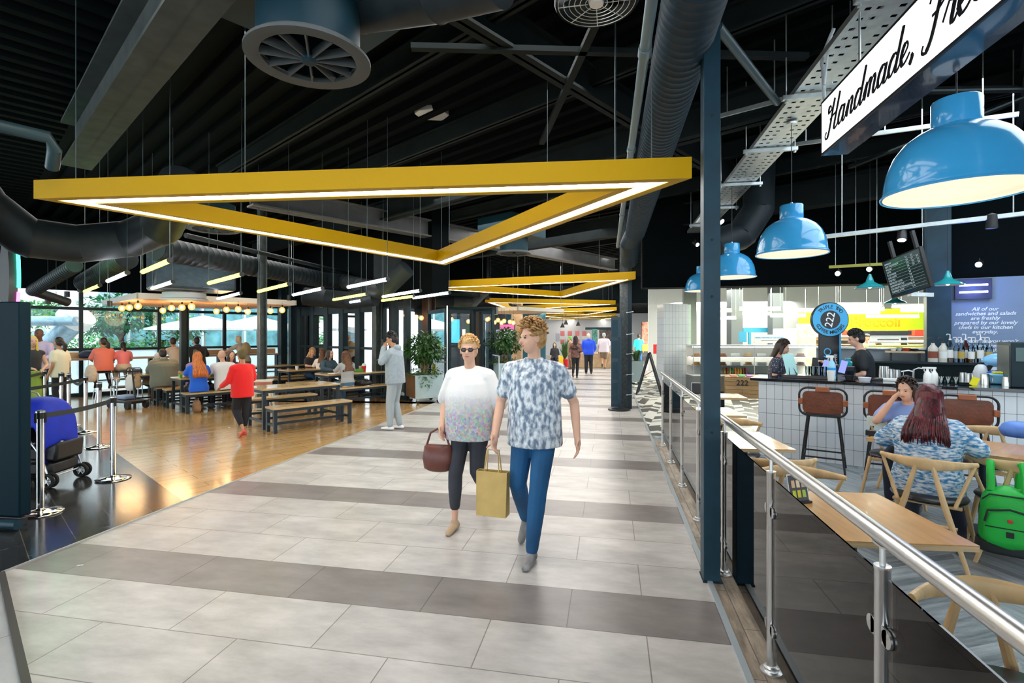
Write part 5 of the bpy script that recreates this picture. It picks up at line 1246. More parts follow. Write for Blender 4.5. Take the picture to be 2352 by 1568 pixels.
# small wooden shelf on the pass wall with bowls
sx0, sx1 = rcx(2033, 2.7), rcx(2122, 2.7)
t = thing('wall_shelf', 'pale wooden shelf on black brackets against the grey pass wall', 'shelf', CO, CR)
MB().box(sx0, sx1, 2.55, 2.85, 1.40, 1.425).build('board', edge_m, t, smooth=0)
for x in (sx0 + .06, sx1 - .08): MB().box(x, x + .03, 2.6, 2.63, .9, 1.40).build('bracket', black_p, t, smooth=0)
def bowl(label, u, y, z, r, h, m, name='bowl', cat='bowl'):
    p = RC(u, y); o = MB().lathe([(0, 0), (r * .55, 0), (r, h), (r * .93, h), (r * .5, .01), (0, .01)], (0, 0, 0), 20).build(name, m, None, (*p, z)); return tag(o, label, cat)
bowl('white cup bowl on the pale wooden shelf', 2052, 2.7, 1.426, .05, .05, paper); bowl('pale blue bowl on the pale wooden shelf', 2066, 2.72, 1.426, .045, .06, mat('pale_blue_glaze', (.45, .6, .65), .3))
bowl('red bowl on the pale wooden shelf', 2082, 2.7, 1.426, .06, .05, mat('red_glaze', (.45, .06, .03), .3)); bowl('dark bowl at the end of the pale wooden shelf', 2100, 2.7, 1.426, .06, .04, black_p)
# ---- things on the worktop
glassm = glass('bottle_glass', (.80, .90, .92), .02); lab = mat('white_label', (.82, .84, .82), .5)
def cup(label, u, y, z, r, h, m, name='paper_cup', cat='cup', handle=False, saucer=False):
    p = RC(u, y); t = thing(name, label, cat, (*p, z), CR); MB().lathe([(0, 0), (r * .75, 0), (r, h), (r * .93, h), (r * .7, .008), (0, .008)], n=24).build('cup', m, t)
    if handle: MB().tube([(r * .9, 0, h * .85), (r * 1.5, 0, h * .75), (r * 1.5, 0, h * .35), (r * .85, 0, h * .2)], .006, 8).build('handle', m, t)
    if saucer: MB().lathe([(0, -.006), (r * 1.1, -.006), (r * 1.9, .004), (r * 1.9, .007), (0, .0)], n=28).build('saucer', m, t)
    return t
cup('white paper cup standing on the bar beneath the spray bottle', 1909, .10, ZT, .052, .13, paper)
cup('black coffee cup with white print on the bar, on its saucer', 1951, .16, ZT + .007, .055, .065, black_p, 'coffee_cup', 'cup', True, True)
cup('white bowl-shaped cup on the bar before the barista', 1986, .12, ZT, .075, .055, mat('white_print', (.75, .77, .85), .4), 'paper_bowl', 'bowl')
def spray(label, u, y, z, h, body, k=1.0):
    p = RC(u, y); t = thing('spray_bottle', label, 'spray bottle', (*p, z), CR)
    MB().lathe([(0, 0), (.040 * k, 0), (.044 * k, .02 * k), (.044 * k, h * .45), (.036 * k, h * .62), (.016 * k, h * .76), (.014 * k, h * .8), (0, h * .8)], n=24).build('bottle', body, t, smooth=60)
    MB().box(-.055 * k, .022 * k, -.011 * k, .011 * k, h * .86, h * .96).cyl((0, 0, h * .78), (0, 0, h * .88), .015 * k, 10).tube([(-.03 * k, 0, h * .88), (-.035 * k, 0, h * .78), (-.028 * k, 0, h * .70)], .006 * k, 6).build('trigger', paper, t, bevel=.003)
    return t
t = spray('tall spray bottle with a blue label standing on the bar', 1910, .28, ZT, .34, mat('pale_blue_plastic', (.35, .66, .85), .3), 1.2)
MB().lathe([(.0535, .05), (.0545, .11), (.0535, .16)], n=24).build('label', mat('bright_blue_label', (.03, .35, .8), .4), t)
spray('white spray bottle on the bar, the one towards the far end of the pair', 2130, .35, ZT - .03, .24, paper, .95); spray('white spray bottle on the bar, the one towards the right border of the pair', 2146, .35, ZT - .03, .24, paper, .95)
box_thing('hand_dish', 'flat white dish on the bar behind the white bowl cup', 'tray', (*RC(2040, .45), ZT), (.22, .12, .03), paper, CR)
box_thing('card_reader', 'small dark card reader lying on the bar', 'card reader', (*RC(2015, .42), ZT), (.12, .1, .03), black_p, CR)
o = MB().box(-.035, .035, -.006, .006, 0, .10, Matrix.Rotation(.35, 4, 'Y')).build('yellow_card', mat('bright_yellow', (.85, .75, .0), .5), None, (*RC(2234, .25), ZT), CR); tag(o, 'leaning bright yellow cloth on the bar', 'cloth')
for i, (u, lb) in enumerate(((2162, 'stacked spoons in a clear tub beside the white spray bottles'), (2178, 'little clear tub of teaspoons on the bar'), (2196, 'small salt shaker jar on the bar, next to the teaspoons'))):
    p = RC(u, .30); t = thing('utensil_jar', lb, 'jar', (*p, ZT), CR)
    MB().lathe([(0, 0), (.022, 0), (.026, .05), (.024, .05), (.018, .005), (0, .005)], n=16).build('jar', glassm, t)
    for k in range(3): MB().cyl((0, .004 * k, .01), (.02 * (k - 1), .01, .09), .003, 6).build('spoon', chrome, t)
# stacked glasses, knock boxes, ipads stand
gl0 = None
for i in range(8):
    p = RC(1855 + 6.5 * i, .34 + .05 * (i % 2)); z = ZT + .045
    if gl0 is None:
        gl0 = thing('drinking_glass', 'clear tumbler in the crowd of glasses on the black tray', 'glass', (*p, z), CR, 'tumblers on the black tray'); MB().lathe([(0, 0), (.026, 0), (.032, .12), (.030, .12), (.023, .006), (0, .006)], n=18).build('glass', glass('tumbler_glass', (.82, .88, .9), .02, 1.9), gl0)
    else: dup(gl0, (*p, z), CR)
box_thing('service_tray', 'long dark tray under the tumblers on the bar', 'tray', (*RC(1857, .36), ZT), (.62, .34, .04), mat('dark_brown_tray', (.03, .018, .018), .35), CR)
t = thing('menu_stand', 'pale green tablet card on a black easel standing on the bar', 'menu card', (*RC(1822, .35), ZT), CR + .9)
MB().box(-.1, .1, -.004, .004, .04, .34, Matrix.Rotation(-.3, 4, 'X')).build('card', mat('pale_mint_card', (.45, .75, .72), .4), t, smooth=0)
MB().tube([(-.08, -.02, 0), (0, .1, .26), (.08, -.02, 0)], .006, 6).tube([(0, .1, .26), (0, .2, 0)], .006, 6).build('easel', black_p, t)
for lb, u in (('black wedge-shaped till screen nearer to the dark-haired girl', 1872), ('black wedge-shaped till screen beside the barista’s hand', 1911)):
    t = thing('till_screen', lb, 'till', (*RC(u, .62), ZT), CR)
    MB().prism([(-.06, 0), (.06, 0), (.03, .28), (-.03, .28)], -.04, .04).build('housing', black_p, t, bevel=.01, M=Matrix.Rotation(PI / 2, 4, 'X'))
    MB().box(.05, .13, -.06, .06, .10, .27, Matrix.Rotation(.25, 4, 'Y')).build('screen', emis('lilac_screen', (.30, .35, .9), 1.1), t, smooth=0)
p = RC(1932, .75); box_thing('coffee_grinder', 'dark speckled grinder block behind the bar in front of the barista', 'coffee machine', (p[0], p[1], .9), (.34, .2, .36), granite, CR)
t = thing('teal_cup_stack', 'teal cups on top of the dark grinder block', 'cup', (*RC(1948, .78), 1.26), CR); MB().lathe([(0, 0), (.05, 0), (.06, .05), (.03, .055), (.04, .1), (0, .1)], n=18).build('cup', teal, t)
# ---- syrup bottles on the raised shelf
def pump_bottle(label, u, y, z, h, r, liquid, lcol, big=False, group=None, pump=True, body=None):
    p = RC(u, y); t = thing('pump_bottle', label, 'bottle', (*p, z), CR, group)
    MB().lathe([(0, 0), (r, 0), (r, h * .50), (r * .95, h * .58), (r * .38, h * .72), (r * .35, h * .80), (0, h * .80)], n=20).build('bottle', body or glassm, t, smooth=60)
    MB().lathe([(r * 1.01, h * .16), (r * 1.01, h * .44)], n=20).build('label', lcol, t)
    if liquid: MB().lathe([(0, .004), (r * .93, .004), (r * .93, h * .14), (0, h * .14)], n=18).build('syrup', liquid, t)
    if pump:
        pm = black_p if big else paper
        MB().cyl((0, 0, h * .78), (0, 0, h * .98), .006, 8).cyl((0, 0, h * .78), (0, 0, h * .83), r * .4, 12).tube([(0, 0, h * .98), (-r * .9, 0, h * .99), (-r * 1.0, 0, h * .95)], .006, 6).build('pump', pm, t)
    return t
mb_ = mat('stoneware_cream', (.62, .60, .54), .35)
brn = mat('brown_label', (.25, .06, .03), .5)
pump_bottle('metal-grey pump jar with a red-brown label, first on the raised shelf', 2143, 2.15, 1.281, .37, .062, None, brn, True, body=mb_)
pump_bottle('metal-grey pump jar with a pale label, second on the raised shelf', 2167, 2.15, 1.281, .37, .062, None, lab, True, body=mb_)
names = ['clear syrup bottle with a gold neck label', 'clear syrup bottle next after the gold-labelled one', 'syrup bottle with a red cap band in the middle of the shelf', 'dark red syrup bottle with a white label', 'clear syrup bottle standing in the middle of the row', 'syrup bottle with a pale liquid before the text wall', 'tall white-pumped syrup bottle beside the amber one', 'amber syrup bottle near the end of the row', 'clear syrup bottle farthest along the shelf']
us = [2182, 2197, 2208, 2218, 2231, 2240, 2252, 2262, 2272]; amb = mat('amber_syrup', (.30, .10, .01), .2); red_s = mat('dark_red_syrup', (.10, .01, .02), .2)
for i, (nm, u) in enumerate(zip(names, us)):
    pump_bottle(nm, u, 2.12 + .09 * (i % 2), 1.281, .38 + .05 * (i % 3 == 0), .04, (amb, None, None, red_s)[i % 4], (lab, lab, mat('gold_label', (.5, .35, .08), .4))[i % 3], body=mat('dark_red_glass', (.05, .008, .015), .15) if i == 3 else None)
# ---- back worktop clutter
def jug(label, u, y, z, r, h, m=chrome):
    p = RC(u, y); t = thing('steel_jug', label, 'jug', (*p, z), CR + .4)
    MB().lathe([(0, 0), (r, 0), (r * .95, h * .6), (r * .8, h), (r * .76, h), (r * .9, h * .55), (r * .9, .01), (0, .01)], n=20).build('body', m, t); MB().tube([(r * .8, 0, h * .9), (r * 1.6, 0, h * .8), (r * 1.6, 0, h * .25), (r, 0, h * .2)], .006, 8).build('handle', m, t)
for i, (u, lb, r, h) in enumerate(((2026, 'tall steel jug farthest along the back worktop', .045, .2), (2036, 'steel shaker beside the tall steel jug', .04, .2), (2046, 'wide steel jug on the back worktop left of the tap', .06, .16), (2060, 'steel jug next to the wide one on the back worktop', .055, .15), (2212, 'small steel jug before the milk cartons', .05, .14), (2226, 'squat steel jug before the milk cartons', .06, .13))): jug(lb, u, 1.85, 1.01, r, h)
jug('steel jug with handle standing on the bar at the right border', 2315, .35, ZT, .055, .11); jug('dark steel tin on the bar near the blue tub', 2262, .45, ZT, .05, .13)
t = thing('tap', 'curved chrome mixer tap behind the bar', 'tap', (*RC(2098, 1.8), 1.01), CR)
MB().cyl((0, 0, 0), (0, 0, .16), .016, 12).tube([(0, 0, .13), (-.06, -.02, .15), (-.15, -.04, .13)], .012, 10).tube([(0, 0, .16), (.06, .0, .19), (.12, 0, .18)], .009, 8).build('body', chrome, t)
t = thing('soap_bottle', 'clear blue hand soap bottle with a pump beside the tap', 'bottle', (*RC(2133, 1.75), 1.01), CR); MB().lathe([(0, 0), (.04, 0), (.045, .08), (.02, .14), (0, .14)], n=18).build('bottle', mat('soap_blue', (.4, .55, .8), .2), t); MB().cyl((0, 0, .14), (0, 0, .19), .006, 8).box(-.03, .01, -.006, .006, .185, .2).build('pump', paper, t)
for i, (u, lb) in enumerate(((2253, 'milk carton jug, the one nearer the syrup bottles'), (2286, 'milk jug with a red cap beside the blue tub'))):
    t = thing('milk_jug', lb, 'milk jug', (*RC(u, 1.3), ZT - .04), CR); MB().lathe([(0, 0), (.08, 0), (.085, .14), (.06, .22), (.03, .25), (.03, .27), (0, .27)], n=20).build('jug', mat('milky_plastic', (.72, .75, .78), .35), t); MB().lathe([(.032, .25), (.032, .275), (0, .275)], n=14).build('cap', redc if i else black_p, t)
t = thing('storage_tub', 'pale blue tub with yellow cloth on its rim at the bar', 'tub', (*RC(2305, .62), ZT), CR); MB().box(-.16, .14, -.09, .09, 0, .13).build('tub', mat('tub_blue', (.18, .48, .68), .35), t, bevel=.02); MB().box(-.10, .12, -.07, .07, .13, .155).build('cloth', mat('yellow_cloth', (.75, .68, .03), .8), t, bevel=.01)
t = thing('espresso_machine', 'black and steel espresso machine side panel at the right border', 'coffee machine', (*RC(2352, .35), ZT), CR); MB().box(-.14, .75, -.15, .55, 0, .52).build('body', black_steel, t, bevel=.01); MB().box(-.145, -.14, -.1, .5, .05, .48).build('side_plate', mat('dark_grey_metal', (.10, .12, .12), .4, .5), t); MB().box(-.10, .7, -.16, -.15, .3, .46).build('front_panel', mat('green_glass_panel', (.02, .07, .07), .15), t)
t = thing('cup_warmer', 'sky blue rounded machine hood behind the milk jugs', 'coffee machine', (*RC(2312, 1.35), ZT + .2), CR); MB().ell((0, 0, .05), .26, .16, .12, 20, 12).build('hood', mat('light_blue_enamel', (.25, .55, .85), .2), t, smooth=80); MB().box(-.2, .25, -.1, .1, -.2, .0).build('base', black_p, t)
t = thing('blue_bag', 'scrunched blue plastic bag beside the tub', 'bag', (*RC(2290, .95), ZT), CR); MB().ell((0, 0, .08), .12, .09, .08, 14, 10).build('bag', mat('blue_plastic_bag', (.05, .10, .55), .3, noise=.5, nscale=20), t)
t = thing('insect_killer', 'square blue-violet insect light fixed on the text wall', 'lamp', (*RC(2234, 2.86), 2.42), CR); p = t.location
MB().box(-.22, .22, -.06, .02, -.16, .16).build('housing', mat('blue_black', (.01, .015, .06), .4), t)
for z in (-.05, .06): MB().cyl((-.17, -.07, z), (.17, -.07, z), .016, 10).build('tube', emis('violet_tube', (.35, .40, 1), 8), t)
point_light('insect_glow', (p[0] - .15, p[1] - .4, 2.42), 9, (.2, .3, 1), .1)
# ---------------------------------------------------------------- hanging menu board
cen = D(2078, 629, 6.9)
def camv(x, z, d): return Vector((-SA * d + CA * x, CA * d + SA * x, z))
ax_ = camv(-.058, .10, -.75); dn = camv(.088, -.525, -.077)
Mb = frame(cen, ax_, -dn)
t = thing('menu_screen', 'tilted black menu board with white price lines hanging above the bar', 'menu board', (0, 0, 0)); t.matrix_world = Mb
hw_, hh_ = ax_.length / 2, dn.length / 2
MB().box(-hw_, hw_, -hh_, hh_, -.05, 0).build('case', black_p, t, bevel=.006); MB().box(-hw_ + .02, hw_ - .02, -hh_ + .02, hh_ - .02, 0, .002).build('screen', mat('screen_black', (.012, .03, .035), .12), t, smooth=0)
inkm = emis('screen_white', (.75, .95, 1), .5)
rows = ['ESPRESSO|2.1|2.3', 'HOT CHOCOLATE|2.8|3.1|3.2', 'MOCHA|2.8|3.0|3.2', 'LATTE|2.6|2.8|3.0', 'FLAT WHITE|2.6', 'CHAI LATTE|3.0', 'ICED TEA|2.8', 'BEETROOT LATTE|3.10', 'ALMOND MATCHA|3.10', 'COCONUT & CACAO LATTE|3.10', 'TURMERIC LATTE|3.10']
for i, r_ in enumerate(rows):
    y = hh_ - .06 - i * (2 * hh_ - .1) / 11; parts = r_.split('|')
    text('menu_line', parts[0], .032, inkm, t, Matrix.Translation((-hw_ + .05, y, .004)), .0005, align='LEFT')
    for k, q in enumerate(parts[1:]): text('price', q, .032, inkm, t, Matrix.Translation((hw_ - .27 + .10 * k, y, .004)), .0005)
    MB().box(-hw_ + .04, hw_ - .04, y - .0235, y - .022, .002, .003).build('rule', inkm, t, smooth=0)
for s in (-.6, .6): MB().box(s * hw_ - .02, s * hw_ + .02, hh_ - .1, hh_ + .25, -.1, -.06).build('bracket', black_p, t)
t = thing('tv_bracket', 'pale metal bracket sticking out below the hanging menu board', 'bracket', D(2125, 680, 7.3), .4); MB().box(-.28, .12, -.03, .03, -.01, .05).build('arm', galv, t, bevel=.004); MB().cyl((0, 0, .05), (0, 0, 2.4), .02, 10).build('pole', black_steel, t)
# ---------------------------------------------------------------- round 222 sign totem
pc = RC(1905, 1.15); dd = -SA * pc[0] + CA * pc[1]; zc = HZ(734, dd)
rr_ = 37.5 * dd / 1176
t = thing('round_cafe_sign', 'round blue and black sign with 222 on a tall black totem behind the bar', 'sign', (pc[0], pc[1], 0), DEG(2))
bl_m = mat('sign_blue', (.05, .42, .78), .35); bk_m = mat('sign_black', (.012, .013, .016), .35)
RX = Matrix.Translation((0, 0, zc)) @ Matrix.Rotation(PI / 2, 4, 'X')
MB().lathe([(0, -.03), (rr_ * 1.06, -.03), (rr_ * 1.06, .02), (0, .02)], n=48).build('rim', bk_m, t, M=RX)
MB().lathe([(rr_ * .56, .021), (rr_, .021), (rr_, .030), (rr_ * .56, .030)], n=48).build('blue_ring', bl_m, t, M=RX)
MB().lathe([(0, .021), (rr_ * .56, .021), (rr_ * .56, .026), (0, .026)], n=40).build('centre_disc', bk_m, t, M=RX)
wi = mat('white_ink', (.88, .9, .92), .5)
text('number', '222', rr_ * .62, wi, t, RX @ Matrix.Translation((0, 0, .028)) @ Matrix.Rotation(DEG(78), 4, 'Z'), .001, bold=.001)
def arctext(s, r, a0, da, flip=False):
    for i, ch in enumerate(s):
        if ch == ' ': continue
        a = a0 + da * i; text('letter', ch, rr_ * .30, bk_m, t, RX @ Matrix.Rotation(a, 4, 'Z') @ Matrix.Translation((0, r, .031)) @ (Matrix.Rotation(PI, 4, 'Z') if flip else Matrix.Identity(4)), .001, bold=.001)
arctext('TRIPLE TWO', rr_ * .78, DEG(48), DEG(-10.8)); arctext('COFFEE MASTERS', rr_ * .78, DEG(180 - 62), DEG(9.6), True)
MB().box(-.15, .13, -.02, .02, .3, zc - .15).build('board', bk_m, t, bevel=.004); MB().box(.13, .155, -.02, .02, .3, zc - .12).build('blue_edge', bl_m, t, bevel=.002)
text('lettering', 'TRIPLE TWO', .15, bl_m, t, Matrix.Translation((-.03, -.022, zc - .85)) @ Matrix.Rotation(PI / 2, 4, 'X') @ Matrix.Rotation(PI / 2, 4, 'Z'), .001)
text('lettering', 'COFFEE', .06, wi, t, Matrix.Translation((.08, -.022, zc - .62)) @ Matrix.Rotation(PI / 2, 4, 'X') @ Matrix.Rotation(PI / 2, 4, 'Z'), .001)
# ---------------------------------------------------------------- crate with 222
t = thing('wooden_crate', 'wooden plank crate printed 222 in front of the cake display', 'crate', (*P2(1705, 13.7), 0), DEG(-8))
crm = brick_floor('pine_planks', 0, (0, 0, 0), 2.0, .11, .3, (.34, .20, .09), (.46, .29, .14), (.08, .04, .02), .004, .5, streak=(1, 12, 1), var=.4)
o = MB().box(-.42, .42, 0, .55, 0, .56).build('planks', crm, t, smooth=0, M=Matrix.Identity(4))
crm.node_tree.nodes['Mapping'].inputs['Rotation'].default_value = (-PI / 2, 0, 0)
text('number', '222', .2, bk_m, t, Matrix.Translation((0, -.006, .40)) @ Matrix.Rotation(PI / 2, 4, 'X'), .003, bold=.003)
for i, (x, c_) in enumerate(((-.2, (.8, .3, .2)), (0, (.1, .5, .2)), (.2, (.4, .2, .6)), (.33, (.8, .3, .2)))): MB().box(x - .08, x + .08, .1, .45, .5, .60).build('packet', mat('packet_%d' % i, c_, .5), t, bevel=.01)
# ---------------------------------------------------------------- tiled pillar
q = P2(1552, 15.4)
pm_ = tiles('small_white_tile', .10, .2, (.62, .66, .70), (.12, .14, .15), .15)
o = struct(MB().box(-.36, .36, 0, .7, 0, 2.62).build('pillar', pm_, None, (q[0], q[1], 0), DEG(10.8), smooth=0))
o = struct(MB().box(.37, .55, .25, .7, 0, 2.62).build('pillar', tiles('pale_green_tile', .06, .2, (.50, .60, .55), (.2, .25, .22), .1), None, (q[0], q[1], 0), DEG(10.8), smooth=0))
# ---------------------------------------------------------------- cake display
t = thing('cake_display', 'long glass cake display cabinet with lit shelves behind the bar', 'display cabinet', (*P2(1592, 14.6), 0), YAW - DEG(3))
W_ = 3.45
MB().box(0, W_, 0, .7, .08, .52).build('base', mat('brushed_grey_steel', (.30, .31, .31), .3, .7), t, smooth=0); MB().box(.02, W_ - .02, .04, .7, 0, .08).build('plinth', black_p, t, smooth=0)
MB().box(0, W_, .0, .7, .52, .56).build('deck', white_p, t, smooth=0); MB().box(0, W_, .05, .7, 1.36, 1.40).build('roof', galv, t, smooth=0)
MB().box(0, W_, .66, .7, .56, 1.36).build('back_panel', mat('pale_back_panel', (.8, .78, .72), .4), t, smooth=0)
for z in (.80, 1.05): MB().box(.02, W_ - .02, .15, .66, z, z + .012).build('shelf', galv, t, smooth=0)
MB().box(.03, W_ - .03, .12, .16, 1.33, 1.36).build('strip_light', emis('display_light', (1, .97, .88), 9), t, smooth=0)
MB().box(.03, W_ - .03, .5, .54, 1.03, 1.05).build('strip_light', emis('display_light', (1, .97, .88), 9), t, smooth=0)
for x in (0, 1.7, W_ - .02): MB().box(x, x + .02, 0, .02, .56, 1.38).build('mullion', galv, t, smooth=0)
MB().box(.02, W_ - .02, .004, .010, .56, 1.36).build('front_glass', pane_m, t, smooth=0)
jc = [(.5, .3, .05), (.4, .05, .03), (.6, .5, .1), (.05, .35, .05), (.9, .35, .02), (.9, .40, .02), (.85, .5, .05), (.3, .12, .05), (.45, .08, .1)]
tb = t.matrix_basis.copy()
LBJ = ['brown', 'dark red', 'gold', 'green', 'orange', 'light orange', 'amber', 'chocolate brown', 'crimson']
Mw = Matrix.Translation(t.location) @ Matrix.Rotation(YAW - DEG(3), 4, 'Z')
for i, c_ in enumerate(jc):
    for j in range(2):
        x = .95 + i * .075; pos = Mw @ Vector((x, .18 + j * .09, .561))
        o = MB().lathe([(0, 0), (.028, 0), (.028, .12), (.014, .15), (.014, .18), (0, .18)], n=12).build('juice_bottle', mat('juice_%d' % i, c_, .25), None, pos)
        tag(o, '%s juice bottle in the %s row at the bottom of the cake display' % (LBJ[i], ('front', 'rear')[j]), 'bottle', 'juice bottles in the cake display')
r = random.Random(3)
for z, lb in ((.813, 'lower shelf'), (1.063, 'upper shelf')):
    for k in range(9):
        pos = Mw @ Vector((.2 + k * .37, .36, z)); 
        if k % 2: o = MB().box(-.12, .12, -.1, .1, 0, .09).build('cake_box', paper, None, pos, r.uniform(-.2, .2), bevel=.004); tag(o, 'white carton on the %s of the cake display' % lb, 'box', 'white cartons in the cake display')
        else: o = MB().lathe([(0, 0), (.13, 0), (.13, .02), (.10, .03), (.09, .09), (0, .10)], n=18).build('cake', mat('baked_%d' % (k % 3), ((.45, .22, .08), (.6, .4, .2), (.3, .12, .06))[k % 3], .6, noise=.3), None, pos); tag(o, 'round cake on a stand on the %s of the cake display' % lb, 'cake', 'cakes in the cake display')
sg = D(1767, 777, 14.4); t = thing('counter_sign', 'white sign with blue words on top of the cake display', 'sign', sg, YAW)
MB().box(-.42, .42, -.01, .01, -.13, .11).build('board', mat('off_white_board', (.75, .77, .75), .5), t, smooth=0); text('lettering', 'FRESHLY PREPARED IN OUR KITCHEN', .047, bl_m, t, Matrix.Translation((0, -.012, .02)) @ Matrix.Rotation(PI / 2, 4, 'X'), .001, bold=.001); text('lettering', 'USING FRESH INGREDIENTS DAILY', .03, bk_m, t, Matrix.Translation((0, -.012, -.06)) @ Matrix.Rotation(PI / 2, 4, 'X'), .001)
sg = D(1706, 773, 14.6); t = thing('counter_sign', 'upright blue card on top of the cake display', 'sign', sg, YAW); MB().box(-.11, .11, -.006, .006, -.15, .15).build('board', mat('card_blue', (.08, .45, .70), .5), t, smooth=0)
t = thing('metal_portal', 'blue metal portal frame behind the cake display signs', 'frame', D(1745, 760, 19), YAW); bfm = mat('petrol_blue_frame', (.02, .22, .36), .4)
MB().box(-.62, .62, -.04, .04, -.05, .12).box(-.42, -.34, -.04, .04, -1.3, -.05).box(.40, .48, -.04, .04, -1.3, -.05).build('frame', bfm, t, smooth=0)
# ---------------------------------------------------------------- kitchen hall
struct(MB().box(1.8, 16, 25, 25.2, 0, 4.2).build('wall_kitchen', mat('cream_kitchen_wall', (.78, .80, .74), .5), smooth=0))
lim = mat('lime_panel', (.45, .62, .0), .5)
sg = D(1975, 743, 18.0); t = thing('lime_fascia', 'lime green fascia with yellow lettering over the kitchen', 'sign', sg, YAW); MB().box(-2.1, 2.6, 0, .1, -.28, .52).build('panel', lim, t, smooth=0)
text('lettering', 'Broccoli', .52, mat('deep_yellow', (.50, .26, .0), .5), t, Matrix.Translation((.55, -.01, .06)) @ Matrix.Rotation(PI / 2, 4, 'X'), .01, bold=.006)
wl = D(1975, 760, 18.2); t = thing('menu_lightbox', 'white lit menu strip below the lime fascia', 'sign', wl, YAW); MB().box(-1.9, 2.5, 0, .08, -.2, .05).build('panel', emis('menu_white', (1, 1, .96), 1.5), t, smooth=0)
shm = mat('orange_brown_tiles', (.55, .33, .15), .5, noise=.2, nscale=5)
t = thing('kitchen_back_wall', 'warm brown tiled rear wall panel with shelves behind the ovens', 'panel', D(1985, 790, 18.4), YAW); MB().box(-2.3, 2.6, 0, .1, -1.2, .24).build('panel', shm, t, smooth=0); MB().box(-1.8, 2.2, -.3, 0, -.02, .01).box(-1.8, 2.2, -.3, 0, .14, .16).build('shelf', galv, t, smooth=0)
t = thing('pizza_oven', 'wide steel oven with a dark hood in the kitchen', 'oven', D(2042, 790, 16.0), YAW)
MB().box(-.6, .6, 0, .7, -.45, .28).build('body', mat('oven_steel', (.50, .50, .46), .3, .6), t, bevel=.01); MB().box(-.65, .65, -.08, .7, .28, .42).build('hood', black_p, t, bevel=.01); MB().box(-.36, .3, -.02, 0, .06, .16).build('door', mat('oven_glass', (.05, .05, .04), .2), t); MB().box(.38, .55, -.02, 0, -.05, .2).build('control_panel', black_p, t)
box_thing('red_crates', 'red crates stacked on the kitchen shelf', 'crate', D(2106, 772, 17.2), (.40, .3, .22), mat('red_crate', (.65, .05, .02), .5), YAW)
box_thing('red_crates', 'red box on the kitchen shelf beside the round sign', 'crate', D(1948, 770, 17.2), (.26, .3, .18), mat('red_crate', (.65, .05, .02), .5), YAW)
box_thing('goods_shelf', 'wooden goods shelf with small yellow and green packs', 'shelf', (*P2(1852, 17), .6), (.5, .3, 1.45), mat('shelf_goods', (.72, .50, .28), .5, noise=.5, nscale=8), YAW)
box_thing('white_freezer', 'tall white cabinet behind the cake display', 'cabinet', (*P2(1815, 17.4), 0), (.95, .5, 1.9), mat('cabinet_white', (.8, .83, .82), .4), YAW)
t = thing('serving_gantry', 'steel and yellow serving gantry in front of the oven', 'counter', D(2060, 793, 13.5), YAW); MB().cyl((-.75, 0, .10), (.75, 0, .10), .035, 10).build('rail', white_p, t); MB().box(-.75, .75, 0, .3, -.05, .0).build('shelf', mat('yellow_shelf', (.6, .55, .02), .4), t); MB().box(-.8, .85, .05, .5, -1.2, -.08).build('base', mat('oven_steel', (.50, .50, .46), .3, .6), t, smooth=0)
kc = mat('grey_column_paint', (.10, .115, .125), .5)
for u, d, w_ in ((1693, 17, .38), (1787, 18.5, .38)): q = P2(u, d); struct(MB().box(-w_ / 2, w_ / 2, 0, w_, 0, 3.6).build('pillar', kc, None, (*q, 0), YAW, smooth=0))
KY = [(1699, 1792, 712, 709, 14.5), (1706, 1772, 722, 720, 16.5), (1925, 2025, 702, 700, 14.0), (1650, 1680, 715, 713, 15), (1990, 2110, 727, 729, 17)]
KW = [(1805, 1880, 716, 712, 14.0), (1640, 1690, 732, 730, 17), (1920, 2030, 712, 710, 14.6), (2050, 2124, 706, 703, 13.0), (1770, 1850, 727, 724, 17), (1930, 2020, 719, 717, 15.5), (2070, 2124, 715, 713, 15)]
kl = ['over the cake display', 'behind the first kitchen tube', 'right of the round sign', 'just past the tall front column', 'close to the lime fascia', 'beside', 'x']
kw = ['left of the round sign', 'low behind the tall front column', 'below the yellow tube beside the round sign', 'next to the dark column under the menu board', 'farther back over the tall white cabinet', 'second below the yellow tube beside the round sign', 'lower one next to the dark column']
def ktube(lb, u0, u1, v0, v1, d, m):
    a, b = Vector(D(u0, v0, d)), Vector(D(u1, v1, d)); c = (a + b) / 2; c.z = min(c.z, 4); t = thing('kitchen_tube_light', lb, 'tube light', c)
    b.z = a.z = c.z; MB().cyl(a - c, b - c, .035, 10).build('tube', m, t); MB().bar(a - c + Vector((0, 0, .06)), b - c + Vector((0, 0, .06)), .05, .04).build('batten', white_p, t)
    for s in (a, b): MB().cyl(s - c + Vector((0, 0, .08)), s - c + Vector((0, 0, 4.765 - c.z)), .005, 5).build('hanger', galv, t)
for i, k in enumerate(KY): ktube('yellow kitchen tube light %s' % kl[i], *k, emis('yellow_tube2', (1, .92, .15), 7))
for i, k in enumerate(KW): ktube('white kitchen tube light %s' % kw[i], *k, emis('white_tube2', (1, 1, .92), 7))
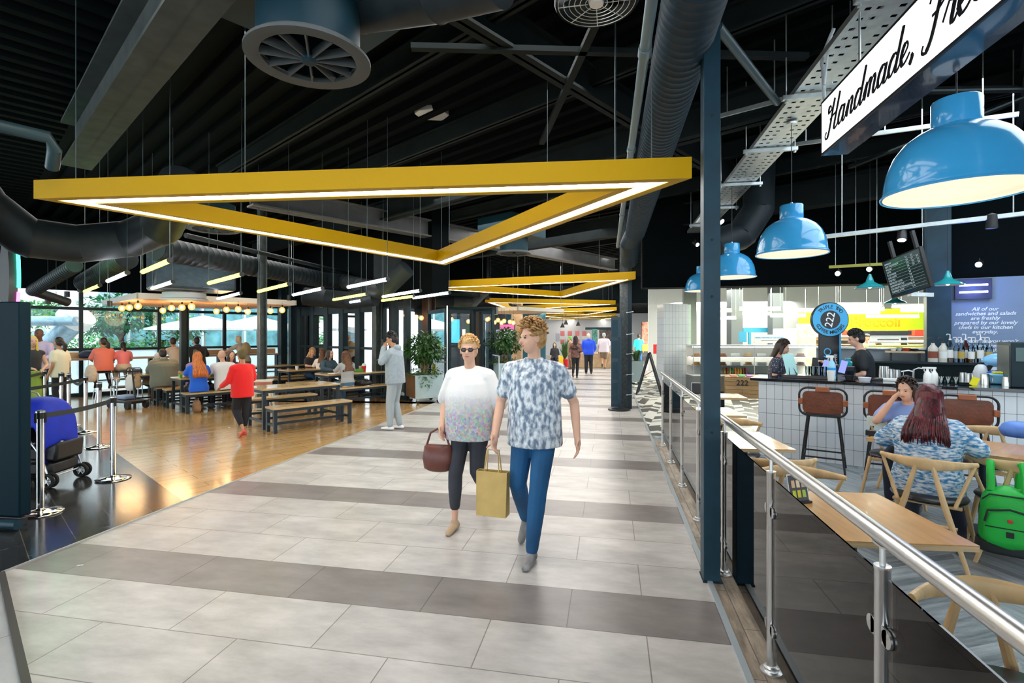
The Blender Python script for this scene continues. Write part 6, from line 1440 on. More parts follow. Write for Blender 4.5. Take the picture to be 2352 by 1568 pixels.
# ---------------------------------------------------------------- lit fascia sign with script lettering
t = thing('lit_fascia_sign', 'long white lit sign with black script lettering above the café', 'sign', (1.61, 4.33, 3.09))
HS = .386
MB().box(.004, .18, -6, .0, -.012, HS + .012).build('case', mat('dark_blue_gloss', (.008, .03, .07), .15, coat=.4), t, smooth=0)
MB().box(-.004, .004, -5.99, -.01, .004, HS - .004).build('lit_face', emis('sign_face', (1, 1, 1), 1.25), t, smooth=0)
MB().box(-.006, .006, -6, 0, -.012, .004).box(-.006, .006, -6, 0, HS - .004, HS + .012).box(-.006, .006, -.01, 0, 0, HS).build('frame', black_p, t, smooth=0)
G = {   # cursive pen strokes, x-height 1
 'H': ([[(.55, 1.55), (.35, 1.75), (.15, 1.6), (.25, 1.35), (.7, 1.5), (1.0, 2.0), (.85, 1.5), (.6, .5), (.35, -.15), (.05, -.25), (-.15, 0), (.05, .2)], [(.45, .85), (.9, .95), (1.4, 1.0)], [(1.75, 2.1), (1.55, 1.4), (1.25, .3), (1.3, 0), (1.6, .05), (1.85, .3)]], 1.75),
 'a': ([[(.85, .8), (.6, 1), (.25, .8), (.1, .35), (.25, .02), (.55, .15), (.85, .75), (.9, .98), (.8, .5), (.75, .1), (.95, 0), (1.2, .3)]], 1.12),
 'n': ([[(0, .3), (.3, .9), (.35, .7), (.2, 0), (.35, .55), (.65, .98), (.85, .8), (.75, .3), (.8, .02), (1.0, .05), (1.2, .3)]], 1.12),
 'd': ([[(.85, .8), (.6, 1), (.25, .8), (.1, .35), (.25, .02), (.55, .15), (.95, .95), (1.2, 2.0), (1.0, 1.2), (.8, .3), (.85, .0), (1.05, .05), (1.25, .3)]], 1.15),
 'm': ([[(0, .3), (.3, .9), (.35, .7), (.2, 0), (.35, .55), (.65, .98), (.8, .8), (.65, 0), (.8, .55), (1.1, .98), (1.3, .8), (1.2, .3), (1.25, .02), (1.45, .05), (1.65, .3)]], 1.58),
 'e': ([[(0, .3), (.35, .45), (.65, .75), (.5, 1), (.25, .85), (.12, .4), (.3, .02), (.6, .08), (.9, .35)]], .85),
 ',': ([[(.2, .1), (.3, .15), (.32, 0), (.15, -.3)]], .9),
 'F': ([[(.2, 1.5), (.35, 1.85), (.8, 1.75), (1.2, 2.0), (1.55, 2.05)], [(1.0, 1.85), (.85, 1.2), (.6, .2), (.3, -.25), (0, -.15), (.05, .1)], [(.45, .95), (.85, 1.0), (1.15, 1.15)]], 1.25),
 'r': ([[(0, .3), (.3, .95), (.45, .85), (.65, .95), (.6, .6), (.55, .1), (.7, 0), (.9, .25)]], .8),
 's': ([[(0, .3), (.35, .7), (.45, 1.0), (.55, .7), (.6, .25), (.35, 0), (.1, .1)], [(.45, .05), (.7, .1), (.9, .3)]], .82),
 'h': ([[(0, .3), (.4, 1.2), (.6, 2.0), (.4, 1.3), (.15, 0), (.35, .6), (.65, .98), (.85, .8), (.75, .3), (.8, .02), (1.0, .05), (1.2, .3)]], 1.15)}
def crom(P, n=6):
    out = []; P = [P[0]] + P + [P[-1]]
    for i in range(1, len(P) - 2):
        for j in range(n):
            s = j / n; a, b, c_, d_ = P[i - 1], P[i], P[i + 1], P[i + 2]
            out.append(tuple(.5 * (2 * b[k] + (c_[k] - a[k]) * s + (2 * a[k] - 5 * b[k] + 4 * c_[k] - d_[k]) * s * s + (3 * b[k] - a[k] - 3 * c_[k] + d_[k]) * s ** 3) for k in (0, 1)))
    return out + [P[-2]]
def script(s, x0, z0, k, wmul=1.0):
    x = x0
    for ch in s:
        if ch == ' ': x += .5 * k; continue
        strokes, adv = G[ch]; mb = MB()
        for st in strokes:
            pts = crom(st); pp = []; rr = []
            for i, (a, b) in enumerate(pts):
                a2 = a + .22 * b; pp.append((-.005, -(x + a2 * k * wmul), z0 + b * k))
                dy = pts[min(i + 1, len(pts) - 1)][1] - pts[max(i - 1, 0)][1]; rr.append(.009 + (.008 if dy < -.05 else 0))
            mb.tube(pp, rr, 6)
        mb.v = [(-.005 + (q[0] + .005) * .15, q[1], q[2]) for q in mb.v]
        mb.build('script_letter', bk_m, t, smooth=0); x += adv * k * wmul
    return x
script('Handmade,', .09, .11, .108, 1.02)
script('Fresh', 1.30, .10, .128, 1.0)
for y in (-.4, -2.6): MB().cyl((.09, y, HS), (.09, y, 1.6), .008, 6).build('hanger', galv, t)
# ---------------------------------------------------------------- green backpack on the chair, blue bag
gb = mat('bright_green_nylon', (.008, .46, .05), .5, noise=.12, nscale=6, bump=.2, bscale=12); dk = mat('dark_nylon', (.01, .015, .015), .6)
t = thing('green_backpack', 'bright green backpack hanging on the back of a wooden chair at the right border', 'backpack', (2.79, 4.25, .16), DEG(62) - PI / 2)
def soft(w0, w1, d, z0, z1, y0, n=16, bulge=1.0):
    mb = MB(); rings = []; m = 10
    for j in range(m + 1):
        s = j / m; z = z0 + (z1 - z0) * s; e = min(1, (1 - abs(2 * s - 1) ** 5) + .02) ** .5
        w_ = (w0 + (w1 - w0) * s) / 2 * e; dd_ = d / 2 * e
        rings.append([(w_ * math.copysign(abs(math.cos(a)) ** .6, math.cos(a)), y0 + dd_ * math.copysign(abs(math.sin(a)) ** .7, math.sin(a)), z) for a in [2 * PI * i / 24 for i in range(24)]])
    return mb.skin(rings)
soft(.34, .27, .2, 0, .46, 0).build('body', gb, t, smooth=60)
soft(.29, .24, .08, .04, .33, -.10).build('front_pocket', gb, t, smooth=60)
MB().tube([(-.14, -.075, .36), (-.10, -.085, .405), (.10, -.085, .405), (.14, -.075, .36)], .006, 6).tube([(-.13, -.14, .19), (.13, -.14, .19)], .004, 6).tube([(-.13, -.13, .22), (-.115, -.135, .30), (0, -.14, .325), (.115, -.135, .30), (.135, -.13, .2), (.135, -.12, .10)], .008, 6).build('zip', dk, t)
MB().ell((0, -.145, .245), .016, .003, .012, 12, 6).build('red_badge', redc, t)
MB().box(-.02, .02, -.148, -.14, .13, .17).build('buckle', dk, t, bevel=.003)
for s in (-.09, .09): MB().tube([(s, -.03, .42), (s, .0, .54), (s * .95, .07, .605), (s * .9, .14, .59), (s * .8, .15, .42)], .024, 10).build('strap', gb, t)
soft(.36, .34, .2, -.03, .08, .01).build('base_panel', dk, t, smooth=60)
bs = mat('sky_blue_satin', (.10, .22, .62), .45, noise=.3, nscale=8, bump=.3, bscale=6)
blob_bag('shiny light blue coat bundled over the chair at the right border', (*P2(2338, 4.75), .745), .13, .09, .08, bs, 0, 'coat', 'blue_coat', -.8)
box_thing('paper_leaflet', 'white and green leaflet standing at the end of the two women’s table', 'leaflet', (*F(2012, 975, .76), .745), (.16, .02, .10), mat('leaflet_print', (.75, .82, .72), .5), -.5)
box_thing('napkin_box', 'small black holder under the leaflet', 'holder', (*F(2000, 1000, .74), .741), (.08, .06, .05), black_p, -.5)
# ---------------------------------------------------------------- people
skin_l = mat('fair_skin', (.72, .42, .30), .5, noise=.06, nscale=10, spec=.3); skin_m = mat('tan_skin', (.50, .26, .15), .5, noise=.06, spec=.3); skin_d = mat('brown_skin', (.16, .075, .045), .5, spec=.3)
hb = mat('dark_brown_hair', (.035, .018, .012), .45, noise=.6, nscale=30, stretch=(1, 1, .15)); hk = mat('black_hair', (.010, .008, .008), .4, noise=.5, nscale=30, stretch=(1, 1, .15))
hbl = mat('sandy_blond_hair', (.42, .23, .08), .5, noise=.55, nscale=45, bump=.5, bscale=60); hgi = mat('ginger_hair', (.75, .20, .05), .5, noise=.45, nscale=40, stretch=(1, 1, .12))
hre = mat('dark_red_hair', (.022, .005, .008), .33, noise=.1, nscale=45, stretch=(1, 1, .08), col2=(.13, .010, .018), bump=.5, bscale=60); hcu = mat('brown_curly_hair', (.13, .05, .02), .5, noise=.6, nscale=35, bump=.6, bscale=40)
hgr = mat('grey_hair', (.45, .45, .45), .5, noise=.3, nscale=30); hbd = mat('blonde_hair', (.68, .42, .18), .5, noise=.35, nscale=30, stretch=(1, 1, .2))
eye_m = mat('dark_eye', (.02, .015, .012), .2); lip_m = mat('lip', (.45, .13, .11), .5)
def cloth_m(n, c, **k): return mat(n, c, .75, sheen=.2, bump=.25, bscale=9, **k)
V = Vector
def hand(mb, w, d, n, side, k=1.0, curl=.5, fingers=True):
    d = V(d).normalized(); n = (V(n) - d * V(n).dot(d)).normalized(); s = d.cross(n) * side; w = V(w)
    mb.cap(w, .024 * k, w + d * .045 * k, .027 * k, 10)
    for i in (-1, 0, 1): mb.cap(w + d * .03 * k + s * .016 * i * k, .017 * k, w + d * .085 * k + s * .021 * i * k, .0145 * k, 8)
    if not fingers: mb.cap(w + d * .06 * k, .025 * k, w + d * .14 * k + n * .03 * k, .017 * k, 8); mb.cap(w + d * .03 * k, .014 * k, w + d * .08 * k + s * .05 * k, .010 * k, 6); return
    for i, l in enumerate((.072, .082, .076, .058)):
        b = w + d * .085 * k + s * (.030 - .020 * i) * k; a1 = curl * .7; a2 = curl * 1.5
        p1 = b + (d * math.cos(a1) + n * math.sin(a1)) * l * .5 * k; p2 = p1 + (d * math.cos(a2) + n * math.sin(a2)) * l * .5 * k
        mb.cap(b, .0098 * k, p1, .0088 * k, 7); mb.cap(p1, .0088 * k, p2, .0072 * k, 7)
    b = w + d * .02 * k + s * .024 * k; p1 = b + (d * .6 + s * .7 + n * .25).normalized() * .04 * k; mb.cap(b, .014 * k, p1, .0105 * k, 7); mb.cap(p1, .0105 * k, p1 + (d * .95 + s * .15 + n * .35).normalized() * .036 * k, .0085 * k, 7)
def rot_to(f, lean_x=0): return Matrix.Rotation(f, 3, 'Z')
def person(label, p, face, H=1.70, sit=None, lean=0, tilt=0, hturn=0, hpitch=0, legs=None, arms=None, top=None, bottom=None, hair=('short', None), skin=None, shoes=None, fat=1.0, vox=.016, fem=False, detail=False, curl=.5, extra=None, z0=0.0, neck=None, group=None):
    skin = skin or skin_l; s = H / 1.75
    root = thing('person', label, 'person', (p[0], p[1], z0), face - PI / 2, group)   # local +y is forward, +x the person's right
    pz = (sit + .09) / s if sit is not None else .93
    la = DEG(lean); ta = DEG(tilt); up = V((math.sin(ta), math.sin(la) * math.cos(ta), math.cos(la) * math.cos(ta)))
    PEL = V((0, 0, pz)); RT = V((1, 0, 0)); RT = (RT - up * RT.dot(up)).normalized(); FW = up.cross(RT)
    CH = PEL + up * .36; NK = PEL + up * .53; HC = NK + (up + FW * .25).normalized() * .175 if neck is None else NK + V(neck)
    shw = .165 if fem else .185
    SH = {k: NK - up * .082 + RT * shw * k for k in (-1, 1)}
    HP = {k: PEL + V((.085 * k, 0, -.02)) for k in (-1, 1)}
    if legs is None:
        if sit is not None: legs = {k: (V((.12 * k, .42, pz - .03)), V((.12 * k, .40, .09))) for k in (-1, 1)}
        else: legs = {k: (V((.10 * k, .02, .50)), V((.11 * k, -.03, .085))) for k in (-1, 1)}
    else: legs = {k: (V(a), V(b)) for k, (a, b) in legs.items()}
    if arms is None: arms = {k: (SH[k] + V((.06 * k, -.03, -.28)), SH[k] + V((.07 * k, .07, -.53))) for k in (-1, 1)}
    else: arms = {k: (V(a), V(b)) for k, (a, b) in arms.items()}
    F_ = fat ** .8
    def torso(mb, g, zt=1.0, zb=0.0, skirt=0):
        # elliptical sections from hips to neck
        secs = [(-.10, .155 * F_ + (.01 if fem else 0), .115 * F_), (0, .165 * F_ + (.012 if fem else 0), .125 * F_), (.13, .142 * F_ * (1.08 if fat > 1.2 else 1), .112 * F_ * (1.12 if fat > 1.2 else 1)), (.25, .152 * F_, .116 * F_), (.36, .168 * F_, .118 * F_), (.44, .175 * F_, .10 * F_), (.49, .13, .078), (.53, .065, .06), (.56, .05, .052)]
        rings = []
        for (h, rx, ry) in secs:
            if h > .56 * zt or h < zb - .11: continue
            gg = g if h < .5 else g * .5
            rings.append(mb.ring(PEL + up * h + FW * (.0 if h < .2 else -.008), RT, FW, rx + gg, ry + gg, 20))
        mb.skin(rings)
        for k in (-1, 1): mb.cap(NK - up * .05 + RT * .05 * k, .05 + g, SH[k], .052 * (F_ if fat > 1 else 1) + g, 10)
    def arm(mb, k, g, fore=True, t=1.0, r0=.048, r1=.037, r2=.026):
        e, w = arms[k]; ff = F_ ** 1.0
        if t < 1: mb.cap(SH[k], r0 * ff + g, SH[k].lerp(e, t), (r0 * ff + g) * .98, 12); return
        mb.cap(SH[k], r0 * ff + g, e, r1 * ff + g, 12)
        if fore: mb.cap(e, r1 * ff + g, e.lerp(w, .35), .036 * ff + g, 12); mb.cap(e.lerp(w, .35), .036 * ff + g, w, r2 + g, 12)
    def leg(mb, k, g, t=1.0, r0=.082, r1=.054):
        kn, an = legs[k]
        mb.cap(HP[k], r0 * F_ + g, kn, r1 + g, 12)
        if t > .5:
            mid = kn.lerp(an, .3); tgt = kn.lerp(an, (t - .5) * 2); mb.cap(kn, r1 + g, mid, .052 + g, 12); mb.cap(mid, .052 + g, tgt, .034 + g + .012 * (1 - t), 12)
    # head frame
    hd = Matrix.Rotation(DEG(hturn), 3, 'Z') @ Matrix.Rotation(-DEG(hpitch), 3, 'X')
    def hp(x, y, z): return HC + hd @ V((x, y, z))
    rem = lambda v: [('REMESH', dict(mode='VOXEL', voxel_size=v * 1.0, use_smooth_shade=True)), ('SMOOTH', dict(factor=.5, iterations=3 if v < .012 else 2))]
    mb = MB()
    if top is None or top.get('open'): torso(mb, 0)
    else: torso(mb, -.012)
    mb.cap(NK - up * .04, .052, HC - (hd @ V((0, .01, .05))), .050, 12)
    mb.ell(hp(0, -.012, .022), .074, .092, .096, 18, 12, hd); mb.ell(hp(0, .022, -.035), .058, .068, .082, 14, 10, hd); mb.ell(hp(0, .045, -.085), .030, .030, .028, 10, 8, hd)
    mb.cap(hp(0, .082, .005), .009, hp(0, .104, -.025), .014, 8); mb.ell(hp(0, .076, .022), .05, .014, .012, 10, 6, hd)
    for k in (-1, 1): mb.ell(hp(.076 * k, -.005, -.008), .010, .019, .032, 8, 8, hd); mb.ell(hp(.035 * k, .055, -.03), .022, .022, .02, 8, 6, hd)
    for k in (-1, 1):
        arm(mb, k, -.004 if top and top.get('sleeve') == 'long' else 0)
        e, w = arms[k]; dd = (w - e).normalized(); nn = V((-k * .8, .3, 0)) if dd.z < -.5 else V((0, 0, -1))
        hand(mb, w, dd, nn, k, 1.0, curl, detail or vox < .013)
        leg(mb, k, -.006)
        an = legs[k][1]; 
    body = mb.build('body', skin, root, smooth=180, mods=rem(vox), M=Matrix.Scale(s, 4)); 
    face_parts(root, s, hp, hd, detail)
    # footwear
    sm = shoes or mat('dark_shoe', (.015, .015, .018), .4)
    for k in (-1, 1):
        kn, an = legs[k]; mb = MB(); sh = (an - kn).normalized(); f = V((0, 1, 0)) - sh * sh.y
        f = V((0, 1, 0)) if abs(sh.z) > .85 else (V((0, 1, 0)) + V((0, 0, .5 if sh.y > 0 else -.6))).normalized()
        a = an + sh * .02; h_ = a + f * (-.045) - V((0, 0, .035)); tt = a + f * .155 - V((0, 0, .045))
        mb.cap(h_, .036, a + f * .06 - V((0, 0, .035)), .037, 12); mb.cap(a + f * .05 - V((0, 0, .035)), .037, tt, .031, 12); mb.cap(a, .038, a - V((0, 0, .03)), .040, 12)
        for i_, q in enumerate(mb.v):
            fl = min(h_.z, tt.z) - .012
            if q[2] < fl and abs(sh.z) > .85: mb.v[i_] = (q[0], q[1], fl)
        mb.build('shoe', sm, root, smooth=60, mods=[('REMESH', dict(mode='VOXEL', voxel_size=min(vox, .012))), ('SMOOTH', dict(factor=.5, iterations=2))], M=Matrix.Scale(s, 4))
    if bottom:
        mb = MB(); m_, ln = bottom['m'], bottom.get('len', 'long'); g = bottom.get('g', .012)
        mb.ell(PEL + V((0, 0, -.02)), .150 * F_ + g, .118 * F_ + g, .12, 16, 10); mb.skin([mb.ring(PEL + up * h, RT, FW, (.15 + .008) * F_ + g, .118 * F_ + g, 18) for h in (-.02, .09)])
        if ln == 'skirt': mb.skin([mb.ring(PEL.lerp(V((0, legs[1][0].y if sit else 0, .12)), q), V((1, 0, 0)), V((0, 1, 0)), .17 + .07 * q, .13 + .07 * q, 18) for q in (0, .3, .6, 1)])
        else:
            for k in (-1, 1): leg(mb, k, g, {'long': .985, 'crop': .84, 'shorts': .0}[ln]) if ln != 'shorts' else mb.cap(HP[k], .085 * F_ + g + .01, HP[k].lerp(legs[k][0], .85), .075 + g, 12)
        mb.build('skirt' if ln == 'skirt' else 'trousers', m_, root, smooth=180, mods=rem(vox), M=Matrix.Scale(s, 4))
    if top:
        mb = MB(); g = top.get('g', .016); hem = top.get('hem', -.10)
        torso(mb, g, .96, hem)
        if top.get('loose'): mb.skin([mb.ring(PEL + up * h, RT, FW, (.168 + e_) * F_ + g, (.125 + e_) * F_ + g, 20) for h, e_ in ((hem - .02, top['loose']), (.06, top['loose'] * .75), (.28, top['loose'] * .5), (.40, .0), (.47, -.04))])
        sl = top.get('sleeve', 'short')
        for k in (-1, 1):
            if sl == 'long': arm(mb, k, g * .9)
            elif sl == 'short': arm(mb, k, g + .005, t=.62)
            elif sl == 'half': arm(mb, k, g, t=.98)
        if top.get('hood'): mb.ell(NK + up * .01 - FW * .07, .10, .065, .06, 14, 10)
        if top.get('collar'): mb.skin([mb.ring(NK + up * (h - .03), RT, FW, .068, .066, 16) for h in (0, .05)])
        mb.build(top.get('name', 'shirt'), top['m'], root, smooth=180, mods=[('REMESH', dict(mode='VOXEL', voxel_size=vox)), ('SMOOTH', dict(factor=.5, iterations=9))], M=Matrix.Scale(s, 4))
    hair_on(root, s, hp, hd, hair, up, NK, detail, FW, .118 * F_ + (top or {}).get('g', .016) + .012)
    if extra: extra(root, s, hp, HC, NK, PEL, arms, up, RT, FW)
    return root
def face_parts(root, s, hp, hd, detail):
    M = Matrix.Scale(s, 4)
    for k in (-1, 1):
        MB().ell(hp(.029 * k, .0765, .006), .011, .007, .0065, 10, 6, hd).build('eye', eye_m, root, M=M)
        if detail: MB().cap(hp(.018 * k, .084, .022), .0035, hp(.044 * k, .074, .022), .003, 6).build('eyebrow', hb, root, M=M)
    MB().ell(hp(0, .083, -.056), .022, .007, .006, 10, 6, hd).build('mouth', lip_m, root, M=M)
def hair_on(root, s, hp, hd, hair, up, NK, detail, FW, dep):
    st, m = hair; r = random.Random(len(bpy.data.objects))
    if st == 'bald' or m is None: return
    M = Matrix.Scale(s, 4); mb = MB()
    mb.ell(hp(0, -.026, .034), .083, .094, .098, 18, 12, hd); mb.ell(hp(0, -.045, -.01), .076, .070, .085, 14, 10, hd)
    if st == 'short': mb.ell(hp(0, .02, .085), .062, .065, .042, 12, 8, hd)
    if st == 'bun': mb.ell(hp(0, -.07, .12), .04, .04, .04, 12, 8, hd)
    if st == 'cap': mb.ell(hp(0, .0, .07), .085, .10, .05, 14, 8, hd); mb.box(-.05, .05, .07, .15, .05, .06, Matrix.Translation(hp(0, 0, 0)) @ hd.to_4x4())
    if st in ('bob', 'long', 'verylong', 'curlylong', 'pony'):
        L_ = {'bob': .17, 'long': .34, 'verylong': .46, 'curlylong': .40, 'pony': .30}[st]; w_ = {'pony': .035, 'curlylong': .125, 'bob': .085}.get(st, .105)
        if st == 'pony': mb.tube([hp(0, -.10, .03), hp(.02, -.15, -.06), hp(.03, -.14, -.17), hp(.03, -.12, -.25)], [.03, .045, .04, .015], 10)
        else:
            bk = HB = -.085
            rings = []
            for i in range(8):
                q = i / 7; c = hp(0, -.055, .03).lerp(NK - up * (L_ - .16) - FW * (max(.115, dep - .03) if st != 'bob' else .1), q)
                rings.append(mb.ring(c, (hd @ V((1, 0, 0))), (hd @ V((0, 1, 0))), .078 + (w_ - .07) * q, .078 - .042 * q, 16))
            mb.skin(rings)
            for k in (-1, 1): mb.cap(hp(.070 * k, -.01, .03), .030, hp(.078 * k, .0, -.11 if st == 'bob' else -.16), .024, 10)
            if st in ('long', 'verylong', 'curlylong') and not detail:
                for k in (-1, 1): mb.cap(hp(.075 * k, .0, -.12), .028, NK + V((.09 * k, .03, -.12)), .022, 8)
    mods = [('REMESH', dict(mode='VOXEL', voxel_size=.011)), ('SMOOTH', dict(factor=.5, iterations=2))]
    o = mb.build('hair', m, root, smooth=180, mods=mods, M=M)
    if st in ('curly', 'curlylong') or detail:
        mb = MB()
        if st in ('long', 'verylong'):
            for i in range(150):
                a = r.uniform(-1.25, 1.25) * PI * .62; x, y = math.sin(a), -math.cos(a)
                p0 = hp(.03 * x, -.02 + .02 * y, .13); p1 = hp(.084 * x, -.026 + .096 * y, .06); p2 = hp(.092 * x, -.03 + .095 * y, -.06)
                q = x * (.105 + .028 * r.random()); p3 = NK - FW * (dep * ({'long': .82, 'verylong': .98}[st]) + .02 * (1 - abs(x)) + r.uniform(0, .02)) - up * ({'long': .11, 'verylong': .20}[st]) + V((q * 1.15, 0, 0)); p4 = p3 - up * r.uniform(.07, .12) + V((q * .12, -.005, 0))
                mb.tube([p0, p1, p2, p2.lerp(p3, .5) + V((0, -.008, 0)), p3, p4], [.004, .0095, .010, .011, .010, .002], 5)
        elif st == 'curlylong':
            for i in range(90):
                a = r.uniform(-.8, .8) * PI; x, y = math.sin(a), -math.cos(a); pts = []
                for j in range(8): q = j / 7; c = hp(.09 * x, -.03 + .08 * y, .06).lerp(NK + V((.15 * x, -.12 + .03 * y, -.24)), q); pts.append(c + V((.014 * math.sin(j * 2 + i), .014 * math.cos(j * 2.3 + i), 0)))
                mb.tube(pts, [.008] * 7 + [.002], 5)
        else:
            for i in range(260 if detail else 120):
                th = r.uniform(0, 2 * PI); ph = r.uniform(-.15, PI / 2)
                n_ = V((math.cos(th) * math.cos(ph), math.sin(th) * math.cos(ph), math.sin(ph)))
                if n_.y > .55 and n_.z < .45: continue
                b = V((n_.x * .080, -.022 + n_.y * .092, .034 + n_.z * .098)); fl = V((r.uniform(-.5, .5), .7 + r.uniform(-.5, .4), .25))
                k_ = .028 if st == 'curly' else .016
                mb.tube([hp(*b), hp(*(b + n_ * k_ * .7 + fl * k_ * .4)), hp(*(b + n_ * k_ + fl * k_ * 1.1)), hp(*(b + n_ * k_ * .6 + fl * k_ * 1.7))], [.010, .0085, .006, .0015], 5)
        mb.build('hair_strands', m, root, smooth=180, M=M)
TW = TH + PI / 2      # facing the windows
def A2(k, e, w): return (k, (e, w))
# ---- the two walkers
print_m = mat('blue_white_leaf_print', (.80, .85, .90), .7, noise=.0, nscale=24, col2=(.15, .21, .30), stretch=(1.3, 1.3, .7), bump=.2, bscale=9)
jeans = mat('deep_blue_jeans', (.006, .085, .22), .75, noise=.35, nscale=3, bump=.3, bscale=9)
grey_tr = mat('white_top_print', (.86, .84, .83), .75)
def hem_print(m):
    t_ = m.node_tree; p = t_.nodes['Principled BSDF']; N = t_.nodes.new; K = t_.links.new
    tc = N('ShaderNodeTexCoord'); sp = N('ShaderNodeSeparateXYZ'); K(tc.outputs['Object'], sp.inputs[0])
    r1 = N('ShaderNodeMapRange'); r1.inputs[1].default_value = 1.22; r1.inputs[2].default_value = .98; K(sp.outputs[2], r1.inputs[0])
    vz = N('ShaderNodeTexVoronoi'); vz.inputs['Scale'].default_value = 55; K(tc.outputs['Object'], vz.inputs[0])
    mx = N('ShaderNodeMix'); mx.data_type = 'RGBA'; mx.inputs['A'].default_value = (.86, .85, .84, 1); K(r1.outputs[0], mx.inputs['Factor'])
    m2 = N('ShaderNodeMix'); m2.data_type = 'RGBA'; m2.blend_type = 'MULTIPLY'; m2.inputs['Factor'].default_value = .55; m2.inputs['A'].default_value = (.62, .62, .66, 1); K(vz.outputs['Color'], m2.inputs['B']); K(m2.outputs['Result'], mx.inputs['B'])
    K(mx.outputs['Result'], p.inputs['Base Color'])
hem_print(grey_tr)
cq = F(1228, 1262)
def man_extra(root, s, hp, HC, NK, PEL, arms, up, RT, FW):
    M = Matrix.Scale(s, 4); e, w = arms[1]
    b = MB(); t = thing('paper_bag', 'tan paper carrier bag held by the man between the two walkers', 'bag', (0, 0, 0))
    t.matrix_world = Matrix.Translation((cq[0], cq[1], 0)) @ Matrix.Rotation(-PI / 2 - .12 - PI / 2, 4, 'Z')
    c = w * s + V((0.03, -.03, -.12)); x, y, z = c
    MB().add([(x - .12, y - .05, z - .50), (x + .12, y - .05, z - .50), (x + .12, y + .05, z - .50), (x - .12, y + .05, z - .50), (x - .125, y - .035, z - .16), (x + .125, y - .035, z - .16), (x + .125, y + .035, z - .16), (x - .125, y + .035, z - .16)], [(0, 1, 2, 3), (0, 1, 5, 4), (1, 2, 6, 5), (2, 3, 7, 6), (3, 0, 4, 7)]).build('bag_body', mat('kraft_paper', (.62, .42, .14), .7, noise=.15), t, smooth=0, mods=[('SOLIDIFY', dict(thickness=.004))])
    for q in (-.03, .03): MB().tube([(x - .06, y + q, z - .17), (x - .045, y + q * .5, z), (x + .045, y + q * .5, z), (x + .06, y + q, z - .17)], .005, 6).build('handle', mat('kraft_paper', (.62, .42, .14), .7, noise=.15), t)
person('curly sandy-haired man walking in a blue and white leaf-print shirt and blue jeans', cq, -PI / 2 - .12, 1.80, lean=2, hturn=-48, hpitch=4,
       legs={-1: ((-.07, .17, .49), (-.035, .21, .085)), 1: ((.11, .08, .52), (.13, -.20, .17))}, arms={1: ((.27, .02, 1.12), (.25, .20, .90)), -1: ((-.29, -.09, 1.13), (-.33, .0, .88))},
       top=dict(m=print_m, sleeve='short', loose=.03, hem=-.10, collar=True), bottom=dict(m=jeans, g=.014), hair=('curly', hbl), shoes=mat('grey_suede_shoe', (.28, .27, .27), .7, noise=.4, nscale=12), vox=.0085, detail=True, fat=1.04, extra=man_extra)
wq = F(1082, 1205)
def woman_extra(root, s, hp, HC, NK, PEL, arms, up, RT, FW):
    M = Matrix.Scale(s, 4); MB().ell(hp(-.031, .088, .004), .026, .006, .020, 14, 8).ell(hp(.031, .088, .004), .026, .006, .020, 14, 8).tube([hp(-.078, .0, .012), hp(-.058, .078, .010), hp(0, .096, .010), hp(.058, .078, .010), hp(.078, .0, .012)], .003, 6).build('sunglasses', mat('dark_lens', (.03, .018, .015), .1), root, M=M)
    t = thing('handbag', 'dark red-brown leather handbag with gold rings held by the walking woman', 'handbag', (0, 0, 0)); t.matrix_world = Matrix.Translation((wq[0], wq[1], 0)) @ Matrix.Rotation(-PI / 2 - .05 - PI / 2, 4, 'Z')
    e, w = arms[1]; x, y, z = w * s + V((.03, .02, -.06)); bm_ = mat('oxblood_leather', (.13, .035, .025), .4, noise=.3, nscale=12); gold = mat('gold_metal', (.85, .60, .20), .2, 1)
    mb = MB(); mb.skin([mb.ring((x, y, z + zz), (1, 0, 0), (0, 1, 0), rx, ry, 20) for zz, rx, ry in ((-.33, .09, .045), (-.31, .13, .06), (-.22, .145, .065), (-.12, .13, .045), (-.10, .11, .02))]); mb.build('body', bm_, t, smooth=60)
    MB().tube([(x - .11, y, z - .12), (x - .07, y, z + .0), (x, y, z + .04), (x + .07, y, z + .0), (x + .11, y, z - .12)], .010, 8).build('handle', bm_, t)
    for q in (-.11, .11): MB().tube([(x + q + .02 * math.cos(i * PI / 6), y - .03, z - .13 + .02 * math.sin(i * PI / 6)) for i in range(12)], .004, 6, closed=True, cap=False).build('ring', gold, t)
charc = mat('charcoal_trousers', (.035, .038, .05), .8, noise=.2)
person('woman walking in a loose white top with patterned hem, charcoal cropped trousers and sandals', wq, -PI / 2 - .05, 1.68, fem=True, lean=2, hturn=8,
       legs={1: ((.10, .15, .50), (.11, .14, .085)), -1: ((-.07, .05, .52), (-.08, -.28, .20))}, arms={1: ((.27, -.04, 1.16), (.24, .12, .93)), -1: ((-.28, .02, 1.14), (-.26, .14, .90))},
       top=dict(m=grey_tr, sleeve='half', loose=.06, g=.028, hem=-.09, name='blouse'), bottom=dict(m=charc, len='crop'), hair=('short', hbd), shoes=mat('tan_sandal', (.48, .33, .2), .6), vox=.0085, detail=True, extra=woman_extra, fat=1.08)
